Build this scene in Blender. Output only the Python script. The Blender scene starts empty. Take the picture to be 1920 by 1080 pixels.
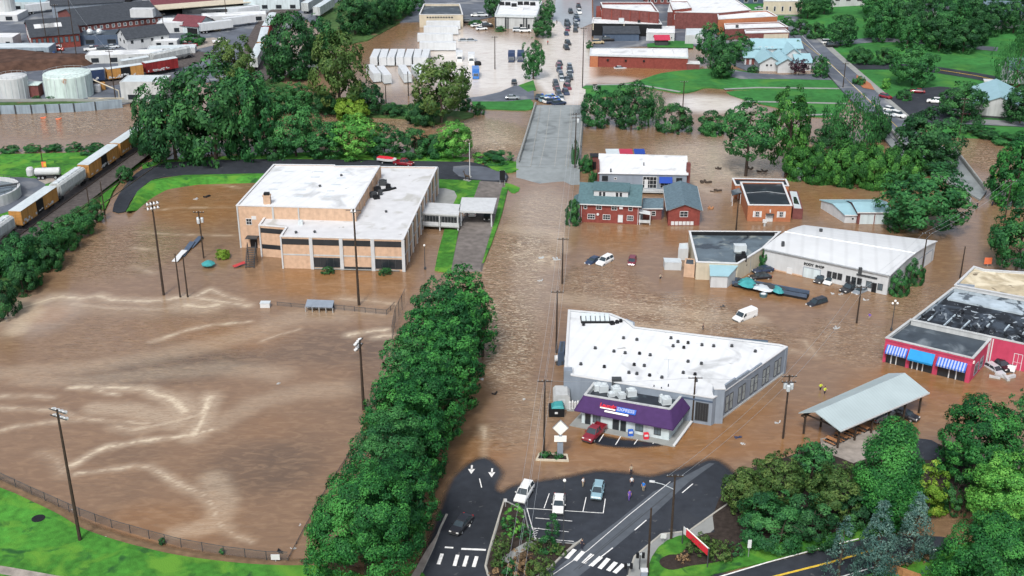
import bpy, math, random
import numpy as np
from mathutils import Vector, Matrix
from math import sin, cos, pi, radians
rnd = random.Random(11); rng = np.random.default_rng(11)
S = bpy.context.scene; COL = S.collection

# ---------------------------------------------------------------- camera, sky, sun, exposure
CAMZ = 100.0; PITCH = radians(24); FPX = 2236.0
cd = bpy.data.cameras.new('camera'); cam = bpy.data.objects.new('camera', cd); COL.objects.link(cam)
cam.location = (0, 0, CAMZ); cam.rotation_euler = (pi/2 - PITCH, 0, 0)
cd.sensor_width = 36; cd.lens = 36*FPX/1920; cd.clip_end = 9000; cd.clip_start = 1
S.camera = cam
SUN_EL, SUN_AZ = radians(50), radians(197)          # high sun behind cloud, over the camera's shoulder
W = bpy.data.worlds.new('World'); S.world = W; W.use_nodes = True
nt = W.node_tree; bg = nt.nodes['Background']
sky = nt.nodes.new('ShaderNodeTexSky'); sky.sky_type = 'NISHITA'; sky.sun_disc = False
sky.sun_elevation = SUN_EL; sky.sun_rotation = SUN_AZ; sky.air_density = 1.0; sky.dust_density = 4.0
hs = nt.nodes.new('ShaderNodeHueSaturation'); hs.inputs['Saturation'].default_value = .62
nt.links.new(sky.outputs[0], hs.inputs['Color']); nt.links.new(hs.outputs[0], bg.inputs['Color'])
bg.inputs['Strength'].default_value = .15
sl = bpy.data.lights.new('sun', 'SUN'); sl.energy = 2.1; sl.angle = radians(11); sl.color = (1, .985, .96)
so = bpy.data.objects.new('sun', sl); COL.objects.link(so)
so.rotation_euler = (pi/2 - SUN_EL, 0, pi - SUN_AZ)
S.view_settings.view_transform = 'Standard'; S.view_settings.look = 'None'
S.view_settings.exposure = 0.30; S.view_settings.gamma = 1

# ---------------------------------------------------------------- photo pixel (1920x1080) -> point in the place
_F = Vector((0, cos(PITCH), -sin(PITCH))); _U = Vector((0, sin(PITCH), cos(PITCH)))
def ray(u, v): return Vector(((u-960)/FPX, 0, 0)) + _U*((540-v)/FPX) + _F
def G(u, v, z=0.0):
    d = ray(u, v); t = (z-CAMZ)/d.z
    return Vector((d.x*t, d.y*t, z))
def hgt(u, v, v2, z=0.0):
    p = G(u, v, z); d = ray(u, v2)
    return CAMZ + d.z*p.y/d.y
def pxm(v): return (v+460)*.9135/100           # pixels per metre across, at a ground row

# ---------------------------------------------------------------- mesh builder
SPLIT = set('post pilaster pier clerestory spandrel_band window_ledge balustrade glazing_bar porch_post downpipe shutter garage_door loading_bay arch wall_opening expansion_joint kerb window_mullion opening roof_beam stepped_parapet shopfront sheet_pile rooftop_unit rubble end_frame insulator roof_rib lane_line window door pipe sign_panel sign_post parapet_post pink_front panel'.split())
class MB:
    def __init__(s): s.v = []; s.f = []; s.m = []; s.cur = 0; s.cuts = []
    def add(s, vs, fs):
        o = len(s.v); s.cuts.append((o, len(s.f))); s.v += [tuple(p) for p in vs]
        s.f += [tuple(i+o for i in f) for f in fs]; s.m += [s.cur]*len(fs); return s
    def poly(s, pts): return s.add(pts, [tuple(range(len(pts)))])
    def obox(s, o, a, b, c):
        o, a, b, c = Vector(o), Vector(a), Vector(b), Vector(c)
        if a.cross(b).dot(c) < 0: a, b = b, a
        return s.add([o, o+a, o+a+b, o+b, o+c, o+a+c, o+a+b+c, o+b+c],
                     [(3,2,1,0),(4,5,6,7),(0,1,5,4),(1,2,6,5),(2,3,7,6),(3,0,4,7)])
    def box(s, x, y, z, lx, ly, h, rz=0):
        a = Vector((cos(rz), sin(rz), 0)); b = Vector((-sin(rz), cos(rz), 0))
        return s.obox(Vector((x,y,z)) - a*lx/2 - b*ly/2, a*lx, b*ly, Vector((0,0,h)))
    def prism(s, P, z0, z1, top=True, bot=False):
        P = ccw(P); n = len(P)
        vs = [(p[0],p[1],z0) for p in P] + [(p[0],p[1],z1) for p in P]
        fs = [(i,(i+1)%n,n+(i+1)%n,n+i) for i in range(n)]
        if top: fs.append(tuple(range(n, 2*n)))
        if bot: fs.append(tuple(range(n-1, -1, -1)))
        return s.add(vs, fs)
    def rings(s, R, cap=True, close=True):
        n = len(R[0]); vs = [p for r in R for p in r]; fs = []
        for k in range(len(R)-1):
            for i in range(n if close else n-1):
                j = (i+1) % n
                fs.append((k*n+i, k*n+j, (k+1)*n+j, (k+1)*n+i))
        if cap and close: fs += [tuple(range(n-1,-1,-1)), tuple((len(R)-1)*n+i for i in range(n))]
        return s.add(vs, fs)
    def tube(s, pts, r, n=6, cap=True):
        pts = [Vector(p) for p in pts]; rr = r if isinstance(r, (list,tuple)) else [r]*len(pts); R = []
        for i, p in enumerate(pts):
            d = (pts[min(i+1,len(pts)-1)] - pts[max(i-1,0)])
            if d.length < 1e-6: d = Vector((0,0,1))
            d.normalize(); a = d.orthogonal() if abs(d.z) < .9 else d.cross(Vector((0,1,0)))
            a.normalize(); b = d.cross(a)
            R.append([p + a*rr[i]*cos(2*pi*k/n) + b*rr[i]*sin(2*pi*k/n) for k in range(n)])
        return s.rings(R, cap)
    def lathe(s, prof, c=(0,0,0), n=12):
        return s.rings([[(c[0]+r*cos(2*pi*k/n), c[1]+r*sin(2*pi*k/n), c[2]+z) for k in range(n)] for r, z in prof])
    def ball(s, c, rx, ry, rz, n=8, m=5):
        return s.rings([[(c[0]+rx*max(.02,sin(pi*j/m))*cos(2*pi*k/n), c[1]+ry*max(.02,sin(pi*j/m))*sin(2*pi*k/n), c[2]-rz*cos(pi*j/m))
                         for k in range(n)] for j in range(m+1)])
    def build(s, name, mats, parent=None, smooth=False, org=None):
        if name in SPLIT and parent and len(s.cuts) > 1:          # several loose pieces of one kind: each its own part
            C = s.cuts+[(len(s.v), len(s.f))]; r = None
            for (v0, f0), (v1, f1) in zip(C, C[1:]):
                q = MB(); q.v = s.v[v0:v1]; q.f = [tuple(i-v0 for i in f) for f in s.f[f0:f1]]; q.m = s.m[f0:f1]; q.cuts = [(0,0)]
                r = q.build(name, mats, parent, smooth, org)
            return r
        o3 = org if org is not None else ORG.get(parent.name if parent else '', Vector((0,0,0)))
        me = bpy.data.meshes.new(name)
        me.from_pydata([(x-o3[0], y-o3[1], z-o3[2]) for x, y, z in s.v], [], s.f)
        mats = mats if isinstance(mats, (list,tuple)) else [mats]
        for q in mats: me.materials.append(q)
        if len(mats) > 1: me.polygons.foreach_set('material_index', s.m)
        if smooth: me.polygons.foreach_set('use_smooth', [True]*len(me.polygons))
        me.update()
        return link(name, me, parent, o3)
ORG = {}; KIDS = {}
def link(name, me, parent=None, org=None):
    o = bpy.data.objects.new(name, me); COL.objects.link(o)
    o3 = Vector(org) if org is not None else Vector((0,0,0)); ORG[o.name] = o3
    if parent: o.parent = parent; KIDS.setdefault(parent.name, []).append(o)
    else: o.location = o3
    return o
def tag(o, label, cat, group=None, kind=None):
    if label: o['label'] = label
    if cat: o['category'] = cat
    if group: o['group'] = group
    if kind: o['kind'] = kind
    return o
def thing(name, label, cat, loc=(0,0,0), group=None):
    o = bpy.data.objects.new(name, None); COL.objects.link(o); o.empty_display_size = .5
    o.location = loc; ORG[o.name] = Vector(loc)
    return tag(o, label, cat, group)
def struct(mb, name, m, kind='structure'):
    o = mb.build(name, m); o['kind'] = kind; return o
def dup(root, loc, rz=0, label=None, group=None, mats=None, scale=None):
    def cp(o, par):
        c = o.copy(); COL.objects.link(c)
        if par: c.parent = par; KIDS.setdefault(par.name, []).append(c)
        if mats and o.type == 'MESH':
            base = o.name.split('.')[0]
            if base in mats and c.material_slots:
                c.material_slots[0].link = 'OBJECT'; c.material_slots[0].material = mats[base]
        for k in KIDS.get(o.name, []): cp(k, c)
        return c
    r = cp(root, None); place(r, loc, rz, label, group, scale); return r
def place(r, loc, rz=0, label=None, group=None, scale=None):
    r.location = loc; r.rotation_euler = (0, 0, rz) if not isinstance(rz, tuple) else rz
    if label: r['label'] = label
    if group: r['group'] = group
    if scale: r.scale = scale if isinstance(scale, (tuple,list)) else (scale,)*3
    return r
def npmesh(name, co, quads, mats, parent=None, org=None):
    me = bpy.data.meshes.new(name); n = len(co); q = len(quads); k = quads.shape[1]
    me.vertices.add(n); me.vertices.foreach_set('co', np.asarray(co, np.float32).ravel())
    me.loops.add(q*k); me.loops.foreach_set('vertex_index', quads.astype(np.int32).ravel())
    me.polygons.add(q); me.polygons.foreach_set('loop_start', np.arange(0, q*k, k, dtype=np.int32))
    for m_ in (mats if isinstance(mats, (list,tuple)) else [mats]): me.materials.append(m_)
    me.update(calc_edges=True); me.validate()
    return me
# polygon helpers
def area(P): return .5*sum(P[i][0]*P[(i+1)%len(P)][1]-P[(i+1)%len(P)][0]*P[i][1] for i in range(len(P)))
def ccw(P): return list(P) if area(P) > 0 else list(reversed(P))
def off(P, d):
    """offset a polygon outwards by d"""
    rev = area(P) < 0; Q = list(reversed(P)) if rev else list(P); n = len(Q); R = []
    for i in range(n):
        p0, p1, p2 = Vector(Q[i-1][:2]), Vector(Q[i][:2]), Vector(Q[(i+1)%n][:2])
        e1 = (p1-p0).normalized(); e2 = (p2-p1).normalized()
        n1 = Vector((e1.y,-e1.x)); n2 = Vector((e2.y,-e2.x)); k = 1+n1.dot(n2)
        R.append(p1 + (n1+n2)*(d/max(k,.25)))
    return list(reversed(R)) if rev else R
def smooth_poly(P, k=3):
    """Catmull-Rom through the corners of a closed outline"""
    n = len(P); R = []
    for i in range(n):
        a, b, c, d = (Vector(P[(i+j-1)%n][:2]) for j in range(4))
        for t in (x/k for x in range(k)):
            R.append(.5*((2*b)+(c-a)*t+(2*a-5*b+4*c-d)*t*t+(3*b-3*c+d-a)*t*t*t))
    return R
def px(L, z=0): return [G(u, v, z).xy for u, v in L]

# ---------------------------------------------------------------- materials (procedural)
M = {}
def new_mat(name):
    m_ = bpy.data.materials.new(name); m_.use_nodes = True; n = m_.node_tree.nodes
    return m_, m_.node_tree, n, n['Principled BSDF']
def L_(nt, a, b): nt.links.new(a, b)
def mat(name, col, rough=.75, var=.15, scale=.8, metal=0, bump=0, streak=0, seam=None, spots=None, coat=0, spec=None, big=0):
    m_, nt, N, P = new_mat(name); M[name] = m_
    P.inputs['Roughness'].default_value = rough; P.inputs['Metallic'].default_value = metal
    if coat: P.inputs['Coat Weight'].default_value = coat; P.inputs['Coat Roughness'].default_value = .05
    P.inputs['Specular IOR Level'].default_value = .22 if spec is None and rough > .42 else .5
    if spec is not None: P.inputs['Specular IOR Level'].default_value = spec
    geo = N.new('ShaderNodeNewGeometry'); pos = geo.outputs['Position']
    rgb = N.new('ShaderNodeRGB'); rgb.outputs[0].default_value = (*col, 1); out = rgb.outputs[0]
    def noise(sc, det=5, vec=pos, dist=0):
        q = N.new('ShaderNodeTexNoise'); q.inputs['Scale'].default_value = sc; q.inputs['Detail'].default_value = det
        q.inputs['Distortion'].default_value = dist; L_(nt, vec, q.inputs['Vector']); return q.outputs['Fac']
    def rng_(fac, a, b, lo, hi):
        q = N.new('ShaderNodeMapRange'); L_(nt, fac, q.inputs[0])
        for i, x in enumerate((a, b, lo, hi)): q.inputs[i+1].default_value = x
        return q.outputs[0]
    def mul(out, fac):
        q = N.new('ShaderNodeMix'); q.data_type = 'RGBA'; q.blend_type = 'MULTIPLY'; q.inputs[0].default_value = 1
        L_(nt, out, q.inputs['A']); L_(nt, fac, q.inputs['B']); return q.outputs['Result']
    def blend(out, col2, fac):
        q = N.new('ShaderNodeMix'); q.data_type = 'RGBA'; L_(nt, fac, q.inputs[0])
        L_(nt, out, q.inputs['A']); q.inputs['B'].default_value = (*col2, 1); return q.outputs['Result']
    n1 = noise(scale)
    if var: out = mul(out, rng_(n1, .25, .75, 1-var, 1+var))
    if big: out = mul(out, rng_(noise(.06, 3), .3, .7, 1-big, 1+big))
    if streak:
        mp = N.new('ShaderNodeMapping'); mp.inputs['Scale'].default_value = (1.3, 1.3, .12); L_(nt, pos, mp.inputs[0])
        out = mul(out, rng_(noise(1, 4, mp.outputs[0]), .45, .75, 1, 1-streak))
    if spots:                                    # (colour, scale, threshold, softness)
        for c2, sc, th, sf in spots: out = blend(out, c2, rng_(noise(sc, 6, pos, .6), th, th+sf, 0, 1))
    if seam:                                     # standing seams: spacing, direction
        mp = N.new('ShaderNodeMapping'); mp.inputs['Rotation'].default_value = (0, 0, -seam[1]); L_(nt, pos, mp.inputs[0])
        w = N.new('ShaderNodeTexWave'); w.inputs['Scale'].default_value = .314/seam[0]; w.bands_direction = 'X'; L_(nt, mp.outputs[0], w.inputs[0])
        out = mul(out, rng_(w.outputs['Fac'], 0, .25, seam[2] if len(seam) > 2 else .72, 1))
    L_(nt, out, P.inputs['Base Color'])
    if bump:
        b = N.new('ShaderNodeBump'); b.inputs['Strength'].default_value = bump; b.inputs['Distance'].default_value = .1
        L_(nt, noise(scale*6, 4), b.inputs['Height']); L_(nt, b.outputs[0], P.inputs['Normal'])
    return m_
for a in [
  ('tan_brick', (.50,.345,.24), .85, .14, 1.2, 0, .1, .12), ('red_brick', (.20,.052,.042), .85, .22, 1.5, 0, .1, .1),
  ('orange_brick', (.36,.14,.07), .85, .15, 1.5, 0, .1, .1), ('dark_brick', (.16,.06,.055), .85, .25, 1.2, 0, .1, .15),
  ('white_wall', (.48,.50,.51), .7, .08, .6, 0, 0, .12), ('cream_wall', (.50,.45,.35), .75, .1, .6, 0, 0, .15),
  ('grey_wall', (.22,.26,.31), .7, .1, .6, 0, 0, .15), ('pale_wall', (.44,.46,.46), .7, .1, .5, 0, 0, .2),
  ('slate_wall', (.07,.10,.15), .6, .15, .6, 0, 0, .15), ('pink_wall', (.46,.055,.11), .7, .12, .7, 0, 0, .15),
  ('purple_roof', (.055,.026,.095), .8, .12, 1.2, 0, .1), ('teal_shingle', (.075,.135,.15), .85, .22, 1.8, 0, .2),
  ('slate_shingle', (.10,.15,.18), .85, .25, 1.6, 0, .2), ('dark_shingle', (.045,.052,.062), .8, .25, 1.0, 0, .2),
  ('black_shingle', (.02,.022,.026), .7, .3, 1.0), ('maroon_shingle', (.14,.045,.055), .8, .2, 1.),
  ('blue_metal', (.26,.42,.47), .45, .08, .5), ('black', (.012,.013,.015), .6, .3, 2), ('dark_metal', (.05,.055,.06), .5, .2, 1),
  ('steel', (.42,.45,.47), .4, .12, 2, .5), ('galv', (.55,.6,.62), .45, .1, 1, .2), ('wood_pole', (.045,.033,.025), .9, .3, 3),
  ('wood', (.35,.17,.08), .8, .25, 2), ('white_trim', (.56,.575,.58), .6, .05, 1), ('concrete', (.25,.26,.25), .85, .14, .5, 0, .1),
  ('kerb', (.36,.35,.31), .85, .15, .8), ('line_white', (.72,.72,.70), .7, .25, 2.5), ('line_yellow', (.62,.42,.05), .7, .25, 2.5),
  ('rubber', (.015,.015,.016), .8, .2, 3), ('mulch', (.035,.027,.023), .95, .45, 1.6, 0, .5), ('soil', (.075,.042,.03), .95, .5, .35, 0, .5),
  ('ballast', (.085,.075,.072), .95, .35, 1.2, 0, .5), ('rail_steel', (.15,.12,.10), .5, .2, 1, .6),
  ('teal_tarp', (.05,.27,.28), .5, .2, 1), ('awning_pale', (.34,.40,.58), .8, .1, 2), ('blue_cloth', (.02,.06,.30), .8, .1, 1), ('sky_cloth', (.02,.24,.52), .7, .08, 1),
  ('red_sign', (.60,.03,.05), .6, .15, 2), ('sign_white', (.80,.80,.74), .5, .06, 2), ('sign_blue', (.035,.12,.48), .5, .1, 2),
  ('sign_orange', (.75,.18,.08), .6, .1, 2), ('hopper_paint', (.46,.49,.49), .55, .12, .5, 0, 0, .3), ('boxcar_yellow', (.46,.24,.075), .6, .14, .6, 0, 0, .25),
  ('boxcar_red', (.24,.028,.03), .6, .2, .6, 0, 0, .3), ('navy_paint', (.03,.05,.11), .5, .2, .6), ('red_roof', (.38,.035,.07), .6, .1, 1),
  ('trailer_white', (.55,.58,.60), .5, .06, .5, 0, 0, .12), ('skin', (.45,.27,.19), .6, .05, 4), ('hair', (.04,.025,.02), .7, .2, 6),
  ('hivis', (.60,.72,.06), .7, .08, 4), ('cloth_white', (.7,.7,.7), .8, .1, 4), ('cloth_blue', (.03,.20,.65), .8, .1, 4),
  ('cloth_dark', (.03,.03,.045), .8, .1, 4), ('cloth_purple', (.16,.09,.40), .8, .1, 4), ('cloth_khaki', (.35,.30,.22), .8, .1, 4), ('cloth_red', (.4,.05,.05), .8, .1, 4),
  ('bark', (.065,.05,.04), .95, .35, 2.5, 0, .5), ('wall_sheet', (.24,.30,.35), .6, .15, .4, 0, 0, .3), ('pale_blue_wall', (.50,.58,.60), .6, .1, .4, 0, 0, .25),
]: mat(*a)
mat('white_roof', (.64,.66,.67), .6, .07, .35, big=.05, seam=(2.2, radians(-22), .95), spots=[((.44,.455,.46), .16, .57, .12), ((.33,.33,.32), .5, .70, .05)])
mat('school_roof', (.535,.545,.555), .7, .10, .4, spots=[((.40,.40,.38), .18, .57, .10), ((.20,.19,.16), .5, .70, .06)])
mat('barrel_roof', (.535,.555,.565), .55, .05, .3, big=.04, seam=(3.0, radians(-14), .92), spots=[((.5,.5,.49), .3, .66, .1)])
mat('dark_roof', (.05,.065,.08), .55, .3, .4, spots=[((.16,.19,.21), .2, .55, .12)])
mat('wet_roof', (.09,.12,.14), .25, .3, .3, spots=[((.22,.25,.24), .25, .52, .1), ((.03,.04,.05), .12, .55, .08)])
mat('black_roof', (.016,.02,.028), .4, .4, .5, spots=[((.06,.085,.10), .3, .58, .1)])
mat('gravel_roof', (.42,.36,.25), .9, .25, .6, spots=[((.62,.56,.42), .2, .5, .12), ((.16,.13,.09), .35, .62, .06)])
mat('char_roof', (.016,.019,.024), .6, .5, .6, bump=.6, spots=[((.05,.065,.085), .2, .5, .1), ((.34,.39,.43), .8, .60, .05)])
mat('ash_roof', (.36,.43,.48), .7, .25, .5, spots=[((.08,.10,.12), .35, .56, .06)])
mat('metal_roof', (.37,.445,.455), .4, .08, .3, seam=(.6, radians(28), .9), spots=[((.30,.40,.43), .25, .6, .1)])
mat('pale_metal', (.50,.56,.58), .45, .1, .4, streak=.1)
mat('rust_tank', (.54,.65,.62), .6, .12, .3, streak=.35, spots=[((.34,.16,.08), .12, .64, .05)])
mat('asphalt', (.029,.034,.043), .8, .2, .7, bump=.15, big=.25, spots=[((.038,.043,.052), .1, .56, .12), ((.085,.088,.092), .9, .66, .06)])
mat('wet_asphalt', (.018,.021,.028), .45, .25, .6, big=.3)
mat('worn_asphalt', (.078,.090,.105), .75, .15, .8, big=.15)
mat('old_asphalt', (.10,.115,.14), .8, .2, .3, big=.2, spots=[((.21,.22,.23), .08, .55, .1)])
mat('deck', (.22,.245,.25), .7, .15, .5, big=.12, spots=[((.10,.115,.12), .12, .52, .15)])
mat('wet_street', (.30,.335,.36), .35, .1, .5, big=.1)
mat('gravel', (.28,.25,.22), .95, .3, .8, bump=.3)
mat('drive', (.15,.135,.125), .9, .3, .7, big=.2)
mat('grass', (.045,.175,.022), .95, .35, .9, bump=.6, big=.28, spots=[((.10,.25,.028), .22, .50, .15), ((.02,.085,.02), .3, .58, .10)])
mat('lawn', (.032,.150,.034), .95, .25, .5, bump=.4, big=.25, spots=[((.065,.20,.035), .1, .52, .2)])
mat('rough_grass', (.05,.105,.03), .95, .4, .5, bump=.5, big=.2, spots=[((.14,.11,.06), .2, .58, .1)])
mat('far_ground', (.06,.10,.05), .95, .3, .02, spots=[((.14,.15,.15), .01, .55, .1)])
mat('mud_bank', (.16,.105,.06), .9, .3, .8, bump=.3)
mat('flower', (.55,.28,.03), .8, .3, 3)
def glass(name, col, rough=.1):
    m_ = mat(name, col, rough, .2, .5); return m_
glass('dark_glass', (.02,.025,.03)); glass('grey_glass', (.10,.13,.15), .15); glass('pale_glass', (.40,.46,.47), .2)
glass('car_glass', (.03,.045,.055), .06)
def paint(name, col): return mat(name, col, .35, .04, 1, coat=.6)
for n_, c_ in dict(car_white=(.72,.73,.72), car_black=(.012,.012,.015), car_blue=(.22,.36,.42), car_red=(.20,.012,.022), car_grey=(.22,.25,.28),
                   car_silver=(.45,.49,.52), car_maroon=(.16,.02,.035), car_darkblue=(.02,.035,.075), truck_blue=(.03,.16,.48), car_orange=(.55,.09,.06),
                   car_gold=(.45,.36,.22)).items(): paint(n_, c_)
mat('lamp_clear', (.75,.75,.72), .2, 0); mat('lamp_red', (.4,.01,.01), .25, 0)

# chain link: fine wire, mostly see-through
m_, nt, N, P = new_mat('chain_link'); M['chain_link'] = m_
P.inputs['Base Color'].default_value = (.10,.10,.10,1); P.inputs['Roughness'].default_value = .6; P.inputs['Alpha'].default_value = .30

# leaves: one material per foliage tone, clumps vary through the mesh's own attribute
def leaf(name, dark, mid, light, rough=.6):
    m_, nt, N, P = new_mat(name); M[name] = m_
    at = N.new('ShaderNodeAttribute'); at.attribute_name = 'tint'
    oi = N.new('ShaderNodeObjectInfo')
    ad = N.new('ShaderNodeMath'); ad.operation = 'MULTIPLY_ADD'; L_(nt, oi.outputs['Random'], ad.inputs[0]); ad.inputs[1].default_value = .22; L_(nt, at.outputs['Fac'], ad.inputs[2])
    su = N.new('ShaderNodeMath'); su.operation = 'SUBTRACT'; L_(nt, ad.outputs[0], su.inputs[0]); su.inputs[1].default_value = .11
    cr = N.new('ShaderNodeValToRGB'); e = cr.color_ramp.elements
    e[0].position = .1; e[0].color = (*dark,1); e[1].position = .9; e[1].color = (*light,1)
    q = e.new(.5); q.color = (*mid,1)
    L_(nt, su.outputs[0], cr.inputs[0]); L_(nt, cr.outputs[0], P.inputs['Base Color'])
    P.inputs['Roughness'].default_value = rough; P.inputs['Specular IOR Level'].default_value = .18
    tr = N.new('ShaderNodeBsdfTranslucent'); L_(nt, cr.outputs[0], tr.inputs[0])
    mx = N.new('ShaderNodeMixShader'); mx.inputs[0].default_value = .12
    L_(nt, P.outputs[0], mx.inputs[1]); L_(nt, tr.outputs[0], mx.inputs[2]); L_(nt, mx.outputs[0], N['Material Output'].inputs[0])
leaf('leaf_street', (.008,.055,.018), (.019,.115,.028), (.062,.25,.05))
leaf('leaf_dark', (.011,.05,.02), (.024,.095,.032), (.058,.185,.052))
leaf('leaf_mid', (.013,.065,.026), (.028,.125,.036), (.06,.205,.056))
leaf('leaf_bright', (.035,.15,.03), (.08,.27,.045), (.17,.42,.075))
leaf('leaf_olive', (.03,.075,.02), (.06,.12,.03), (.11,.17,.045))
leaf('leaf_bamboo', (.012,.06,.016), (.035,.14,.028), (.10,.28,.05))
leaf('leaf_yellow', (.09,.20,.02), (.16,.29,.035), (.26,.38,.05))
leaf('leaf_spruce', (.03,.085,.075), (.066,.14,.12), (.14,.235,.20))
leaf('leaf_purple', (.02,.01,.016), (.045,.018,.03), (.08,.03,.05))
leaf('leaf_rust', (.10,.07,.04), (.20,.13,.07), (.30,.2,.1))
# ---------------------------------------------------------------- ground to the horizon
def grid_axis(segs):
    r = []
    for a, b, d in segs: r += list(np.arange(a, b, d))
    return np.array(r + [segs[-1][1]])
def gridmesh(name, xs, ys, zf, m_):
    X, Y = np.meshgrid(xs, ys); Z = zf(X, Y); co = np.stack([X.ravel(), Y.ravel(), Z.ravel()], 1)
    nx, ny = len(xs), len(ys); i = (np.arange(ny-1)[:,None]*nx + np.arange(nx-1)[None,:]).ravel()
    return npmesh(name, co, np.stack([i, i+1, i+nx+1, i+nx], 1), m_), co
def sstep(a, b, x): t = np.clip((x-a)/(b-a), 0, 1); return t*t*(3-2*t)
xs = grid_axis([(-4000,-400,300),(-400,400,20),(400,4000,300)]); ys = grid_axis([(-1500,60,120),(60,640,20),(640,7000,400)])
def gz(X, Y):
    d = np.maximum(np.abs(X)-330, np.maximum(Y-600, 40-Y)); return -2.5 + 2.9*sstep(-40, 10, d)
me, _ = gridmesh('ground', xs, ys, gz, M['far_ground']); link('ground', me)['kind'] = 'structure'

# ---------------------------------------------------------------- flood water
xs = grid_axis([(-380,-115,2.5),(-115,115,.55),(115,380,2.5)]); ys = grid_axis([(55,115,3),(115,270,.55),(270,430,1.3),(430,640,3)])
m_, nt, N, P = new_mat('muddy_water'); M['water'] = m_
geo = N.new('ShaderNodeNewGeometry'); pos = geo.outputs['Position']
def attr(n): q = N.new('ShaderNodeAttribute'); q.attribute_name = n; return q.outputs['Fac']
def mnode(op, a, b=None, c=None):
    q = N.new('ShaderNodeMath'); q.operation = op
    for i, x in enumerate((a, b, c)):
        if x is None: continue
        if isinstance(x, (int, float)): q.inputs[i].default_value = x
        else: L_(nt, x, q.inputs[i])
    return q.outputs[0]
def wnoise(scale, det=4, mapscale=None, rot=0, dist=0):
    q = N.new('ShaderNodeTexNoise'); q.inputs['Scale'].default_value = scale; q.inputs['Detail'].default_value = det; q.inputs['Distortion'].default_value = dist
    if mapscale:
        mp = N.new('ShaderNodeMapping'); mp.inputs['Scale'].default_value = mapscale; mp.inputs['Rotation'].default_value = (0,0,rot)
        L_(nt, pos, mp.inputs[0]); L_(nt, mp.outputs[0], q.inputs[0])
    else: L_(nt, pos, q.inputs[0])
    return q.outputs['Fac']
def mrange(f, a, b, lo=0, hi=1):
    q = N.new('ShaderNodeMapRange'); q.interpolation_type = 'SMOOTHSTEP'; L_(nt, f, q.inputs[0])
    for i, x in enumerate((a, b, lo, hi)): q.inputs[i+1].default_value = x
    return q.outputs[0]
def cmix(f, a, b):
    q = N.new('ShaderNodeMix'); q.data_type = 'RGBA'; L_(nt, f, q.inputs[0])
    for k, x in (('A', a), ('B', b)):
        if isinstance(x, tuple): q.inputs[k].default_value = (*x, 1)
        else: L_(nt, x, q.inputs[k])
    return q.outputs['Result']
aM, aF, aR, aD, aP = attr('mud'), attr('foam'), attr('rough'), attr('silt'), attr('pale')
big = wnoise(.045, 4, dist=1.5); mid = wnoise(.35, 5, (1, 2.2, 1), .25, 1.0)
mud = mnode('ADD', aM, mnode('MULTIPLY_ADD', big, .9, -.45))
c = cmix(mrange(mud, 0, 1), (.195,.120,.070), (.228,.114,.044))
c = cmix(aD, c, (.125,.080,.050))                               # darker, greyer silt tongues
c = cmix(mrange(mid, .40, .75, 0, .26), c, (.40,.265,.155))
streak = wnoise(1.1, 5, (.55, 2.6, 1), .2, 1.6)
dk = wnoise(.22, 6, (.6, 2.4, 1), .15, 2.2); c = cmix(mrange(dk, .50, .72, 0, .28), c, (.115,.076,.048))
c = cmix(mnode('MULTIPLY', aP, mrange(wnoise(.25, 3, (1, 2.5, 1), .2, 1.), .25, .6, .72, .95)), c, (.64,.60,.55))  # sky sheen on the far water, plus some froth, mixed into base colour
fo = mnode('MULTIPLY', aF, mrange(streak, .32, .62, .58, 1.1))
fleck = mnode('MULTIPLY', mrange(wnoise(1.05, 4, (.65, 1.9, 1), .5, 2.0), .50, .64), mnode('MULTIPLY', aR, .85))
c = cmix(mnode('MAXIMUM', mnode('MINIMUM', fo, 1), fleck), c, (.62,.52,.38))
L_(nt, c, P.inputs['Base Color']); P.inputs['IOR'].default_value = 1.33
P.inputs['Roughness'].default_value = .06; P.inputs['Specular IOR Level'].default_value = 1.0
al = mnode('ADD', attr('cover'), mnode('MULTIPLY_ADD', wnoise(.9, 4), .24, -.12)); L_(nt, mrange(al, .1, .9), P.inputs['Alpha'])
rip = mnode('ADD', mnode('MULTIPLY', wnoise(.9, 3, (.8, 1.9, 1), .3, .8), mnode('MULTIPLY_ADD', aR, 2.4, .12)), mnode('MULTIPLY', wnoise(2.6, 3, (.8, 1.6, 1), -.3, .5), mnode('MULTIPLY_ADD', aR, .28, .05)))
bp = N.new('ShaderNodeBump'); bp.inputs['Strength'].default_value = .8; bp.inputs['Distance'].default_value = .55
L_(nt, rip, bp.inputs['Height']); L_(nt, bp.outputs[0], P.inputs['Normal'])
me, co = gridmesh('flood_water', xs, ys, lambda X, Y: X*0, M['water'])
wx, wy = co[:,0], co[:,1]
def field(): return np.zeros(len(co))
def blob(f, u, v, ru, rv, val=1.0, rot=0):
    """a patch of the water, centre and reach read off the photo, kept as metres on the water"""
    c = G(u, v); s = pxm(v); a = ru/s; b = abs(G(u, v-rv).y-G(u, v+rv).y)/2
    dx, dy = wx-c.x, wy-c.y; r = np.hypot((dx*cos(rot)+dy*sin(rot))/a, (-dx*sin(rot)+dy*cos(rot))/b)
    f += val*sstep(1.0, .35, r)
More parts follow.
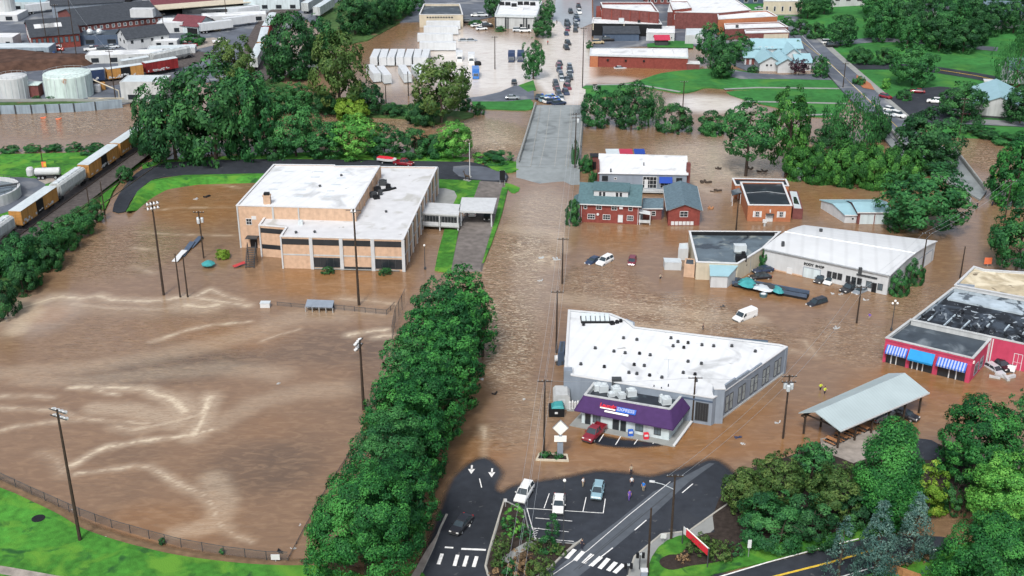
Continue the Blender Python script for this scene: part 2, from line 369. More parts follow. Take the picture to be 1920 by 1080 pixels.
def stripe(f, pts, w0, w1=None, val=1.0):
    P = [G(u, v) for u, v in pts]; w1 = w1 or w0; best = np.zeros(len(co)); n = len(P)-1
    lo = min(p.y for p in P)-8; hi = max(p.y for p in P)+8; k = np.where((wy > lo) & (wy < hi))[0]
    x, y = wx[k], wy[k]; b = np.zeros(len(k))
    wob = .6*np.sin(x*.9+y*.5)+.4*np.sin(x*2.1-y*1.3)
    for i in range(n):
        a, e = P[i], P[i+1]; d = e-a; L2 = d.x*d.x+d.y*d.y
        t = np.clip(((x-a.x)*d.x+(y-a.y)*d.y)/L2, 0, 1); dist = np.hypot(x-a.x-t*d.x, y-a.y-t*d.y)
        w = w0+(w1-w0)*(i+t)/n; b = np.maximum(b, sstep(1, .15, (dist+wob*.25)/w))
    best[k] = b; np.maximum(f, f*0+best*val, out=f)
mud = field(); foam = field(); rough = field(); silt = field()
for a in [(1180,840,300,70,.7),(1420,800,250,90,.75),(1750,740,240,90,.8),(620,530,230,45,.75),(380,380,150,70,.65),(1200,450,170,45,.55),(1440,540,190,55,.6),
          (90,590,60,30,.9),(300,990,200,70,.5),(520,800,120,45,.35),(1500,375,200,50,.4),(900,850,80,50,.5),(330,620,200,40,.35),(470,640,160,50,.4),(640,720,110,60,.2),(1880,250,50,60,.2),(790,80,110,50,.5),(1220,140,110,20,.8)]: blob(mud, *a)
for a in [(330,690,270,40,1.0,.25),(620,650,150,50,.7),(480,880,150,75,.8),(700,700,60,120,.5),(300,470,140,70,.28),(560,860,90,80,.35),(230,850,110,30,.4),(1050,520,70,120,.15),(130,235,200,30,.35),(1300,260,200,30,.2)]: blob(silt, *a)
for a in [(960,540,90,190,.55),(950,640,70,120,.7),(1000,470,60,45,.8),(1250,590,190,50,.75),(1130,540,110,60,.5),(1400,640,120,50,.5),(1600,640,130,60,.35),(900,260,110,45,.9),(1330,300,170,55,.75),(1020,400,70,60,.4),(130,230,190,35,.6),(1500,280,80,30,.4),
          (1000,760,70,60,.35),(950,820,80,40,.25),(300,640,330,110,.10),(700,230,240,30,.45),(1060,100,60,110,.12),(1700,560,120,60,.25),(230,470,140,70,.25),(1840,290,60,50,.5)]: blob(rough, *a)
for p, a, b, v in [
  ([(0,600),(40,577),(95,560),(115,556)], .9, .7, .85), ([(105,556),(150,560),(185,555),(210,562),(265,565),(305,563),(345,556),(420,566),(465,573)], 1.0, .8, .75),
  ([(140,570),(200,577),(290,580),(340,576)], 2.2, 1.6, .35), ([(360,560),(395,542),(425,556),(450,563)], .7, .5, .7), ([(350,572),(385,576),(410,570)], 2.0, 1.2, .85),
  ([(285,641),(340,622),(390,610),(470,603)], .5, .4, .7), ([(0,743),(60,742),(100,745)], .6, .5, .45),
  ([(130,727),(155,725),(230,727),(275,729),(292,740),(315,745),(335,757),(345,767)], .5, 1.3, .95), ([(180,728),(200,737),(220,740)], .6, .4, .8), ([(330,752),(345,770)], 1.6, 2.0, .85),
  ([(0,765),(45,767),(115,770),(150,785),(225,790),(290,795)], .5, .5, .55), ([(393,745),(382,772),(378,795),(362,815)], 1.1, 1.3, .9), ([(380,775),(330,790),(250,806),(220,800)], 1.1, .9, .55),
  ([(400,805),(350,817),(270,826),(200,838),(175,848),(150,865),(135,872)], .5, .6, .9), ([(0,807),(30,800),(120,788),(150,788)], .5, .5, .55), ([(80,850),(105,860),(118,890)], .8, .8, .3),
  ([(145,888),(210,880),(255,873),(280,876),(310,892),(340,910),(380,927),(400,948),(405,975),(420,990)], .4, .8, .65), ([(420,990),(440,1005),(470,1015)], .5, .4, .4),
  ([(655,628),(690,622),(725,618)], .7, .6, .85), ([(705,632),(735,628)], .8, .7, .9), ([(490,640),(520,628),(560,618)], .5, .4, .45), ([(640,560),(700,565),(740,570)], 1.2, 1, .4), ([(680,585),(720,590)], 2., 2., .25),
  ([(905,800),(910,830),(907,858),(903,872)], .45, .35, .6), ([(1010,490),(1030,480),(1040,500)], 1.4, 1., .6), ([(965,480),(1000,470),(1030,462)], 1.2, .8, .4),
  ([(400,345),(450,352)], .4, .4, .5), ([(290,395),(330,390),(440,388)], .4, .4, .35), ([(255,435),(330,440),(440,442)], .4, .4, .4), ([(250,465),(290,468)], .8, .6, .4), ([(255,500),(285,512)], .9, .7, .4),
  ([(1260,600),(1300,612),(1330,605)], .8, .6, .4), ([(1480,655),(1530,668),(1510,640)], .7, .6, .35), ([(1000,745),(1010,800),(1000,850)], 2, 2, .18), ([(870,270),(930,260),(975,270)], 3, 3, .35), ([(1300,290),(1350,300),(1370,330)], 5, 4, .35), ([(1290,330),(1330,360)], 5, 4, .3)]:
    v = min(1, v*1.15); stripe(foam, p, a*3.2, b*3.2, v*.36); stripe(foam, p, a*.75, b*.75, v*.85)
pale = field()  # where sky reflection and cream froth are painted in as lighter water
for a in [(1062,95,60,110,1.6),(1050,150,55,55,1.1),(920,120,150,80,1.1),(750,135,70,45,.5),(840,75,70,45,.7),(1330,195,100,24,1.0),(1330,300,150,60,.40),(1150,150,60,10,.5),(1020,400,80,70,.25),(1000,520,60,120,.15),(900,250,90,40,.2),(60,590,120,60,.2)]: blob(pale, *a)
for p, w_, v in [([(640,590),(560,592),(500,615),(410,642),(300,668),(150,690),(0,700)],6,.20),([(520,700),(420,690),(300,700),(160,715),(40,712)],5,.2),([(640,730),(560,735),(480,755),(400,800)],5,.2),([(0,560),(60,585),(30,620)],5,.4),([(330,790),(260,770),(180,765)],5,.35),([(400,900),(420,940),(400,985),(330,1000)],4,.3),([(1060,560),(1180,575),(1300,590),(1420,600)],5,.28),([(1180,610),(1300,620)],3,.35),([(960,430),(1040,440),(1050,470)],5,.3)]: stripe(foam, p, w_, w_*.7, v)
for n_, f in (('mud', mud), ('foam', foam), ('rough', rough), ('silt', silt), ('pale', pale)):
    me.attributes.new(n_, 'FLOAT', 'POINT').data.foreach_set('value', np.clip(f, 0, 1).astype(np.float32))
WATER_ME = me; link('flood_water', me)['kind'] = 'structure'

# ---------------------------------------------------------------- land above the water
SOFT = []
def sheet(name, pts, z, m_, k=3, skirt=.6, kind='structure', world=False, soft=0):
    P = pts if world else px(pts, z)
    P = ccw(smooth_poly(P, k) if k > 1 else P); mb = MB(); n = len(P)
    mb.poly([(p[0], p[1], z) for p in P])
    if soft:
        Q = off(P, soft); SOFT.append((P, soft)); mb.rings([[(q[0],q[1],-.30) for q in Q], [(p[0],p[1],z) for p in P]], cap=False)
    elif skirt:
        Q = P; mb.add([(p[0],p[1],z) for p in P]+[(p[0],p[1],z-skirt) for p in Q], [((i+1)%n, i, n+i, n+(i+1)%n) for i in range(n)])
    return struct(mb, name, M[m_] if isinstance(m_, str) else m_, kind)
def mound(name, pts, m_, h, w, k=3, z0=-.3):
    """land with sloping sides: outline at the waterline, top h higher, sides w metres wide"""
    P = ccw(smooth_poly(px(pts), k)); Q = off(P, -w); n = len(P); mb = MB()
    mb.rings([[(p[0],p[1],z0) for p in P], [(p[0]*.5+q[0]*.5, p[1]*.5+q[1]*.5, h*.75) for p, q in zip(P, Q)], [(q[0],q[1],h) for q in Q]], cap=False)
    mb.poly([(q[0],q[1],h) for q in Q]); return struct(mb, name, M[m_])
def line(name, pts, w, z, m_, kind='structure', dash=None, world=False, mb=None):
    """a painted stripe or path, w metres wide, along the points"""
    P = [Vector((p[0],p[1],0)) for p in (pts if world else px(pts, z))]; own = mb is None; mb = mb or MB()
    def seg(P):
        L, R = [], []
        for i, p in enumerate(P):
            d = (P[min(i+1,len(P)-1)]-P[max(i-1,0)]).normalized(); nn = Vector((-d.y, d.x, 0))*w/2
            L.append(p+nn); R.append(p-nn)
        for i in range(len(P)-1): mb.poly([(R[i].x,R[i].y,z),(R[i+1].x,R[i+1].y,z),(L[i+1].x,L[i+1].y,z),(L[i].x,L[i].y,z)])
    if dash:
        for i in range(len(P)-1):
            d = P[i+1]-P[i]; n = max(1, int(d.length/(dash[0]+dash[1])))
            for j in range(n): seg([P[i]+d*(j/n), P[i]+d*((j+dash[0]/(dash[0]+dash[1]))/n)])
    else: seg(P)
    if own: return struct(mb, name, M[m_], kind)
def kerb(pts, z0, h=.14, w=.25, m_='kerb', closed=False, world=False):
    P = pts if world else px(pts, z0); mb = MB()
    for i in range(len(P)-(0 if closed else 1)):
        a = Vector((*P[i][:2], z0-.2)); b = Vector((*P[(i+1)%len(P)][:2], z0-.2)); d = (b-a).normalized(); nn = Vector((-d.y,d.x,0))*w
        mb.obox(a-nn/2, b-a, nn, (0,0,h+.2))
    return struct(mb, 'kerb', M[m_])

# near: lawn round the drowned ball field, two streets, car park, islands
sheet('lawn', [(-120,880),(0,914),(60,940),(110,964),(150,988),(200,1007),(260,1024),(330,1040),(400,1050),(470,1057),(540,1060),(590,1060),(640,1072),(700,1080),(760,1078),(790,1072),(800,1110),(790,1300),(-250,1300)], .25, 'grass')
sheet('mud_edge', [(-120,870),(0,903),(60,930),(110,955),(150,978),(200,998),(260,1016),(330,1032),(400,1043),(470,1051),(540,1053),(600,1056),(660,1066),(700,1090),(400,1120),(-250,1120)], .03, 'mud_bank', soft=1.6)
line('dirt_path', [(-60,1062),(0,1068),(40,1075),(100,1086),(180,1096)], 1.6, .258, 'gravel')
sheet('road', [(770,1120),(800,1055),(824,990),(838,950),(850,917),(862,895),(884,874),(906,863),(924,875),(931,888),(921,906),(924,922),(945,929),(964,917),(1000,909),(1062,900),(1100,892),(1130,888),(1182,893),(1222,898),(1262,888),(1302,877),(1336,866),(1354,876),(1374,893),(1420,930),(1440,1000),(1330,1090),(1260,1300),(700,1300)], .06, 'asphalt', k=3, soft=2.6)
sheet('road_lane', [(1008,1095),(1050,1060),(1100,1020),(1160,975),(1225,922),(1270,900),(1330,868),(1340,869),(1290,905),(1225,965),(1150,1028),(1080,1085),(1060,1110),(990,1110)], .064, 'worn_asphalt', k=1, skirt=0)
sheet('island', [(946,936),(984,956),(994,1000),(1003,1011),(1074,1018),(1092,1012),(1060,1036),(1036,1060),(1003,1085),(985,1300),(905,1300),(918,1085),(910,1062),(916,1035),(931,985)], .16, 'concrete', k=1)
sheet('planting_bed', [(945,939),(982,957),(991,1001),(1002,1013),(1074,1020),(1058,1036),(1034,1060),(1000,1086),(985,1200),(912,1200),(920,1086),(913,1061),(919,1035),(934,986)], .20, 'mulch', k=1, skirt=0)
line('footpath', [(944,1052),(975,1030),(1000,1016)], 1.3, .205, 'concrete')
kerb([(946,936),(931,985),(916,1035),(910,1062),(918,1088),(916,1130)], .16, .12); kerb([(1092,1011),(1060,1036),(1036,1060),(1003,1085),(985,1110)], .16, .12)
kerb([(838,965),(826,990),(812,1027),(786,1082),(770,1120)], .06, .16, .3)
sheet('pavement', [(826,992),(812,1027),(786,1082),(760,1130),(745,1130),(772,1078),(800,1030)], .27, 'gravel', k=1)
sheet('pavement', [(1170,1100),(1190,1044),(1240,1002),(1292,996),(1340,962),(1375,938),(1388,946),(1330,1000),(1255,1014),(1225,1042),(1216,1100)], .15, 'concrete', k=1)
kerb([(1170,1100),(1190,1044),(1240,1002),(1292,996),(1340,962),(1375,938)], .10, .12)
sheet('lawn', [(1222,1044),(1252,1012),(1296,1002),(1345,1015),(1420,1015),(1500,1015),(1560,1000),(1600,985),(1660,985),(1700,985),(1640,1004),(1548,1026),(1440,1052),(1340,1075),(1290,1100),(1214,1100)], .22, 'grass', k=2)
sheet('mulch_bed', [(1237,1050),(1254,1040),(1276,1038),(1292,1020),(1322,1000),(1370,1000),(1392,1025),(1385,1042),(1335,1055),(1297,1060),(1262,1068),(1242,1062)], .26, 'mulch', k=3, skirt=.05)
sheet('shrub_bank', [(1348,935),(1376,903),(1396,882),(1440,868),(1490,851),(1540,828),(1600,845),(1680,850),(1712,826),(1735,823),(1757,831),(1800,850),(1850,870),(2000,900),(2000,950),(1812,944),(1740,940),(1700,985),(1600,990),(1540,1008),(1440,1016),(1340,1000)], .18, 'mulch', k=2)
sheet('gravel_pad', [(1538,822),(1600,812),(1690,800),(1700,815),(1640,855),(1600,868),(1560,852),(1540,838)], .22, 'gravel', k=1)
sheet('road', [(1712,826),(1735,823),(1757,831),(1760,858),(1720,860)], .22, 'asphalt', k=2, skirt=.05)
sheet('lawn', [(1735,945),(1812,925),(1900,920),(1900,938),(1812,943),(1740,968)], .24, 'grass', k=1)
sheet('road', [(1230,1130),(1340,1082),(1440,1056),(1550,1028),(1640,1006),(1700,1003),(1765,1006),(1795,1012),(1765,1030),(1680,1060),(1575,1090),(1480,1130)], .24, 'asphalt', k=1)
sheet('lawn', [(1575,1092),(1680,1062),(1765,1032),(1800,1020),(2050,1000),(2050,1300),(1400,1300),(1480,1130)], .30, 'grass', k=1)
line('road_marking', [(1300,1096),(1440,1054),(1545,1026),(1610,1010)], .22, .262, 'line_white'); line('road_marking', [(1380,1100),(1455,1080),(1558,1054),(1640,1030)], .35, .262, 'line_yellow')
line('road_marking', [(1480,1118),(1575,1082),(1670,1054),(1762,1028)], .2, .262, 'line_white')
# paint on the near streets
mk = MB(); Z = .068
for p in [[(1149,1027),(1127,1044)],[(1212,975),(1190,994)],[(1299,907),(1279,924)],[(899,897),(903,914)][::-1],[(885,971),(880,988)],[(1127,1044),(1104,1061)]]: line('', p, .16, Z, '', mb=mk)
line('', [(1034,1079),(1102,1032),(1180,965),(1257,903)], .10, .0685, '', mb=mk)
for a, b in [((1078,1030),(1062,1047)),((1094,1034),(1078,1051)),((1111,1039),(1094,1056)),((1127,1044),(1108,1061)),((1141,1047),(1124,1066)),((1155,1054),(1140,1070)),((1169,1058),(1152,1074))]: line('', [a, b], .62, .069, '', mb=mk)
for a, b in [((829,1038),(822,1058)),((858,1040),(852,1061)),((876,1042),(870,1062)),((894,1043),(888,1063))]: line('', [a, b], .5, Z, '', mb=mk)
line('', [(834,1026),(850,1027)], .35, Z, '', mb=mk); line('', [(865,1029),(911,1031)], .4, Z, '', mb=mk)
for u, v in [(884,880),(922,886)]:                                # lane arrows, pointing at the camera
    line('', [(u+1,v-8),(u,v+1)], .28, Z, '', mb=mk); c = G(u, v, Z); mb_ = [(c.x-.55,c.y+.1,Z),(c.x,c.y-1.3,Z),(c.x+.55,c.y+.1,Z)]; mk.poly(mb_)
for p in [[(1030,925),(1020,953)],[(1099,932),(1093,959)],[(1135,935),(1131,962)],[(988,953),(1132,962)],[(1004,971),(1073,977)],[(999,990),(1066,997)],[(1004,1009),(1076,1015)],[(988,953),(1004,1011)]]: line('', p, .12, Z, '', mb=mk)
for k in range(5): line('', [(998-k*.2,993+k*4),(1011-k*1.6,990+k*4.4)], .1, Z, '', mb=mk)
struct(mk, 'road_marking', M['line_white'])
mk = MB()
line('', [(1085,1066),(1150,1012),(1215,958),(1262,918)], .14, .0695, '', mb=mk); line('', [(1075,1070),(1140,1016),(1205,962)], .08, .0695, '', mb=mk)
struct(mk, 'tar_seam', M['dark_metal'])
# purple laundry's forecourt
sheet('forecourt', [(1122,818),(1160,826),(1215,830),(1250,830),(1226,833),(1180,836),(1140,833),(1118,828)], .05, 'wet_asphalt', k=2, soft=1.5)
mk = MB()
for p in [[(1132,814),(1123,828)],[(1164,818),(1154,834)],[(1196,823),(1189,833)],[(1226,829),(1224,832)]]: line('', p, .14, .058, '', mb=mk)
struct(mk, 'road_marking', M['line_white'])

# middle left: school banks, drive and road
def ruled(name, lines, m_, n=40):
    R = []
    for pts, z in lines:
        P = [G(u, v, z) for u, v in pts]; D = [0]
        for p, q in zip(P, P[1:]): D.append(D[-1]+(q-p).length)
        r = []
        for i in range(n+1):
            t = D[-1]*i/n; k = max(j for j in range(len(D)) if D[j] <= t+1e-6); k = min(k, len(P)-2); r.append(P[k].lerp(P[k+1], (t-D[k])/max(1e-6, D[k+1]-D[k])))
        R.append(r)
    mb = MB(); mb.rings([[tuple(p) for p in r] for r in R][::-1], cap=False, close=False); o = mb.build(name, M[m_]); o['kind'] = 'structure'
ruled('grass_bank', [([(236,397),(258,358),(285,337),(345,328),(480,325),(535,325)],.27),([(240,396),(262,360),(290,340),(345,332),(480,329),(530,329)],.9),([(262,394),(286,376),(320,359),(380,350),(470,347),(522,346)],-.25)], 'grass')
sheet('road', [(211,395),(222,366),(244,336),(268,316),(310,303),(390,299),(480,297),(600,297),(720,299),(860,302),(900,307),(922,316),(948,322),(950,339),(905,340),(880,337),(800,335),(640,330),(480,325),(345,328),(290,335),(262,356),(243,380),(235,396)], .25, 'asphalt', k=2)
sheet('wet_patch', [(850,312),(905,312),(945,325),(945,337),(900,337),(860,330)], .255, 'old_asphalt', k=2, skirt=0)
sheet('lawn', [(196,393),(212,357),(236,327),(265,306),(240,306),(212,330),(188,372)], .45, 'grass', k=2)
sheet('lawn', [(265,306),(330,297),(480,290),(600,284),(760,287),(880,295),(862,303),(720,300),(600,298),(480,298),(390,300),(310,304),(268,317)], .3, 'grass', k=1)
sheet('lawn', [(820,336),(902,338),(896,362),(884,384),(862,384),(845,380),(822,362)], .28, 'grass', k=1)
sheet('paved_court', [(815,353),(835,353),(852,358),(857,368),(850,382),(815,380)], .29, 'concrete', k=1, skirt=0)
sheet('lawn', [(836,420),(862,418),(849,490),(845,510),(815,505),(822,470)], .35, 'grass', k=1)
sheet('lawn', [(936,352),(953,350),(941,400),(922,455),(908,490),(898,500),(920,430)], .3, 'grass', k=1)
sheet('driveway', [(900,339),(944,342),(938,362),(927,412),(912,462),(900,505),(846,505),(858,450),(868,415),(884,384)], .36, 'drive', k=1, soft=.8)
sheet('lawn', [(914,306),(945,301),(970,304),(972,318),(945,322),(922,316)], .4, 'grass', k=2)
sheet('lawn', [(945,342),(975,352),(965,362),(955,358)], .1, 'grass', k=2)
# left: grass flat, lot and railway
sheet('lawn', [(-200,288),(0,289),(100,287),(190,284),(215,280),(205,300),(150,325),(60,420),(-200,480)], .3, 'grass', k=1)
sheet('yard', [(-200,333),(0,332),(50,333),(80,338),(84,352),(60,372),(20,395),(-60,420),(-200,470)], .34, 'old_asphalt', k=2, skirt=0)
sheet('gravel_apron', [(70,326),(112,326),(112,338),(85,345),(72,338)], .35, 'gravel', k=1, skirt=0)
mound('rail_embankment', [(-220,600),(-60,478),(40,405),(130,345),(215,290),(300,230),(330,225),(310,255),(250,312),(195,365),(190,392),(170,415),(140,445),(105,490),(60,530),(0,585),(-60,640)], 'rough_grass', 1.2, 2.5, k=2)
# ---------------------------------------------------------------- beyond the river
# north bank: strip of earth with the trees on it, road end, verge
sheet('river_bank', [(470,150),(520,150),(560,170),(600,180),(640,190),(700,196),(760,196),(790,200),(830,205),(890,212),(870,224),(820,232),(760,222),(700,219),(640,214),(560,208),(500,212),(470,205)], .3, 'rough_grass', k=2)
sheet('lawn', [(885,190),(950,187),(992,184),(1000,200),(985,206),(930,204),(900,202)], .3, 'lawn', k=2)
sheet('road', [(880,190),(872,184),(905,180),(938,172),(965,160),(1000,163),(1002,185),(950,190)], .32, 'old_asphalt', k=1)
sheet('lawn', [(972,160),(1000,150),(1005,168),(990,172)], .34, 'lawn', k=1)
sheet('lot', [(640,60),(720,55),(735,42),(790,40),(870,42),(930,30),(1010,30),(1020,-80),(500,-80),(560,20),(600,60)], .3, 'old_asphalt', k=1)
sheet('lawn', [(600,80),(640,85),(690,75),(745,45),(775,20),(740,0),(700,-40),(600,-40)], .34, 'rough_grass', k=1)
sheet('muddy_yard', [(510,150),(560,135),(610,130),(640,150),(620,180),(560,190),(505,190)], .2, 'mud_bank', k=2)
# left: works, sidings, soil heap
sheet('yard', [(-300,212),(0,206),(60,206),(225,196),(262,188),(330,160),(420,150),(480,140),(505,130),(530,60),(640,0),(700,-90),(-300,-90)], .4, 'old_asphalt', k=1)
sheet('rough_ground', [(-200,208),(0,203),(225,193),(236,188),(0,192),(-200,196)], .46, 'rough_grass', k=1, skirt=0)
mound('soil_heap', [(-80,150),(-60,105),(0,98),(60,104),(120,110),(185,112),(170,124),(130,130),(80,134),(30,138)], 'soil', 3.2, 5, k=3, z0=.3)
sheet('drive', [(345,75),(400,70),(430,78),(370,92),(345,90)], .44, 'gravel', k=1, skirt=0)
mound('rail_bed', [(150,170),(230,160),(300,142),(380,118),(400,108),(370,98),(300,116),(200,134),(140,150)], 'ballast', 1.0, 2, k=2, z0=.3)
sheet('rail_bed', [(460,140),(500,150),(520,110),(520,60),(560,20),(640,-30),(600,-30),(520,10),(480,45),(455,100)], .5, 'ballast', k=2)
# main street beyond the bridge
sheet('street', [(1036,40),(1042,0),(1048,-60),(1108,-60),(1110,0),(1110,44),(1090,52),(1075,46),(1058,52),(1050,40)], .12, 'wet_street', k=1)
sheet('pavement', [(1024,40),(1032,0),(1040,-60),(1048,-60),(1042,0),(1036,38),(1032,62),(1022,70)], .18, 'concrete', k=1)
# right bank: town blocks, park, hill
sheet('town_lot', [(1112,92),(1114,44),(1112,0),(1110,-80),(1530,-80),(1480,20),(1486,60),(1520,100),(1545,128),(1400,132),(1372,120),(1350,100),(1322,96),(1300,84),(1200,86)], .3, 'old_asphalt', k=1)
sheet('town_lawn', [(1213,82),(1262,76),(1300,78),(1300,90),(1214,88)], .34, 'lawn', k=1, skirt=0)
sheet('park_lawn', [(1098,160),(1150,158),(1190,153),(1212,146),(1240,137),(1290,131),(1345,128),(1400,133),(1440,140),(1545,143),(1575,165),(1545,167),(1450,168),(1375,167),(1335,164),(1318,165),(1300,171),(1275,174),(1240,168),(1200,162),(1150,163),(1098,166)], .3, 'lawn', k=2)
sheet('park_lawn', [(1098,163),(1130,162),(1190,162),(1190,174),(1150,180),(1098,182)], .26, 'lawn', k=1)
sheet('park_lawn', [(1362,172),(1420,169),(1580,167),(1592,185),(1570,215),(1520,218),(1480,206),(1430,195),(1390,184)], .26, 'lawn', k=2)
for p in [[(1098,159),(1180,158),(1205,160),(1240,166),(1275,172)],[(1358,167),(1420,164),(1580,166)],[(1400,190),(1590,194)],[(1500,216),(1560,214)],[(1115,158),(1118,170)]]: line('path', p, 1.5, .32, 'concrete')
sheet('drive', [(1360,128),(1380,132),(1410,137),(1470,140),(1545,138),(1560,150),(1470,148),(1390,148),(1362,142)], .34, 'old_asphalt', k=1, skirt=0)
# hill and lawns right of the diagonal street; the whole hill is one sheet that climbs away
xs = np.linspace(96, 420, 82); ys = np.linspace(290, 1000, 100)
edge = [G(*p).xy for p in [(1495,40),(1560,100),(1620,150),(1690,212),(1760,250),(1920,272),(2300,300)]]
def hz(X, Y):
    ex = np.array([e.x for e in edge]); ey = np.array([e.y for e in edge]); o = np.argsort(ex)
    yb = np.interp(X, ex[o], ey[o]); d = Y-yb
    return -.8+1.4*sstep(-6, 4, d) + 9*sstep(120, 330, d)*sstep(90, 190, X)
hillz = lambda x, y: float(hz(np.array([x]), np.array([y]))[0])
me, _ = gridmesh('hill', xs, ys, hz, M['lawn']); o = link('hill', me); o['kind'] = 'structure'; me.polygons.foreach_set('use_smooth', [True]*len(me.polygons))
def drape(name, pts, w, m_, dz=.1, n=8):
    """a strip of road laid on the hill"""
    P = []
    for i in range(len(pts)-1):
        for t in range(n): P.append(Vector(G(*pts[i])).lerp(G(*pts[i+1]), t/n))
    P.append(G(*pts[-1])); mb = MB(); R = []
    for i, p in enumerate(P):
        d = (P[min(i+1,len(P)-1)]-P[max(i-1,0)]).normalized(); nn = Vector((-d.y,d.x,0))*w/2; k = []
        for s in (-1,1): q = p+nn*s; k.append((q.x,q.y,max(hillz(q.x,q.y),hillz(p.x,p.y))+dz))
        R.append(k)
    for i in range(len(R)-1): mb.poly([R[i][0],R[i+1][0],R[i+1][1],R[i][1]])
    o = mb.build(name, M[m_]); o['kind'] = 'structure'; return o
sheet('road', [(1470,30),(1500,30),(1530,72),(1568,106),(1610,142),(1650,178),(1700,222),(1722,248),(1716,262),(1682,268),(1655,240),(1612,202),(1578,168),(1545,130),(1510,92),(1478,55)], .75, 'old_asphalt', k=1)
sheet('pavement', [(1530,72),(1568,106),(1610,142),(1650,178),(1700,222),(1708,218),(1658,172),(1618,138),(1576,102),(1540,70)], .85, 'concrete', k=1)
sheet('mulch_bed', [(1606,140),(1632,156),(1640,168),(1618,164),(1606,152)], .95, 'orange_brick', k=1, skirt=.1)
drape('road', [(1540,88),(1580,83),(1640,78),(1700,80),(1780,88),(1870,96)], 7, 'old_asphalt')
drape('road', [(1600,128),(1680,128),(1760,135),(1830,146),(1900,160),(1980,176)], 9, 'asphalt'); drape('road_marking', [(1755,134),(1830,146),(1880,157)], .35, 'line_yellow', .16)
sheet('car_park', [(1668,185),(1700,168),(1760,162),(1800,165),(1815,190),(1810,215),(1790,232),(1740,238),(1712,222)], .9, 'asphalt', k=1)
drape('drive', [(1795,232),(1850,234),(1930,238)], 6, 'old_asphalt', .2)
line('yellow_marking', [(1500,75),(1560,122),(1620,180),(1690,245)], .14, .756, 'line_yellow'); line('road_marking', [(1490,52),(1545,110),(1600,160),(1650,205)], .12, .756, 'line_white')

# ---------------------------------------------------------------- the two bridges
def bridge(name, label, deck, z, rails, group='road bridges over the flooded river'):
    c = G(*deck[0], z); t = thing(name, label, 'bridge', (c.x, c.y, 0), group)
    P = px(deck, z); mb = MB().prism(P, -1.2, z); mb.build('deck', M['deck'], t); return t
t = bridge('road_bridge', 'pale concrete road bridge on the main street, closed by patrol cars at its far end', [(986,312),(1087,318),(1089,300),(1096,197),(1003,197),(968,300),(968,312)], .5, [])
mb = MB(); R = []                                        # cambered approach running down into the water
for k in range(9):
    f = k/8; r_ = []
    for j in range(9):
        g = j/8; p = G(968+(1087-968)*g, (312+6*g)+40*f, .5); c_ = 1-abs(g-.34)/.66 if g > .34 else 1-(.34-g)/.34
        r_.append((p.x, p.y, .5-1.15*f+.42*f*c_+(.28 if g > .82 else 0)*(1-f*.4)))
    R.append(r_)
mb.rings(R, cap=False, close=False); mb.build('approach_slab', M['deck'], t)
P = lambda u, v, z=.5: G(u, v, z)
mb = MB()
for a, b in [((994,312),(1013,200)),((1064,316),(1074,200))]:
    A, B = P(*a), P(*b); mb.obox(A, B-A, Vector((.25,0,0)), Vector((0,0,.14)))
mb.build('kerb', M['concrete'], t)
def railing(a, b, z, h, parent, solid=.55, m_='concrete', n=26):
    A, B = G(*a, z), G(*b, z); d = B-A; nn = Vector((-d.y, d.x, 0)).normalized()*.3; mb = MB()
    mb.obox(A, d, nn, Vector((0,0,solid)))
    for i in range(n+1): p = A+d*(i/n); mb.box(p.x, p.y, z+solid, .35, .35, h-solid-.12)
    mb.obox(A-nn*.1+Vector((0,0,h-.12)), d, nn*1.3, Vector((0,0,.15))); return mb.build('parapet', M[m_], parent)
railing((973,305), (1005,198), .5, 1.1, t); railing((1084,318), (1095,198), .5, 1.1, t)
mb = MB(); 
for p in [[(1012,312),(1023,262),(1031,200)],[(1040,312),(1046,262),(1052,200)],[(1060,312),(1066,262),(1071,200)]]: line('', p, .10, .507, '', mb=mb, dash=None)
mb.build('lane_line', M['kerb'], t)
mb = MB()
for v in (308,296,276,258,240,222): 
    a, b = G(992+(322-v)*.16, v, .504), G(1064+(322-v)*.1, v, .504); mb.obox(a, b-a, Vector((0,.12,0)), Vector((0,0,.004)))
mb.build('expansion_joint', M['dark_metal'], t)
t = bridge('road_bridge', 'narrow grey bridge with low rails on the diagonal street at right', [(1682,268),(1716,256),(1792,283),(1850,358),(1838,374),(1800,352),(1752,310)], .45, [])
railing((1788,284), (1845,358), .45, 1.2, t, .9); railing((1722,300), (1818,380), .45, 1.0, t, .3, 'steel')
t = bridge('road_bridge', 'concrete parapet bridge hidden among trees at the upper right bank', [(1655,255),(1670,248),(1700,290),(1688,296)], .6, [])
railing((1668,246), (1698,285), .6, 1.2, t, .9)

# retaining wall along the far left river bank
t = thing('river_wall', 'blue-grey sheet wall along the river below the white tanks', 'wall', tuple(G(110,208)))
mb = MB(); pts = [G(u, v) for u, v in [(-120,216),(0,214),(60,213),(140,210),(180,207),(230,202)]]
for a, b in zip(pts, pts[1:]):
    d = (b-a); nn = Vector((-d.y,d.x,0)).normalized()*.5; mb.obox(a-Vector((0,0,.5)), d, nn, Vector((0,0,3.1)))
mb.build('wall', M['wall_sheet'], t)
mb = MB()
for a, b in zip(pts, pts[1:]):
    d = b-a; n = max(1, int(d.length/4))
    for i in range(n): p = a+d*(i/n); mb.box(p.x, p.y-.15, -.5, .3, .3, 3.3)
mb.build('sheet_pile', M['dark_metal'], t)
t = thing('flood_wall', 'long pale concrete kerb wall in front of the tank yard', 'wall', tuple(G(110,194,.4)))
mb = MB(); pts = [G(u, v, .45) for u, v in [(-120,190),(0,191),(120,190),(240,192),(262,192)]]
for a, b in zip(pts, pts[1:]): d = b-a; mb.obox(a, d, Vector((0,.4,0)), Vector((0,0,.8)))
mb.build('wall', M['concrete'], t)

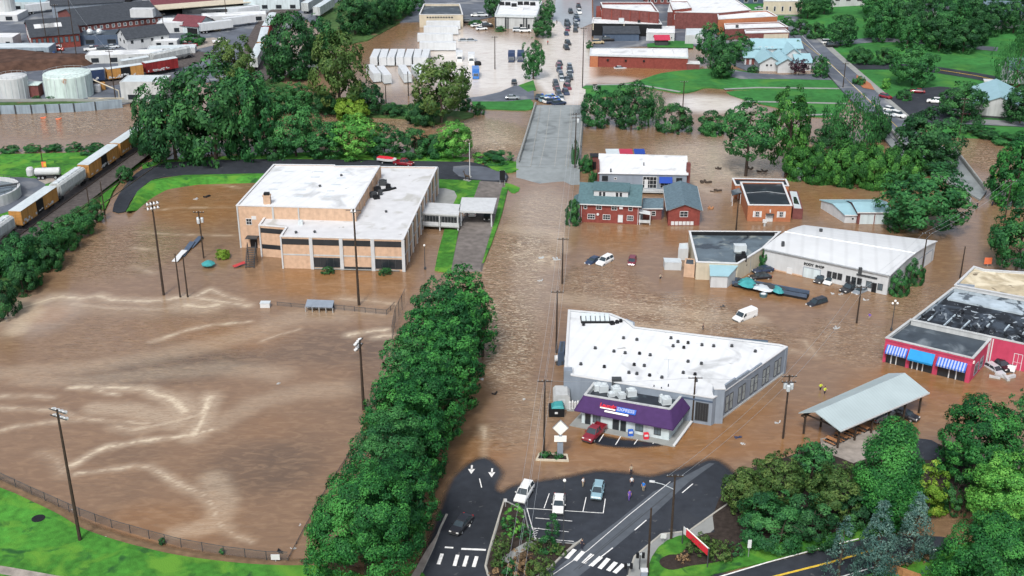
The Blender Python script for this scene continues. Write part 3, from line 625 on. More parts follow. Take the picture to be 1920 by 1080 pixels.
cov = np.ones(len(co)); yy = np.where(wy < 320)[0]
for P_, w_ in SOFT:
    x0, x1, y0, y1 = min(p[0] for p in P_)-6, max(p[0] for p in P_)+6, min(p[1] for p in P_)-6, max(p[1] for p in P_)+6
    k = yy[(wx[yy] > x0) & (wx[yy] < x1) & (wy[yy] > y0) & (wy[yy] < y1)]; x, y = wx[k], wy[k]; dm = np.full(len(k), 1e9); n = len(P_)
    for i in range(n):
        a, b = P_[i], P_[(i+1) % n]; dx, dy = b[0]-a[0], b[1]-a[1]; t_ = np.clip(((x-a[0])*dx+(y-a[1])*dy)/max(1e-9, dx*dx+dy*dy), 0, 1); dm = np.minimum(dm, np.hypot(x-a[0]-t_*dx, y-a[1]-t_*dy))
    cov[k] = np.minimum(cov[k], dm/(w_*.8))
WATER_ME.attributes.new('cover', 'FLOAT', 'POINT').data.foreach_set('value', np.clip(cov, 0, 1).astype(np.float32))
# ---------------------------------------------------------------- trees
def crown_arrays(r, zc, rz, nb, leaf_s, dens, shape='round', seed=0, floor=.05):
    """leaf-sized faces on clumps spread through a crown; returns verts, quads, tint"""
    g = np.random.default_rng(seed)
    d = g.normal(size=(nb, 3)); d /= np.linalg.norm(d, axis=1)[:,None]
    if shape in ('round', 'oval', 'bush'): d[:,2] = np.where(d[:,2] < -.9, -d[:,2], d[:,2])
    nb = int(nb*2.3) if shape in ('round','oval','bush','willow') else nb; d = g.normal(size=(nb, 3)) if len(d) != nb else d; d /= np.linalg.norm(d, axis=1)[:,None]
    rad = np.where(g.uniform(0, 1, nb) < .72, g.uniform(.74, 1.0, nb), g.uniform(.3, .7, nb))
    if shape == 'cone':
        t = g.uniform(0, 1, nb)**.75; a = g.uniform(0, 2*pi, nb)+0; rr = (1-t)*.9+.06
        k = .45+.55*g.uniform(0, 1, nb)**.5
        C = np.stack([np.cos(a)*rr*k, np.sin(a)*rr*k, -1+2*t], 1); br = .12+.16*(1-t)
    elif shape == 'column':
        t = g.uniform(0, 1, nb); a = g.uniform(0, 2*pi, nb); rr = .75*np.sin(np.clip(t,.02,1)**.6*pi*.85+.25)
        C = np.stack([np.cos(a)*rr, np.sin(a)*rr, -1+2*t], 1); br = g.uniform(.25, .45, nb)
    else:
        rho = np.hypot(d[:,0], d[:,1]); up_ = np.where(d[:,2] < 0, np.maximum(rho, .86+.22*d[:,2]), rho); d[:,:2] *= (up_/np.maximum(rho, .05))[:,None]
        C = d*rad[:,None]; br = g.uniform(.10, .23, nb)*(1.25 if shape == 'bush' else 1)
        if shape == 'willow': C[:,2] *= .9; br *= .8
    C = C+g.normal(size=C.shape)*.05
    C[:,0] *= r; C[:,1] *= r; C[:,2] = C[:,2]*rz
    if shape == 'oval': f = 1-.22*np.clip(C[:,2]/rz, -1, 1); C[:,0] *= f; C[:,1] *= f
    br = br*min(r, rz*1.3)
    cnt = np.maximum(8, (dens*(.85 if shape != 'bush' else 1.3)*4*pi*br**2/(leaf_s**2)).astype(int))
    idx = np.repeat(np.arange(nb), cnt); n = len(idx)
    dd = g.normal(size=(n, 3)); dd /= np.linalg.norm(dd, axis=1)[:,None]
    cn = C/np.maximum(1e-6, np.linalg.norm(C/np.array([r, r, rz]), axis=1))[:,None]/np.array([r, r, rz])
    out = (dd*cn[idx]).sum(1); flip = out < -.25; dd[flip] *= -1        # clumps face outwards
    sq = np.array([1, 1, .8 if shape not in ('willow',) else 1.5])
    Pn = C[idx]+dd*(br[idx]*g.uniform(.72, 1.08, n))[:,None]*sq
    if shape == 'willow': Pn[:,2] -= g.uniform(0, 1, n)**2*rz*.45
    cd_ = C[idx]/np.array([r, r, rz]); cd_ /= np.maximum(.2, np.linalg.norm(cd_, axis=1))[:,None]; nrm = dd*.75+cd_*.55+g.normal(size=(n, 3))*.36+np.array([0, 0, .25]); nrm /= np.linalg.norm(nrm, axis=1)[:,None]
    t1 = np.cross(nrm, g.normal(size=(n, 3))); t1 /= np.linalg.norm(t1, axis=1)[:,None]; t2 = np.cross(nrm, t1)
    if shape == 'willow': t1 = np.tile([0, 0, 1.], (n, 1)); t2 = np.cross(t1, nrm); t2 /= np.maximum(1e-6, np.linalg.norm(t2, axis=1))[:,None]
    s = leaf_s*g.uniform(.55, 1.25, n)[:,None]; asp = .62 if shape not in ('cone', 'willow') else .42
    V = np.stack([Pn-t1*s*.62, Pn+t2*s*asp*.5-t1*s*.05, Pn+t1*s*.62+nrm*s*-.15, Pn-t2*s*asp*.5-t1*s*.05], 1)
    V[:,:,2] += zc
    keep = V[:,:,2].min(1) > floor; V = V[keep]; idx = idx[keep]
    tint = np.clip(.5+g.normal(size=nb)[idx]*.20+g.normal(size=len(idx))*.15, 0, 1)
    q = np.arange(len(V)*4).reshape(-1, 4); return V.reshape(-1, 3), q, tint
def crown_mesh(name, m_, *a, **k):
    V, q, t = crown_arrays(*a, **k); me = npmesh(name, V, q, M[m_])
    me.attributes.new('tint', 'FLOAT', 'FACE').data.foreach_set('value', t.astype(np.float32)); return me
def trunk_mb(h, r, spread, n=5, seed=0, multi=1):
    g = random.Random(seed); mb = MB()
    for k in range(multi):
        o = Vector((g.uniform(-1,1), g.uniform(-1,1), 0))*(.35*spread if multi > 1 else 0)
        top = o*1.6+Vector((g.uniform(-.2,.2)*spread*.3, g.uniform(-.2,.2)*spread*.3, h))
        mb.tube([o+Vector((0,0,-1.2)), o, o.lerp(top, .3)+Vector((g.uniform(-.2,.2), g.uniform(-.2,.2), 0)), o.lerp(top, .65), top], [r*1.5, r*1.25, r, r*.7, r*.25], 7)
        for i in range(n):
            a = g.uniform(0, 2*pi); b = o.lerp(top, g.uniform(.3, .75)); e = b+Vector((cos(a)*spread*g.uniform(.4,.75), sin(a)*spread*g.uniform(.4,.75), h*g.uniform(.12,.35)))
            mb.tube([b, b.lerp(e, .5)+Vector((0,0,.2)), e], [r*.45, r*.3, r*.1], 5)
    return mb
# kind: shape, leaf, clump count, trunk share below the crown
KINDS = dict(street=('oval','leaf_street',120,.0), dark=('round','leaf_dark',90,.03), mid=('round','leaf_mid',80,.03), bright=('round','leaf_bright',90,.03), olive=('round','leaf_olive',70,.05),
             yellow=('bush','leaf_yellow',60,.05), bush=('bush','leaf_mid',34,.0), darkbush=('bush','leaf_dark',34,.0), brightbush=('bush','leaf_bright',34,.0), willow=('willow','leaf_mid',70,.05), spruce=('cone','leaf_spruce',150,.06),
             column=('column','leaf_mid',70,.03), conedark=('column','leaf_street',110,.03), purple=('round','leaf_purple',40,.15), sparse=('round','leaf_olive',34,.22), cypress=('column','leaf_dark',30,.02), bamboo=('bush','leaf_bamboo',60,.0), tallmid=('round','leaf_mid',70,.26), tallolive=('round','leaf_bamboo',80,.14), lowtree=('round','leaf_mid',80,-.08), lowdark=('round','leaf_dark',80,-.08), rust=('bush','leaf_rust',20,0))
PROTO = {}
def tree(u, vt, vb, wpx, kind, label, name=None, group=None, z=None, cat=None, uniq=False, vbase=None):
    p = G(u, vb); z0 = z if z is not None else (hillz(p.x, p.y) if p.x > 96 and p.y > 290 and hillz(p.x,p.y) > .3 else 0.0)
    if z0: p = G(u, vb, z0)
    h = hgt(u, vb, vt, z0)-z0; r = wpx/2/pxm(vb)
    shape, lf, nb, tr = KINDS[kind]
    bushy = shape == 'bush'; h = max(h, r*.5)
    # the crown's near shoulder, not its very top, draws the outline from above
    h *= .94
    dist = p.length; name = name or ('shrub' if bushy else 'tree')
    t = thing(name, label, cat or ('shrub' if bushy else 'tree'), tuple(p), group)
    zb = tr*h;  rz = (h-zb)/2; zc = zb+rz
    if bushy: zc = h*.38; rz = h*.62
    key = (kind, rnd.randint(0, 2))
    ls = max(.30, min(.95, dist/430))
    near = uniq or dist < 215
    if near:
        me = crown_mesh('crown', lf, r, zc, rz, nb if r > 3 else max(14, int(nb*.5)), ls*(.8 if r < 2.5 else 1), 1.15 if kind not in ('sparse','spruce') else .75, shape=shape, seed=rnd.randint(0, 9999))
        sc = None
    else:
        rk = 4.5
        if key not in PROTO:
            PROTO[key] = crown_mesh('crown', lf, rk, 0, rk, nb if nb < 70 else int(nb*.8), .40, 1.25 if kind != 'sparse' else .55, shape='bush' if bushy else shape, seed=sum(map(ord, kind))+key[1]*31, floor=-99)
        me = PROTO[key]; sc = (r/rk, r/rk, rz/rk)
    c = link('crown', me, t)
    if sc: c.scale = sc; c.location = (0, 0, zc); c.rotation_euler = (0, 0, rnd.uniform(0, 6.28))
    tm = trunk_mb(zc+rz*.55, max(.06, min(.45, h*.018)), r, 5 if r > 2 else 3, rnd.randint(0, 999), 3 if bushy else 1)
    tm.build('trunk', M['bark'], t, org=(0,0,0)); return t
# ---------------------------------------------------------------- vehicles (front towards local +x)
def car_body(st, hw):
    R = []
    for x, zt, wk in st:
        w = hw*wk; zl = .30
        R.append([(x,-w*.93,zl),(x,-w,zl+.25),(x,-w*.97,zt-.18),(x,-w*.84,zt),(x,w*.84,zt),(x,w*.97,zt-.18),(x,w,zl+.25),(x,w*.93,zl)])
    return MB().rings(R)
SPEC = dict(
  sedan=([(-2.34,.72,.86),(-2.25,.92,.95),(-1.5,.98,1),(-.4,.96,1),(.95,.95,1),(1.6,.88,.98),(2.15,.78,.93),(2.34,.60,.82)], .9, (-1.85,1.1,-1.15,.2,.95,1.43)),
  hatch=([(-2.1,.80,.88),(-2.0,1.0,.96),(-1.2,1.02,1),(.9,1.0,1),(1.5,.92,.98),(1.95,.82,.93),(2.1,.62,.82)], .88, (-2.0,1.1,-1.6,.2,1.0,1.52)),
  suv=([(-2.35,.85,.90),(-2.28,1.08,.97),(-1.2,1.10,1),(.95,1.08,1),(1.6,1.02,.99),(2.2,.94,.95),(2.38,.72,.86)], .95, (-2.25,1.15,-2.0,.35,1.08,1.76)),
  pickup=([(-.75,1.12,1),(.3,1.12,1),(1.2,1.12,1),(1.8,1.06,1),(2.6,.98,.96),(2.78,.74,.88)], 1.0, (-.70,1.35,-.55,.6,1.12,1.86)))
def wheel(name, parent, x, y, r=.34, w=.24):
    R = [[(x+rr*cos(a), y+yy, r+rr*sin(a)) for a in [2*pi*k/12 for k in range(12)]] for rr, yy in ((r*.7,-w/2),(r,-w/2+.03),(r,w/2-.03),(r*.7,w/2))]
    o = MB().rings(R).build(name, M['rubber'], parent)
    sd = 1 if y > 0 else -1; R = [[(x+r*.6*cos(a), y+yy, r+r*.6*sin(a)) for a in [2*pi*k/10 for k in range(10)]] for yy in (sd*(w/2-.06), sd*(w/2+.012))]
    MB().rings(R).build('rim', M['steel'], o); return o
def frustum(x0, x1, hw0, z0, X0, X1, hw1, z1):
    return [[(x0,-hw0,z0),(x1,-hw0*.9,z0),(x1,hw0*.9,z0),(x0,hw0,z0)], [(X0,-hw1,z1),(X1,-hw1*.95,z1),(X1,hw1*.95,z1),(X0,hw1,z1)]]
def make_car(kind, pm, label, name=None, cat=None):
    st, hw, (bx0,bx1,rx0,rx1,zb,zr) = SPEC[kind]; t = thing(name or {'pickup':'pickup_truck'}.get(kind,'car'), label, cat or {'pickup':'pickup truck','suv':'car'}.get(kind,'car'))
    body = car_body(st, hw); L1 = st[-1][0]; L0 = st[0][0]
    if kind == 'pickup':
        L0 = -2.75
        for s in (-1,1): body.obox((-2.75,s*.98-(.08 if s>0 else 0),.4),(2.0,0,0),(0,.08,0),(0,0,.72))
        body.obox((-2.75,-.98,.4),(.08,0,0),(0,1.96,0),(0,0,.70)); body.obox((-2.70,-.95,.35),(2.0,0,0),(0,1.9,0),(0,0,.22))
    body.build('body', M[pm], t)
    MB().rings(frustum(bx0,bx1,hw*.90,zb-.03,rx0,rx1,hw*.70,zr-.04)).build('window', M['car_glass'], t)
    rf = MB().rings([[(rx0-.08,-hw*.72,zr-.05),(rx1+.10,-hw*.68,zr-.06),(rx1+.10,hw*.68,zr-.06),(rx0-.08,hw*.72,zr-.05)],[(rx0,-hw*.66,zr+.02),(rx1,-hw*.62,zr+.01),(rx1,hw*.62,zr+.01),(rx0,hw*.66,zr+.02)]])
    for sx, (a, b) in (((bx0+.02,rx0),(bx0,rx0)),((bx1,rx1),(bx1,rx1))):
        for s in (-1,1): rf.tube([(a,s*hw*.87,zb-.02),(b,s*hw*.70,zr-.03)], .045, 4)
    mx = (rx0+rx1)/2
    for s in (-1,1): rf.tube([(mx,s*hw*.905,zb-.02),(mx,s*hw*.71,zr-.03)], .05, 4)
    rf.build('roof', M[pm], t)
    for wx in (L1-.92, L0+.85):
        for s in (-1,1): wheel('wheel', t, wx, s*(hw-.10), .36 if kind in ('suv','pickup') else .32)
    zt = st[-2][1]
    for s in (-1,1):
        MB().box(L1-.10, s*hw*.62, zt-.20, .16, .34, .16).build('headlight', M['lamp_clear'], t)
        MB().box(L0+.02, s*hw*.78, .72, .10, .24, .18).build('taillight', M['lamp_red'], t)
        MB().box(bx1-.25, s*(hw+.06), zb+.02, .14, .16, .12).build('mirror', M[pm], t)
    MB().obox((L1-.12,-hw*.8,.34),(.16,0,0),(0,hw*1.6,0),(0,0,.16)).build('bumper', M['dark_metal'], t)
    return t
def make_van(pm, label):
    t = thing('van', label, 'van'); st = [(-2.7,1.15,.96),(-2.62,1.2,1),(.9,1.2,1),(1.6,1.16,1),(2.3,1.02,.95),(2.6,.72,.88)]
    b = car_body(st, 1.0); b.rings([[(-2.68,-.98,1.15),(1.55,-.93,1.15),(1.55,.93,1.15),(-2.68,.98,1.15)],[(-2.64,-.93,1.9),(.95,-.88,1.9),(.95,.88,1.9),(-2.64,.93,1.9)],[(-2.55,-.72,2.1),(.80,-.68,2.1),(.80,.68,2.1),(-2.55,.72,2.1)]])
    b.build('body', M[pm], t)
    MB().rings([[(1.58,-.82,1.18),(1.66,-.80,1.18),(1.66,.80,1.18),(1.58,.82,1.18)],[(1.02,-.76,1.86),(1.10,-.74,1.86),(1.10,.74,1.86),(1.02,.76,1.86)]]).build('windshield', M['car_glass'], t)
    for s in (-1,1):
        mb = MB(); y = s*.955; mb.rings([[(.55,y-.02,1.25),(1.35,y-.02,1.25),(1.35,y+.02,1.25),(.55,y+.02,1.25)],[(.55,y-s*.05-.02,1.78),(1.0,y-s*.05-.02,1.78),(1.0,y-s*.05+.02,1.78),(.55,y-s*.05+.02,1.78)]]); mb.build('side_window', M['car_glass'], t)
        for wx in (1.65,-1.75): wheel('wheel', t, wx, s*.90, .36)
        MB().box(2.48, s*.66, .72, .16, .34, .2).build('headlight', M['lamp_clear'], t); MB().box(-2.68, s*.86, .9, .10, .16, .3).build('taillight', M['lamp_red'], t); MB().box(1.3, s*1.08, 1.25, .14, .2, .2).build('mirror', M['black'], t)
    MB().obox((2.46,-.85,.34),(.18,0,0),(0,1.7,0),(0,0,.22)).build('bumper', M['dark_metal'], t); return t
FARCAR = {}
def far_car(u, v, ang, kind, pm, label, group=None, z=.0, name='car', cat='car'):
    """a car only a few pixels long: one mesh with body, glass and wheels"""
    if (kind, pm) not in FARCAR:
        mb = MB(); st, hw, (bx0,bx1,rx0,rx1,zb,zr) = SPEC[kind]; R = car_body(st, hw); mb.add(R.v, R.f)
        if kind == 'pickup': mb.obox((-2.75,-.95,.4),(2.0,0,0),(0,1.9,0),(0,0,.6))
        mb.obox((rx0,-hw*.7,zr-.03),(rx1-rx0,0,0),(0,hw*1.4,0),(0,0,.05)); mb.cur = 1; mb.rings(frustum(bx0,bx1,hw*.9,zb-.03,rx0,rx1,hw*.72,zr-.02)); mb.cur = 2
        for wx in (st[-1][0]-.9, (-2.75 if kind == 'pickup' else st[0][0])+.85):
            for s in (-1,1): mb.rings([[(wx+.34*cos(a), s*hw*.9+yy, .34+.34*sin(a)) for a in [2*pi*k/8 for k in range(8)]] for yy in (-.12,.12)])
        FARCAR[kind,pm] = mb
    p = G(u, v, z); o = FARCAR[kind,pm].build(name, [M[pm], M['car_glass'], M['rubber']]); o.location = p; o.rotation_euler = (0,0,ang); return tag(o, label, cat, group)

def make_trailer(pm, label, L=13.5, h=2.9):
    t = thing('semi_trailer', label, 'trailer'); mb = MB().obox((-L/2,-1.28,1.15),(L,0,0),(0,2.56,0),(0,0,h)); mb.build('box', M[pm], t)
    mb = MB(); n = int(L/1.2)
    for i in range(n+1):
        for s in (-1,1): mb.box(-L/2+L*i/n, s*1.30, 1.15, .06, .05, h)
    mb.build('rib', M['galv'], t); MB().obox((-L/2-.03,-1.2,1.2),(.04,0,0),(0,2.4,0),(0,0,h-.1)).build('rear_door', M['galv'], t)
    for x in (-L/2+1.2, -L/2+2.5):
        for s in (-1,1): wheel('wheel', t, x, s*1.0, .5, .5)
    mb = MB(); mb.obox((-L/2+.4,-.5,.95),(L-.8,0,0),(0,1,0),(0,0,.2)); mb.box(L/2-2.5,-.8,0.1,.15,.15,1); mb.box(L/2-2.5,.8,0.1,.15,.15,1); mb.build('chassis', M['dark_metal'], t); return t
def make_lorry(pm, label, box='trailer_white', L=6):
    t = thing('box_truck', label, 'truck'); MB().obox((-L/2,-1.2,1.0),(L-1.9,0,0),(0,2.4,0),(0,0,2.4)).build('cargo_box', M[box], t)
    c = MB(); x0 = L/2-1.8; c.rings([[(x0,-1.05,.5),(L/2,-1.0,.5),(L/2,1.0,.5),(x0,1.05,.5)],[(x0,-1.05,1.35),(L/2-.02,-1.0,1.3),(L/2-.02,1.0,1.3),(x0,1.05,1.35)],[(x0,-.95,2.3),(L/2-.75,-.9,2.3),(L/2-.75,.9,2.3),(x0,.95,2.3)]]); c.build('cab', M[pm], t)
    MB().rings([[(L/2-.08,-.88,1.42),(L/2,-.88,1.38),(L/2,.88,1.38),(L/2-.08,.88,1.42)],[(L/2-.72,-.8,2.2),(L/2-.66,-.8,2.2),(L/2-.66,.8,2.2),(L/2-.72,.8,2.2)]]).build('windshield', M['car_glass'], t)
    for x in (L/2-.8,-L/2+1.2):
        for s in (-1,1): wheel('wheel', t, x, s*.95, .45, .35)
    MB().obox((-L/2+.3,-.45,.6),(L-1,0,0),(0,.9,0),(0,0,.35)).build('chassis', M['dark_metal'], t); return t
def bogie(t, x):
    mb = MB()
    for dx in (-.9,.9):
        for s in (-1,1): mb.rings([[(x+dx+.45*cos(a), s*.72+yy, .45+.45*sin(a)) for a in [2*pi*k/10 for k in range(10)]] for yy in (-.07,.07)])
    for s in (-1,1): mb.box(x, s*.85, .3, 2.3, .14, .4)
    mb.box(x, 0, .55, .5, 1.7, .35); mb.build('bogie', M['black'], t)
def make_boxcar(pm, door, label, L=15.6, roof='pale_metal', h=3.5):
    t = thing('boxcar', label, 'freight car'); MB().obox((-L/2,-1.45,1.0),(L,0,0),(0,2.9,0),(0,0,h)).build('body', M[pm], t)
    R = [[(x,-1.5,h+1.0),(x,-1.5,h+1.06),(x,0,h+1.28),(x,1.5,h+1.06),(x,1.5,h+1.0)] for x in (-L/2-.06,L/2+.06)]; MB().rings(R).build('roof', M[roof], t)
    mb = MB()
    for i in range(15):
        x = -L/2+L*i/14
        if abs(x) < 1.8: continue
        for s in (-1,1): mb.box(x, s*1.47, 1.0, .10, .08, h)
    for i in range(9): mb.box(-L/2-.04, 0, 1.2+i*.37, .08, 2.7, .10); mb.box(L/2+.04, 0, 1.2+i*.37, .08, 2.7, .10)
    mb.build('rib', M[pm], t)
    for s in (-1,1):
        d = MB().obox((-1.6,s*1.47-.05,1.05),(3.2,0,0),(0,.1,0),(0,0,h-.15)).build('door', M[door], t)
        g = MB(); rr = random.Random(int(L*10)+s)
        for k in range(16): x = rr.uniform(-L/2+.4, L/2-2.2); g.box(x, s*1.535, 1.1+rr.uniform(0,.7), rr.uniform(.3,1.0), .02, rr.uniform(.2,.6))
        g.build('graffiti', M['white_trim'], t)
    bogie(t, -L/2+2.2); bogie(t, L/2-2.2); return t
def make_hopper(pm, label, L=14.6):
    t = thing('hopper_car', label, 'freight car'); mb = MB()
    R = [[(x,-1.15,1.5),(x,-1.48,2.2),(x,-1.48,4.0),(x,-1.1,4.45),(x,1.1,4.45),(x,1.48,4.0),(x,1.48,2.2),(x,1.15,1.5)] for x in (-L/2+.9,L/2-.9)]; mb.rings(R)
    for k in range(3): x = -L/2+2.9+k*(L-5.8)/2; mb.rings([[(x-1.7,-1.2,1.7),(x+1.7,-1.2,1.7),(x+1.7,1.2,1.7),(x-1.7,1.2,1.7)],[(x-.4,-.5,.6),(x+.4,-.5,.6),(x+.4,.5,.6),(x-.4,.5,.6)]])
    mb.build('body', M[pm], t)
    mb = MB()
    for i in range(12):
        x = -L/2+1.0+(L-2)*i/11
        for s in (-1,1): mb.box(x, s*1.5, 2.2, .08, .06, 1.8)
    mb.build('rib', M[pm], t); mb = MB()
    mb.obox((-L/2+.8,-.45,4.46),(L-1.6,0,0),(0,.9,0),(0,0,.10))
    for k in range(6): mb.box(-L/2+2+k*(L-4)/5, 0, 4.5, 1.0, 1.3, .16)
    mb.build('hatch', M['galv'], t); mb = MB()
    for s in (-1,1):
        mb.obox((s*(L/2-.9)-(.0 if s>0 else 1.0),-1.4,1.0),(1.0,0,0),(0,2.8,0),(0,0,.25))
        for y in (-1.3,1.3): mb.tube([(s*(L/2-.05),y,1.1),(s*(L/2-.9),y,3.9)], .06, 4); mb.tube([(s*(L/2-.05),y,1.1),(s*(L/2-.05),y,4.2)], .04, 4)
    mb.build('end_frame', M['dark_metal'], t); bogie(t, -L/2+1.6); bogie(t, L/2-1.6); return t

# ---------------------------------------------------------------- poles, lamps, wires, fences
def utility_pole(u, v, vt, label, arms=1, trans=0, lean=0, z=0.0, lamp=None, group='wooden utility poles', name='utility_pole', r=.17, du=0):
    p = G(u, v, z); h = hgt(u, v, vt, z)-z; t = thing(name, label, 'utility pole', tuple(p), group); o = Vector((0,0,0))
    MB().tube([(0,0,-1.5),(0,0,0),(lean*.5,0,h*.5),(lean,0,h)], [r*1.15,r*1.1,r*.9,r*.7], 8).build('pole', M['wood_pole'], t, org=o)
    for k in range(arms):
        z_ = h-.35-k*1.0; MB().obox((lean-1.15,-.06,z_),(2.3,0,0),(0,.12,0),(0,0,.14)).build('crossarm', M['wood_pole'], t, org=o)
        mb = MB()
        for x in (-1.05,-.4,.4,1.05): mb.lathe([(.05,0),(.07,.08),(.03,.2)], (lean+x,0,z_+.14), 6)
        mb.build('insulator', M['steel'], t, org=o)
    for k in range(trans):
        a = k*2*pi/max(trans,2)+.3; MB().lathe([(.05,-.02),(.30,0),(.32,.1),(.32,.95),(.26,1.05),(.08,1.12)], (lean*.8+cos(a)*.55,sin(a)*.55,h-2.6), 10).build('transformer', M['galv'], t, org=o)
    if lamp:
        dx, dy, zl = lamp; e = Vector((dx,dy,zl+.9)); MB().tube([(lean*.7,0,zl),(dx*.5,dy*.5,zl+.65),e], .05, 5).build('lamp_arm', M['galv'], t, org=o)
        MB().box(e.x, e.y, e.z-.06, .75, .3, .16, math.atan2(dy,dx)).build('lamp_head', M['white_trim'], t, org=o)
    return t
def stadium_light(u, v, vt, label, face, z=0.0, lean=0, rows=2, cols=4):
    p = G(u, v, z); h = hgt(u, v, vt, z)-z; t = thing('stadium_light', label, 'floodlight pole', tuple(p), 'floodlight poles round the ball field'); o = Vector((0,0,0))
    MB().tube([(0,0,-1.5),(0,0,0),(lean*.5,0,h*.5),(lean,0,h)], [.28,.27,.21,.15], 8).build('pole', M['wood_pole'], t, org=o)
    c, s_ = cos(face), sin(face); mb = MB()
    for k in range(rows):
        a = Vector((lean+s_*1.5,-c*1.5,h-.3-k*.95)); mb.obox(a-Vector((c*.05,s_*.05,0)), (-s_*3.0,c*3.0,0), (c*.1,s_*.1,0), (0,0,.1))
    mb.build('crossarm', M['dark_metal'], t, org=o)
    for k in range(rows):
        for i in range(cols):
            w = (i-(cols-1)/2)*.66; q = Vector((lean-s_*w+c*.35, c*w+s_*.35, h-.3-k*.95)); d = Vector((c,s_,-.75)).normalized(); mb = MB()
            mb.tube([q-d*.35,q-d*.1,q+d*.22,q+d*.28], [.09,.18,.26,.24], 8); mb.build('floodlight', M['white_trim'], t, org=o)
    return t
def street_lamp(u, v, vt, label, z=0.0, globes=1, m_='dark_metal'):
    p = G(u, v, z); h = hgt(u, v, vt, z)-z; t = thing('street_lamp', label, 'street lamp', tuple(p)); o = Vector((0,0,0))
    MB().lathe([(.22,-.8),(.22,.5),(.09,.7),(.06,h-.5)], (0,0,0), 8).build('pole', M[m_], t, org=o)
    pts = [(0,0)] if globes == 1 else [(0,0),(.45,0),(-.45,0)]
    for i, (x, y) in enumerate(pts):
        zz = h-.25 if i == 0 else h-.75
        if i: MB().tube([(0,0,h-1.1),(x,y,h-1.1),(x,y,zz-.2)], .03, 4).build('lamp_arm', M[m_], t, org=o)
        MB().ball((x,y,zz), .24, .24, .26).build('globe', M['lamp_clear'], t, org=o, smooth=True)
    return t
def wire(pts, label, sag=.6, r=.019, group='overhead power lines'):
    mb = MB()
    for a, b in zip(pts, pts[1:]):
        a, b = Vector(a), Vector(b); mb.tube([a.lerp(b, t/10)-Vector((0,0,sag*4*(t/10)*(1-t/10))) for t in range(11)], r, 4, False)
    return tag(mb.build('power_line', M['steel']), label, 'power line', group)
def mesh_fence(P, h, label, z0=0.0, step=3.0, name='chain_link_fence'):
    P = [Vector((p[0],p[1],z0)) for p in P]; t = thing(name, label, 'fence', tuple(P[0])); m1, m2 = MB(), MB()
    for a, b in zip(P, P[1:]):
        d = b-a; n = max(1, round(d.length/step)); m1.poly([a+Vector((0,0,.05)), b+Vector((0,0,.05)), b+Vector((0,0,h)), a+Vector((0,0,h))]); m2.tube([a+Vector((0,0,h)), b+Vector((0,0,h))], .045, 5)
        for i in range(n): q = a+d*(i/n); MB().tube([q-Vector((0,0,.6)), q+Vector((0,0,h+.08))], .055, 5).build('post', M['dark_metal'], t)
    m2.build('top_rail', M['dark_metal'], t); m1.build('wire_mesh', M['chain_link'], t); return t

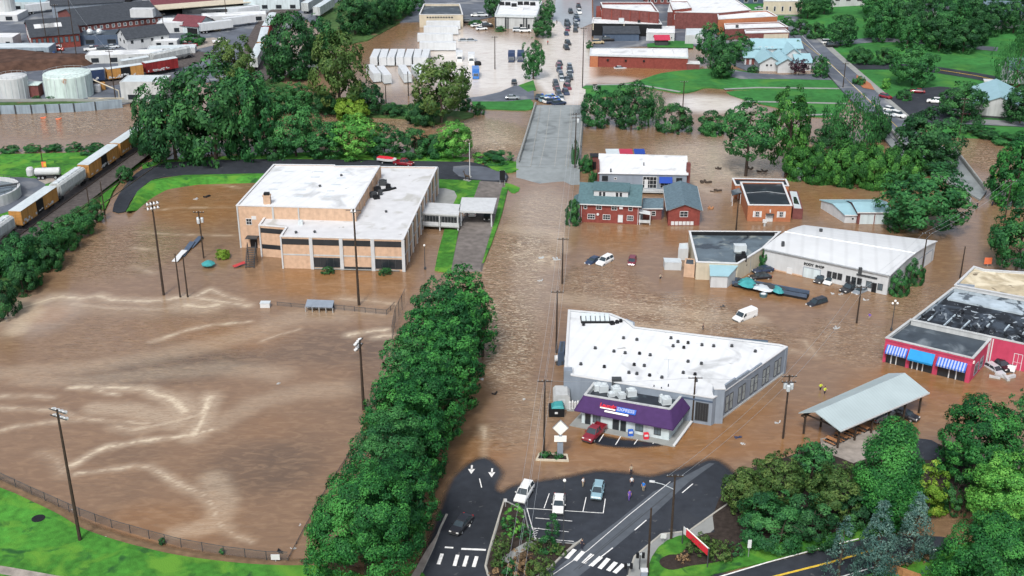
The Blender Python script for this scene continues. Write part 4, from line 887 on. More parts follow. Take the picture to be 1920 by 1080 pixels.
# ---------------------------------------------------------------- people: one skinned body, clothes as its colour regions, hair as a child
def make_person(pose, shirt, legs, label, hair='hair', sleeves=True):
    # joints in metres, facing local -y
    V, E, R, REG = [], [], [], []
    def j(x, y, z, r, par=None, reg='s'):
        V.append((x,y,z)); R.append(r); REG.append(reg)
        if par is not None: E.append((par, len(V)-1))
        return len(V)-1
    pel = j(0,0,.95,.135); wst = j(0,0,1.10,.125,pel); ch = j(0,-.01,1.30,.150,wst); nk = j(0,-.01,1.48,.06,ch); hd0 = j(0,-.03,1.57,.075,nk); hd = j(0,-.03,1.66,.098,hd0); tp = j(0,-.02,1.74,.07,hd)
    j(0,-.135,1.63,.012,hd)                                            # nose
    for s in (-1,1): j(s*.098,-.02,1.645,.014,hd)                      # ears
    LEG = dict(stand=((.02,.0),(.0,.02)), walk=((-.22,-.08),(.24,.22)), wade=((-.12,-.05),(.14,.12)))[pose]
    for s, (fy, ky) in zip((-1,1), LEG):
        hip = j(s*.095,0,.88,.105,pel); kn = j(s*.10,fy*.45-.03,.48,.068,hip); an = j(s*.10,fy+ky*.3,.09,.045,kn); j(s*.11,fy+ky*.3-.15,.04,.038,an)
    ARM = dict(stand=(((.25,.0,1.18),(.27,-.05,.93)),((-.25,.02,1.18),(-.26,-.12,.96))), walk=(((.24,.12,1.17),(.26,.05,.93)),((-.24,-.10,1.17),(-.24,-.28,1.02))), wade=(((.30,-.04,1.20),(.30,-.26,1.12)),((-.30,-.02,1.20),(-.32,-.22,1.10))))[pose]
    for el, wr in ARM:
        sg = 1 if el[0] > 0 else -1; sh = j(sg*.19,0,1.40,.062,ch); e = j(*el,.046,sh); w = j(*wr,.033,e); d = (Vector(wr)-Vector(el)).normalized()
        pm = j(*(Vector(wr)+d*.07),.034,w)
        for k, ln in enumerate((.075,.085,.08,.06)):
            b = Vector(wr)+d*.10+Vector((0,(k-1.5)*.022,0)); f1 = j(*b,.010,pm); j(*(b+d*ln+Vector((-sg*.02,0,0))),.008,f1)
        j(*(Vector(wr)+d*.07+Vector((-sg*.02,-.05,-.01))),.010,pm)      # thumb
    me = bpy.data.meshes.new('body'); me.from_pydata(V, E, []); o = bpy.data.objects.new('tmp', me); COL.objects.link(o)
    sk = o.modifiers.new('skin', 'SKIN'); sk.use_smooth_shade = True
    for v, r in zip(me.skin_vertices[0].data, R): v.radius = (r, r)
    me.skin_vertices[0].data[0].use_root = True
    o.modifiers.new('sub', 'SUBSURF').levels = 1
    dg = bpy.context.evaluated_depsgraph_get(); bm_ = bpy.data.meshes.new_from_object(o.evaluated_get(dg)); bpy.data.objects.remove(o)
    bm_.name = 'body'; bm_.materials.clear()
    for q in (M['skin'], M[shirt], M[legs], M['rubber']): bm_.materials.append(q)
    for p in bm_.polygons:
        z = p.center.z; ax = abs(p.center.x)
        p.material_index = 3 if z < .10 else 2 if (z < .98 and ax < .215) else 1 if (z < 1.47 and (ax < .23 or z > 1.2)) else 0
    t = thing('person', label, 'person'); link('body', bm_, t, (0,0,0))
    MB().ball((0,-.005,1.70), .108, .115, .10, 10, 6).build('hair', M[hair], t, smooth=True)
    return t
# ---------------------------------------------------------------- building helpers
class Face:
    """one wall, seen from outside: a = left end, b = right end"""
    def __init__(s, a, b, inside=None):
        s.a = Vector((a[0],a[1])); s.b = Vector((b[0],b[1])); d = s.b-s.a; s.L = d.length; s.d = d.normalized(); s.n = Vector((s.d.y,-s.d.x))
        if inside is not None and (Vector(inside[:2])-s.a).dot(s.n) > 0: s.n = -s.n
    def pt(s, f, z, o=0): q = s.a+s.d*(f*s.L)+s.n*o; return Vector((q.x,q.y,z))
    def box(s, mb, f0, f1, z0, z1, d0=-.04, d1=.06):
        o = s.pt(f0, z0, d0); return mb.obox(o, Vector((*(s.d*(f1-f0)*s.L),0)), Vector((*(s.n*(d1-d0)),0)), Vector((0,0,z1-z0)))
def panel(parent, name, F, rects, z0, z1, m_, d0=-.04, d1=.06, join=True):
    mb = MB()
    for f0, f1 in rects: F.box(mb, f0, f1, z0, z1, d0, d1)
    return mb.build(name, M[m_], parent)
def window(parent, F, f0, f1, z0, z1, nx=1, nz=1, frame='white_trim', pane='dark_glass', fw=.10, name='window'):
    mb = MB(); w = fw/F.L; F.box(mb, f0, f0+w, z0, z1, -.03, .07); F.box(mb, f1-w, f1, z0, z1, -.03, .07); F.box(mb, f0+w, f1-w, z0, z0+fw, -.03, .075); F.box(mb, f0+w, f1-w, z1-fw, z1, -.03, .075)
    for i in range(1, nx): f = f0+(f1-f0)*i/nx; F.box(mb, f-w*.3, f+w*.3, z0+fw, z1-fw, -.02, .06)
    for i in range(1, nz): z = z0+(z1-z0)*i/nz; F.box(mb, f0+w, f1-w, z-fw*.3, z+fw*.3, -.02, .055)
    o = mb.build(name, M[frame], parent); q = MB(); F.box(q, f0+w, f1-w, z0+fw, z1-fw, -.02, .025); q.build('pane', M[pane], o); return o
def door(parent, F, f0, f1, z0, z1, m_='white_trim', frame=None, name='door'):
    mb = MB(); F.box(mb, f0, f1, z0, z1, -.03, .06); o = mb.build(name, M[m_], parent)
    if frame: q = MB(); w = .1/F.L; F.box(q, f0-w, f0, z0, z1+.1, -.03, .09); F.box(q, f1, f1+w, z0, z1+.1, -.03, .09); F.box(q, f0, f1, z1, z1+.1, -.03, .09); q.build('frame', M[frame], o)
    return o
class Bld:
    """flat-roofed block from its roof outline in the photo at height z"""
    def __init__(s, name, label, roof, z, wall, rmat, par=.4, cop='white_trim', z0=-1.5, cat='building', group=None, rise=None, parent=None, wname='wall', rname='roof', world=False, inner=None):
        P = [Vector(p[:2]) for p in roof] if world else px(roof, z); s.P = P; s.z = z; c = sum(P, Vector((0,0)))/len(P); s.c = c
        s.t = parent or thing(name, label, cat, (c.x, c.y, max(z0, 0)), group); Q = ccw(P); I = off(Q, -.30); n = len(Q); mb = MB()
        mb.rings([[(p.x,p.y,z0) for p in Q],[(p.x,p.y,z) for p in Q]], cap=False); mb.build(wname, M[wall], s.t); mb = MB()
        mb.rings([[(p.x,p.y,z) for p in Q],[(p.x,p.y,z) for p in I],[(p.x,p.y,z-par-.02) for p in I]], cap=False); mb.build('parapet', M[inner or wall], s.t)
        MB().poly([(p.x,p.y,z-par) for p in I]).build(rname, M[rmat], s.t)
        if cop:
            O = off(Q, .10); J = off(Q, -.36); MB().rings([[(p.x,p.y,z-.12) for p in O],[(p.x,p.y,z+.06) for p in O],[(p.x,p.y,z+.06) for p in J],[(p.x,p.y,z-.06) for p in J]], cap=False).build('coping', M[cop], s.t)
    def face(s, i, j=None): return Face(s.P[i], s.P[(i+1) % len(s.P) if j is None else j], s.c)
def gable(t, A, B, C, D, ze, zr, wall, roof, oh=.4, z0=-1.5, trim='white_trim', wname='wall', rname='roof', ridge=None, th=.16):
    """A-B front eave line, D-C back eave line, ridge between them parallel to A-B"""
    A, B, C, D = (Vector((p[0],p[1])) for p in (A,B,C,D)); r0, r1 = ((A+D)/2, (B+C)/2) if ridge is None else ridge; mb = MB()
    V = lambda p, z: (p.x,p.y,z)
    mb.rings([[V(p,z0) for p in (A,B,C,D)],[V(p,ze) for p in (A,B,C,D)]], cap=False); mb.poly([V(D,ze),V(A,ze),V(r0,zr)]); mb.poly([V(B,ze),V(C,ze),V(r1,zr)]); mb.build(wname, M[wall], t)
    e = (B-A).normalized()*oh; mb = MB(); k = (zr-ze)
    for P0, P1 in ((A,B),(D,C)):
        s0 = (P0-r0); s1 = (P1-r1); x0 = P0+s0.normalized()*oh; x1 = P1+s1.normalized()*oh; ez = ze-k*oh/max(s0.length,.1)
        a, b, c_, d_ = x0-e, x1+e, r1+e, r0-e; up = Vector((0,0,th))
        mb.rings([[Vector(V(a,ez+.02)),Vector(V(b,ez+.02)),Vector(V(c_,zr+.02)),Vector(V(d_,zr+.02))],[Vector(V(a,ez+.02))+up,Vector(V(b,ez+.02))+up,Vector(V(c_,zr+.02))+up,Vector(V(d_,zr+.02))+up]])
    o = mb.build(rname, M[roof], t)
    if trim:
        mb = MB()
        for P0, P1 in ((A,B),(D,C)):
            s0 = P0-r0; x0 = P0+s0.normalized()*(oh+.03); x1 = P1+(P1-r1).normalized()*(oh+.03); ez = ze-k*oh/max(s0.length,.1)
            mb.obox(V(x0-e,ez-.06), (*(x1-x0+2*e),0), (*(s0.normalized()*.06),0), (0,0,.24))
        mb.build('eave_trim', M[trim], t)
    return o
def hvac(parent, x, y, z, lx=1.4, ly=1.2, h=1.0, rz=0, m_='galv', name='rooftop_unit'):
    mb = MB().box(x, y, z, lx, ly, h*.85, rz); mb.lathe([(.40*min(lx,ly),h*.85),(.42*min(lx,ly),h),(.30*min(lx,ly),h+.02),(.28*min(lx,ly),h*.9)], (x,y,z), 10); mb.box(x,y,z-.06,lx*1.08,ly*1.08,.1,rz)
    return mb.build(name, M[m_], parent)
def text_mesh(body, F, f, z, size, m_, parent, name='lettering', tilt=None, ext=.03, bold=0, out=.07):
    cu = bpy.data.curves.new('txt', 'FONT'); cu.body = body; cu.size = size; cu.extrude = ext; cu.align_x = 'CENTER'; cu.offset = bold
    o = bpy.data.objects.new('txt', cu); COL.objects.link(o); dg = bpy.context.evaluated_depsgraph_get(); me = bpy.data.meshes.new_from_object(o.evaluated_get(dg)); bpy.data.objects.remove(o)
    up = tilt or Vector((0,0,1)); X = Vector((*F.d,0)); Nn = X.cross(up); p = F.pt(f, z, out) if not isinstance(f, Vector) else f
    org = ORG[parent.name]; me.transform(Matrix.Translation(p-org) @ Matrix((( X.x,up.x,Nn.x,0),(X.y,up.y,Nn.y,0),(X.z,up.z,Nn.z,0),(0,0,0,1))))
    me.materials.clear(); me.materials.append(M[m_]); return link(name, me, parent, org)

# ================================================================ SCHOOL
s = Bld('school', 'large tan brick school with stained white flat roofs standing in flood water', [(525,443),(756,449),(820,313),(705,312),(650,411),(497,405),(485,422),(536,426)], 7.3, 'tan_brick', 'school_roof', .25)
t = s.t; F = s.face(0)
panel(t, 'clerestory', F, [(.012,.235),(.262,.48),(.508,.735),(.765,.985)], 5.5, 6.8, 'dark_glass')
panel(t, 'spandrel_band', F, [(.012,.235),(.262,.48),(.508,.735),(.765,.985)], 3.05, 3.35, 'pale_wall')
panel(t, 'pilaster', F, [(0,.012),(.235,.262),(.48,.508),(.735,.765),(.985,1)], -1, 7.1, 'white_wall', -.04, .28)
for f0, f1 in ((.262,.48),(.765,.985)): window(t, F, f0, f1, .45, 2.7, 4, 1, 'dark_metal', 'dark_glass')
window(t, F, .508, .735, .2, .75, 4, 1, 'dark_metal', 'dark_glass'); panel(t, 'window_ledge', F, [(.262,.735),(.765,.96)], .12, .26, 'concrete', -.04, .35)
F = s.face(1); panel(t, 'pilaster', F, [(i/9-.006,i/9+.006) for i in range(10)], -1, 7.1, 'white_wall', -.04, .25)
for i in range(9):
    window(t, F, i/9+.012, i/9+.05, .5, 6.6, 1, 3, 'dark_metal', 'dark_glass'); panel(t, 'spandrel_band', F, [(i/9+.012,i/9+.10)], 3.05, 3.35, 'pale_wall')
F = Face(s.P[6], s.P[7], s.c); panel(t, 'clerestory', F, [(.06,.96)], 5.6, 6.7, 'dark_glass'); panel(t, 'clerestory', F, [(.06,.96)], 1.9, 2.9, 'dark_glass'); panel(t, 'pilaster', F, [(0,.05)], -1, 7.1, 'white_wall', -.04, .25)
g = Bld('gym', '', [(443,385),(513,308),(627,309),(629,311),(712,311),(665,391)], 10.0, 'tan_brick', 'white_roof', .2, parent=t, wname='gym_wall', rname='gym_roof')
F = Face(g.P[0], g.P[5], g.c); panel(t, 'pilaster', F, [(.0,.012),(.30,.315),(.52,.53),(.98,1)], -1, 9.8, 'pale_wall', -.04, .15)
panel(t, 'window', F, [(.12,.16)], 6.8, 7.6, 'white_trim'); window(t, F, .07, .12, 5.5, 7., 2, 2); panel(t, 'entrance', F, [(.09,.15)], 0, 2.6, 'black'); mb = MB(); F.box(mb, .07, .17, 2.8, 3.0, 0, 1.8); mb.build('entrance_canopy', M['dark_metal'], t)
for u, v in [(542,322),(597,322),(648,323),(591,332),(640,334),(520,343),(578,344),(630,346),(512,355),(564,356),(620,358),(560,368),(614,369)]:
    p = G(u, v, 9.8); MB().box(p.x, p.y, 9.79, rnd.uniform(1.6,2.6), .8, .04).build('roof_patch', M['galv'], t)
F5 = Face(g.P[5], g.P[4], g.c); panel(t, 'pilaster', F5, [(i/6-.006,i/6+.006) for i in range(7)], 7, 9.8, 'tan_brick', -.04, .25)
p = G(503,402,7.3); mb = MB().box(p.x, p.y+.2, 7.0, 1.5, 1.3, 4.6); mb.box(p.x, p.y+.2, 11.6, 1.7, 1.5, .25); o = mb.build('chimney', M['tan_brick'], t); MB().box(p.x, p.y+.2, 11.85, 1.2, 1.0, .5).build('flue', M['black'], o)
for k, (u, v, a, b, h) in enumerate([(718,346,1.8,1.6,1.2),(728,352,1.2,1.2,.9),(708,358,1.6,1.3,1.1),(700,368,1.7,1.5,1.1),(706,372,1.3,1.1,.8),(722,358,2.4,.6,.5),(713,365,.8,.8,1.3),(735,355,2.2,.5,.4)]):
    p = G(u, v, 7.1); hvac(t, p.x, p.y, 7.1, a, b, h, .1*k, 'black' if k % 3 else 'dark_metal')
p = G(564,420,7.1); hvac(t, p.x, p.y, 7.1, 1, 1, .9); p = G(632,406,7.1); hvac(t, p.x, p.y, 7.1, 2.4, .8, .5, 0, 'white_wall')
for u, v in [(555,437),(724,398),(650,409),(590,436),(640,330),(600,350)]: p = G(u, v, 7.1 if v > 395 else 9.8); MB().lathe([(.25,0),(.25,.3),(.38,.32),(.05,.55)], p, 8).build('roof_vent', M['dark_metal'], t)
mb = MB(); a = G(484,488); 
for k in range(12): mb.box(a.x-.9, a.y-1.0-k*.30, 3.4-k*.28, 1.8, .32, .08)
for sx in (-1.8,0): mb.tube([(a.x+sx,a.y-.8,4.5),(a.x+sx,a.y-4.5,1.1)], .06, 5); mb.tube([(a.x+sx,a.y-.8,3.4),(a.x+sx,a.y-4.5,0)], .09, 5); mb.box(a.x+sx, a.y-.9, -1, .15, .15, 5.5)
mb.build('fire_stair', M['dark_metal'], t)
# covered entrance over the drive
t = thing('covered_walkway', 'white covered walkway with railings linking the school to the drive', 'canopy', tuple(G(830,420)))
W_ = px([(789,399),(860,403),(864,383),(797,379)], 4.2); mb = MB().prism(W_, 3.85, 4.2, True, True); mb.build('roof', M['white_wall'], t)
mb = MB(); mb.prism(px([(789,399),(858,403),(862,385),(797,381)], 4.2), .95, 1.15, True, True); mb.build('floor', M['concrete'], t)
F = Face(W_[0], W_[1], (W_[2]+W_[3])/2); F.n = -F.n if F.n.y > 0 else F.n
panel(t, 'balustrade', F, [(0,.46),(.52,1)], .9, 2.0, 'white_wall', -.4, -.25); panel(t, 'fascia', F, [(0,1)], 3.55, 3.9, 'pale_wall', -.35, -.2)
mb = MB()
for f in (.03,.49,.97): F.box(mb, f-.015, f+.015, -1.2, 3.85, -.5, -.1)
mb.build('post', M['white_wall'], t); mb = MB()
for i in range(12): F.box(mb, .06+i*.08, .067+i*.08, 2.0, 3.6, -.34, -.28)
mb.build('glazing_bar', M['steel'], t)
t = thing('porte_cochere', 'flat white canopy on slim posts over two parked cars beside the school', 'canopy', tuple(G(893,420,.4)))
W_ = px([(860,395),(925,397),(932,371),(866,370)], 4.2); MB().prism(W_, 3.75, 4.2, True, True).build('roof', M['white_wall'], t)
I = off(W_, -.5); mb = MB()
for p in I: mb.box(p.x, p.y, .2, .3, .3, 3.55)
mb.build('post', M['white_wall'], t)
t = thing('monument_sign', 'tall black panel sign on posts by the school driveway', 'sign', tuple(G(942,347,.3))); c = G(942,345,.3)
MB().box(c.x, c.y, 1.3, 1.35, .2, 2.6).build('panel', M['black'], t)
for sx in (-.6,.6): MB().box(c.x+sx, c.y+.02, 0, .14, .14, 4.0).build('post', M['steel'], t)
t = thing('flagpole', 'tall white flagpole on the grass in front of the school', 'flagpole', tuple(G(881,332,.3))); o = Vector((0,0,0)); h = hgt(881,332,272,.3)
MB().tube([(0,0,0),(0,0,h)], [.13,.06], 8).build('pole', M['white_trim'], t, org=o); MB().ball((0,0,h+.1), .14,.14,.14).build('finial', M['white_trim'], t, org=o); MB().lathe([(.5,-.1),(.5,.2),(.3,.3)], (0,0,0), 10).build('base', M['concrete'], t, org=o)
# deer statue
t = thing('deer_statue', 'dark bronze deer statue standing on the lawn beside the flagpole', 'statue', tuple(G(876,338,.3))); o = Vector((0,0,0)); mb = MB()
mb.rings([[(x, w*cos(a), z+hh*sin(a)) for a in [2*pi*k/8 for k in range(8)]] for x, w, z, hh in ((-.75,.05,1.25,.06),(-.6,.24,1.2,.26),(-.1,.24,1.12,.30),(.45,.27,1.15,.36),(.75,.18,1.3,.3),(.9,.1,1.4,.15))])
mb.tube([(.7,0,1.35),(.95,0,1.8),(1.05,0,2.1)], [.19,.12,.09], 8); mb.tube([(.98,0,2.12),(1.15,0,2.12),(1.42,0,2.0)], [.11,.11,.05], 8)
for x, y, b in ((.5,.15,0),(.55,-.15,0),(-.55,.15,1),(-.5,-.15,1)): mb.tube([(x,y,1.1),(x-.12*b,y,.75),(x+.10*b*-1-.05,y,.45),(x-.02,y,0)], [.13 if b else .10,.09,.055,.05], 6)
mb.tube([(-.72,0,1.35),(-.88,0,1.2)], [.06,.03], 5); mb.build('body', M['bark'], t, org=o, smooth=True); mb = MB()
for sy in (-1,1):
    mb.tube([(1.0,sy*.06,2.2),(.9,sy*.3,2.5),(1.0,sy*.38,2.85)], [.035,.03,.012], 5); mb.tube([(.91,sy*.28,2.48),(1.15,sy*.3,2.7)], [.025,.01], 5); mb.tube([(.95,sy*.34,2.65),(.75,sy*.4,2.85)], [.02,.01], 5); mb.tube([(.98,sy*.1,2.15),(.9,sy*.24,2.2)], [.05,.015], 5)
mb.build('antlers', M['bark'], t, org=o); MB().box(0, 0, -.1, 2.0, .9, .2).build('plinth', M['concrete'], t, org=o); t.rotation_euler = (0,0,pi*.8)

# ================================================================ BRICK HOUSE AND GARAGE
A, B = G(1087,416).xy, G(1197,421).xy; up = Vector((-(B-A).normalized().y, (B-A).normalized().x)); dp = 10.5
t = thing('brick_house', 'two-storey red brick house with teal roof and white dormer in the flood', 'house', (A.x,A.y,0)); C_, D_ = B+up*dp, A+up*dp
gable(t, A, B, C_, D_, 4.9, 7.9, 'red_brick', 'teal_shingle', .55); F = Face(A, B, C_)
for a, b, n in ((.06,.12,1),(.27,.37,2),(.53,.63,2),(.82,.89,1)): window(t, F, a, b, 3.3, 4.6, n, 2)
for a, b, n in ((.13,.26,3),(.39,.52,3),(.80,.91,3)): window(t, F, a, b, .85, 2.15, n, 2)
door(t, F, .655, .725, .35, 2.1, 'white_trim', 'white_wall'); panel(t, 'air_conditioner', F, [(.665,.725)], 3.75, 4.35, 'white_trim', -.04, .35)
mb = MB(); q = F.pt(.305, 2.2, .25); R = []
for r_, o_ in ((.05,-.1),(.3,0),(.33,.04)): R.append([q+Vector((*F.n,0))*o_+Vector((*F.d,0))*r_*cos(2*pi*k/12)+Vector((0,0,r_*sin(2*pi*k/12))) for k in range(12)])
mb.rings(R, True); mb.build('satellite_dish', M['white_trim'], t)
mb = MB(); mb.tube([F.pt(.025,-.5,.1),F.pt(.025,4.6,.1)], .06, 6); mb.tube([F.pt(.985,-.5,.1),F.pt(.985,4.6,.1)], .06, 6); mb.build('downpipe', M['white_trim'], t)
# shed dormer on the front slope
d0, d1 = .22, .80; sl_ = (7.9-4.9)/(dp/2); y0 = 1.7; zf = 4.9+sl_*y0; a, b = A+(B-A)*d0+up*y0, A+(B-A)*d1+up*y0; a2, b2 = a+up*3.9, b+up*3.9; zt = zf+1.55; mb = MB()
mb.poly([(a.x,a.y,zf-.2),(b.x,b.y,zf-.2),(b.x,b.y,zt),(a.x,a.y,zt)]); mb.poly([(b.x,b.y,zf-.2),(b2.x,b2.y,7.7),(b2.x,b2.y,zt+.5),(b.x,b.y,zt)]); mb.poly([(a2.x,a2.y,7.7),(a.x,a.y,zf-.2),(a.x,a.y,zt),(a2.x,a2.y,zt+.5)]); dm = mb.build('dormer', M['white_wall'], t)
Q = off([a,b,b2,a2], .3); zs = [zt-.02,zt-.02,zt+.62,zt+.62]; mb = MB(); mb.rings([[(p.x,p.y,z) for p, z in zip(Q,zs)],[(p.x,p.y,z+.14) for p, z in zip(Q,zs)]]); mb.build('dormer_roof', M['teal_shingle'], dm)
Fd = Face(a, b, a2)
for f in (.19,.30,.68,.79): q = MB(); Fd.box(q, f-.035, f+.035, zf+.25, zt-.35, -.02, .05); q.build('window', M['dark_glass'], dm)
# porch roof on the street side and rear lean-to
e = (B-A).normalized(); A2 = A+up*1.2; mb = MB(); P0, P1, P2, P3 = A2-e*2.1, A2, A2+up*8, A2+up*8-e*2.1
mb.rings([[(P0.x,P0.y,3.0),(P1.x,P1.y,4.3),(P2.x,P2.y,4.3),(P3.x,P3.y,3.0)],[(P0.x,P0.y,3.15),(P1.x,P1.y,4.45),(P2.x,P2.y,4.45),(P3.x,P3.y,3.15)]]); o = mb.build('porch_roof', M['teal_shingle'], t)
mb = MB(); 
for k in range(4): q = P0+up*(8*k/3)+e*.2; mb.box(q.x, q.y, -1, .18, .18, 4.0)
mb.build('porch_post', M['dark_metal'], o)
mb = MB(); q = A2+up*4-e*.4; mb.box(q.x, q.y, 5.6, .8, .8, 3.6); 
p = G(1252,352,0); 
t2 = thing('annex', 'small brick annex with dark roof between the brick house and garage', 'building', tuple(G(1222,412)))
a, b = G(1205,412).xy, G(1240,412).xy; c_, d_ = b+up*6.5, a+up*6.5; gable(t2, a, b, c_, d_, 2.9, 3.8, 'dark_brick', 'slate_shingle', .3); F = Face(a, b, c_); window(t2, F, .45, .68, 1.0, 2.2, 1, 2)
t3 = thing('back_porch', 'white canopy porch on posts at the right side of the brick house', 'porch', tuple(G(1208,420))); a = B+e*.05; mb = MB(); q = [a-up*.1, a+e*2.6-up*.1, a+e*2.6+up*2.2, a+up*2.2]
mb.rings([[(x.x,x.y,z) for x, z in zip(q,(2.9,2.5,2.5,2.9))],[(x.x,x.y,z) for x, z in zip(q,(3.0,2.6,2.6,3.0))]]); mb.build('roof', M['white_trim'], t3); mb = MB()
for x in q[1:3]+[q[0]+e*.2]: mb.box(x.x, x.y, -1, .14, .14, 3.5)
mb.build('post', M['white_trim'], t3); mb = MB(); mb.obox((*(q[0]),.5), (*(e*2.5),0), (*(up*.1),0), (0,0,.7)); mb.build('railing', M['pale_wall'], t3)
# garage with its gable to the camera
A, B = G(1252,423).xy, G(1311,423).xy; r_far = G(1276,341,5.3).xy; r_near = (A+B)/2; bk = (r_far-r_near); A2, B2 = A+bk, B+bk
t = thing('brick_garage', 'red brick garage with gable front, slate-blue roof and white door panes', 'garage', (A.x,A.y,0)); gable(t, B, B2, A2, A, 4.0, 5.3, 'red_brick', 'slate_shingle', .5); F = Face(A, B, B2)
window(t, F, .36, .62, 2.15, 3.6, 2, 2)
for k in range(6): door(t, F, .10+k*.122, .20+k*.122, .15, 1.05, 'white_trim', None, 'door_pane')
mb = MB(); q = r_near; h0 = q-(B-A).normalized()*5; mb.tube([(A.x,A.y-.3,3.95),(q.x,q.y-.3,5.35),(B.x,B.y-.3,3.95)], .12, 4); mb.build('barge_board', M['white_trim'], t)
# long low building behind with white roof
A, B, C_, D_ = (G(*p).xy for p in ((1124,325,4.6),(1288,328,4.6),(1286,294,5.4),(1125,290,5.4)))
t = thing('long_building', 'long grey building with white sloping roof and blue awning beside the river', 'building', (A.x,A.y,0)); cen = (A+C_)/2
mb = MB(); mb.rings([[(p.x,p.y,-1.5) for p in (A,B,C_,D_)],[(p.x,p.y,z) for p, z in ((A,4.6),(B,4.6),(C_,5.4),(D_,5.4))]], cap=False); mb.build('wall', M['grey_wall'], t)
Q = off([A,B,C_,D_], .35); mb = MB(); zz = (4.6,4.6,5.42,5.42); mb.rings([[(p.x,p.y,z) for p, z in zip(Q,zz)],[(p.x,p.y,z+.2) for p, z in zip(Q,zz)]]); mb.build('roof', M['white_roof'], t); F = Face(A, B, cen)
window(t, F, .03, .10, 2.6, 4.0, 3, 1, 'dark_metal'); window(t, F, .50, .66, .9, 4.0, 4, 3, 'white_trim'); window(t, F, .70, .84, 1.0, 2.6, 3, 2, 'white_trim'); window(t, F, .88, .95, 2.4, 3.8, 2, 2, 'dark_metal'); door(t, F, .52, .56, .9, 3.2); window(t, F, .17, .20, 3, 3.6, 1, 1)
mb = MB(); o_ = F.pt(.685, 3.9, .02); mb.rings([[F.pt(.685,3.9,.02),F.pt(.835,3.9,.02),F.pt(.835,2.75,1.5),F.pt(.685,2.75,1.5)],[F.pt(.685,4.0,.02),F.pt(.835,4.0,.02),F.pt(.835,2.85,1.55),F.pt(.685,2.85,1.55)]]); mb.build('awning', M['blue_cloth'], t)
mb = MB(); F.box(mb, .46, .86, .45, .7, .02, 2.2); mb.build('deck', M['pale_wall'], t); mb = MB(); F.box(mb, .46, .86, 1.35, 1.45, 2.1, 2.2)
for i in range(21): F.box(mb, .46+i*.02-.001, .46+i*.02+.002, .7, 1.35, 2.12, 2.18)
mb.build('railing', M['pale_wall'], t); mb = MB(); F.box(mb, -.022, 0, -1.5, 5.9, -7.5, 0.1); mb.build('party_wall', M['dark_brick'], t)
q = (B+C_)/2; MB().box(B.x+.5, B.y+1.6, -1, .9, 1.4, 8.2).build('chimney', M['dark_brick'], t); q = A.lerp(C_, .5); MB().box(q.x, q.y-1, 4.9, .25, .25, 1.1).build('roof_vent', M['dark_metal'], t); q = F.pt(.13, 4.6, -.5); MB().box(q.x, q.y, 4.6, .35, .35, 1.1).build('roof_vent', M['dark_metal'], t)
t = thing('back_canopy', 'low canopy behind the white-roofed long building with red middle section', 'canopy', tuple(G(1172,288))); mb = MB()
for (u0, u1), m_ in (((1137,1162),'pale_metal'),((1162,1187),'red_roof'),((1190,1210),'blue_cloth')):
    P_ = px([(u0,288),(u1,288),(u1-2,279),(u0-2,279)], 3.4); MB().prism(P_, 3.2, 3.4, True, True).build('roof', M[m_], t)
    for p in off(P_, -.3): mb.box(p.x, p.y, -1.5, .15, .15, 4.75)
mb.build('post', M['steel'], t)
t = thing('stair_tower', 'small dark brick entry block with door on the left of the long white-roofed building', 'building', tuple(G(1115,325))); a = G(1107,318).xy; MB().box(a.x+1.0, a.y+1.2, -1.5, 1.9, 2.6, 5.0).build('wall', M['dark_brick'], t); MB().box(a.x+1.0, a.y+1.2, 3.5, 2.2, 2.9, .2).build('roof', M['black_shingle'], t); MB().box(a.x+1.0, a.y-.12, .1, .9, .06, 2.1).build('door', M['black'], t)

# ================================================================ ORANGE BRICK OFFICE, SHED, DOUBLE GARAGE
s = Bld('brick_office', 'square orange brick office with glossy black flat roof and pale rim', [(1403,384),(1485,385),(1468,342),(1388,341)], 4.1, 'orange_brick', 'black_roof', .3)
t = s.t; F = s.face(0)
for a, b in ((.18,.27),(.73,.82)):
    window(t, F, a, b, 1.1, 2.5, 2, 2); panel(t, 'shutter', F, [(a-.055,a-.008),(b+.008,b+.055)], 1.05, 2.55, 'white_trim')
door(t, F, .43, .58, -.4, 1.7, 'white_trim', 'white_wall'); mb = MB(); F.box(mb, .42, .60, 1.85, 2.0, 0, .9); mb.build('door_canopy', M['dark_metal'], t); panel(t, 'wall_lamp', F, [(.50,.53)], 2.2, 3.0, 'white_trim')
mb = MB(); q = G(1395,362,3.86); w_ = G(1478,364,3.86); mb.tube([q, G(1438,359,3.95), w_], .09, 4); mb.build('roof_seam', M['steel'], t)
s2 = Bld('rear_wing', 'low dark-roofed wing behind the orange brick office', [(1379,347),(1479,348),(1474,336),(1373,334)], 3.6, 'orange_brick', 'black_roof', .25)
s2 = Bld('side_wing', 'lean-to with grey roof on the right side of the orange brick office', [(1487,391),(1506,392),(1496,358),(1478,357)], 2.6, 'dark_brick', 'pale_metal', .08, None); q = s2.P; MB().prism([q[0].lerp(q[2],.25)+Vector((0,.5)), q[1].lerp(q[3],.25), q[2].lerp(q[0],.35), q[3].lerp(q[1],.35)], 2.55, 2.62).build('skylight', M['dark_glass'], s2.t)
t = thing('entrance_porch', 'small grey porch roof on posts at the left of the orange office', 'porch', tuple(G(1380,378))); P_ = px([(1373,366),(1391,361),(1386,352),(1371,357)], 2.9); MB().prism(P_, 2.75, 2.9, True, True).build('roof', M['dark_roof'], t); mb = MB()
for p in off(P_, -.2): mb.box(p.x, p.y, -1.5, .15, .15, 4.3)
mb.build('post', M['white_trim'], t)
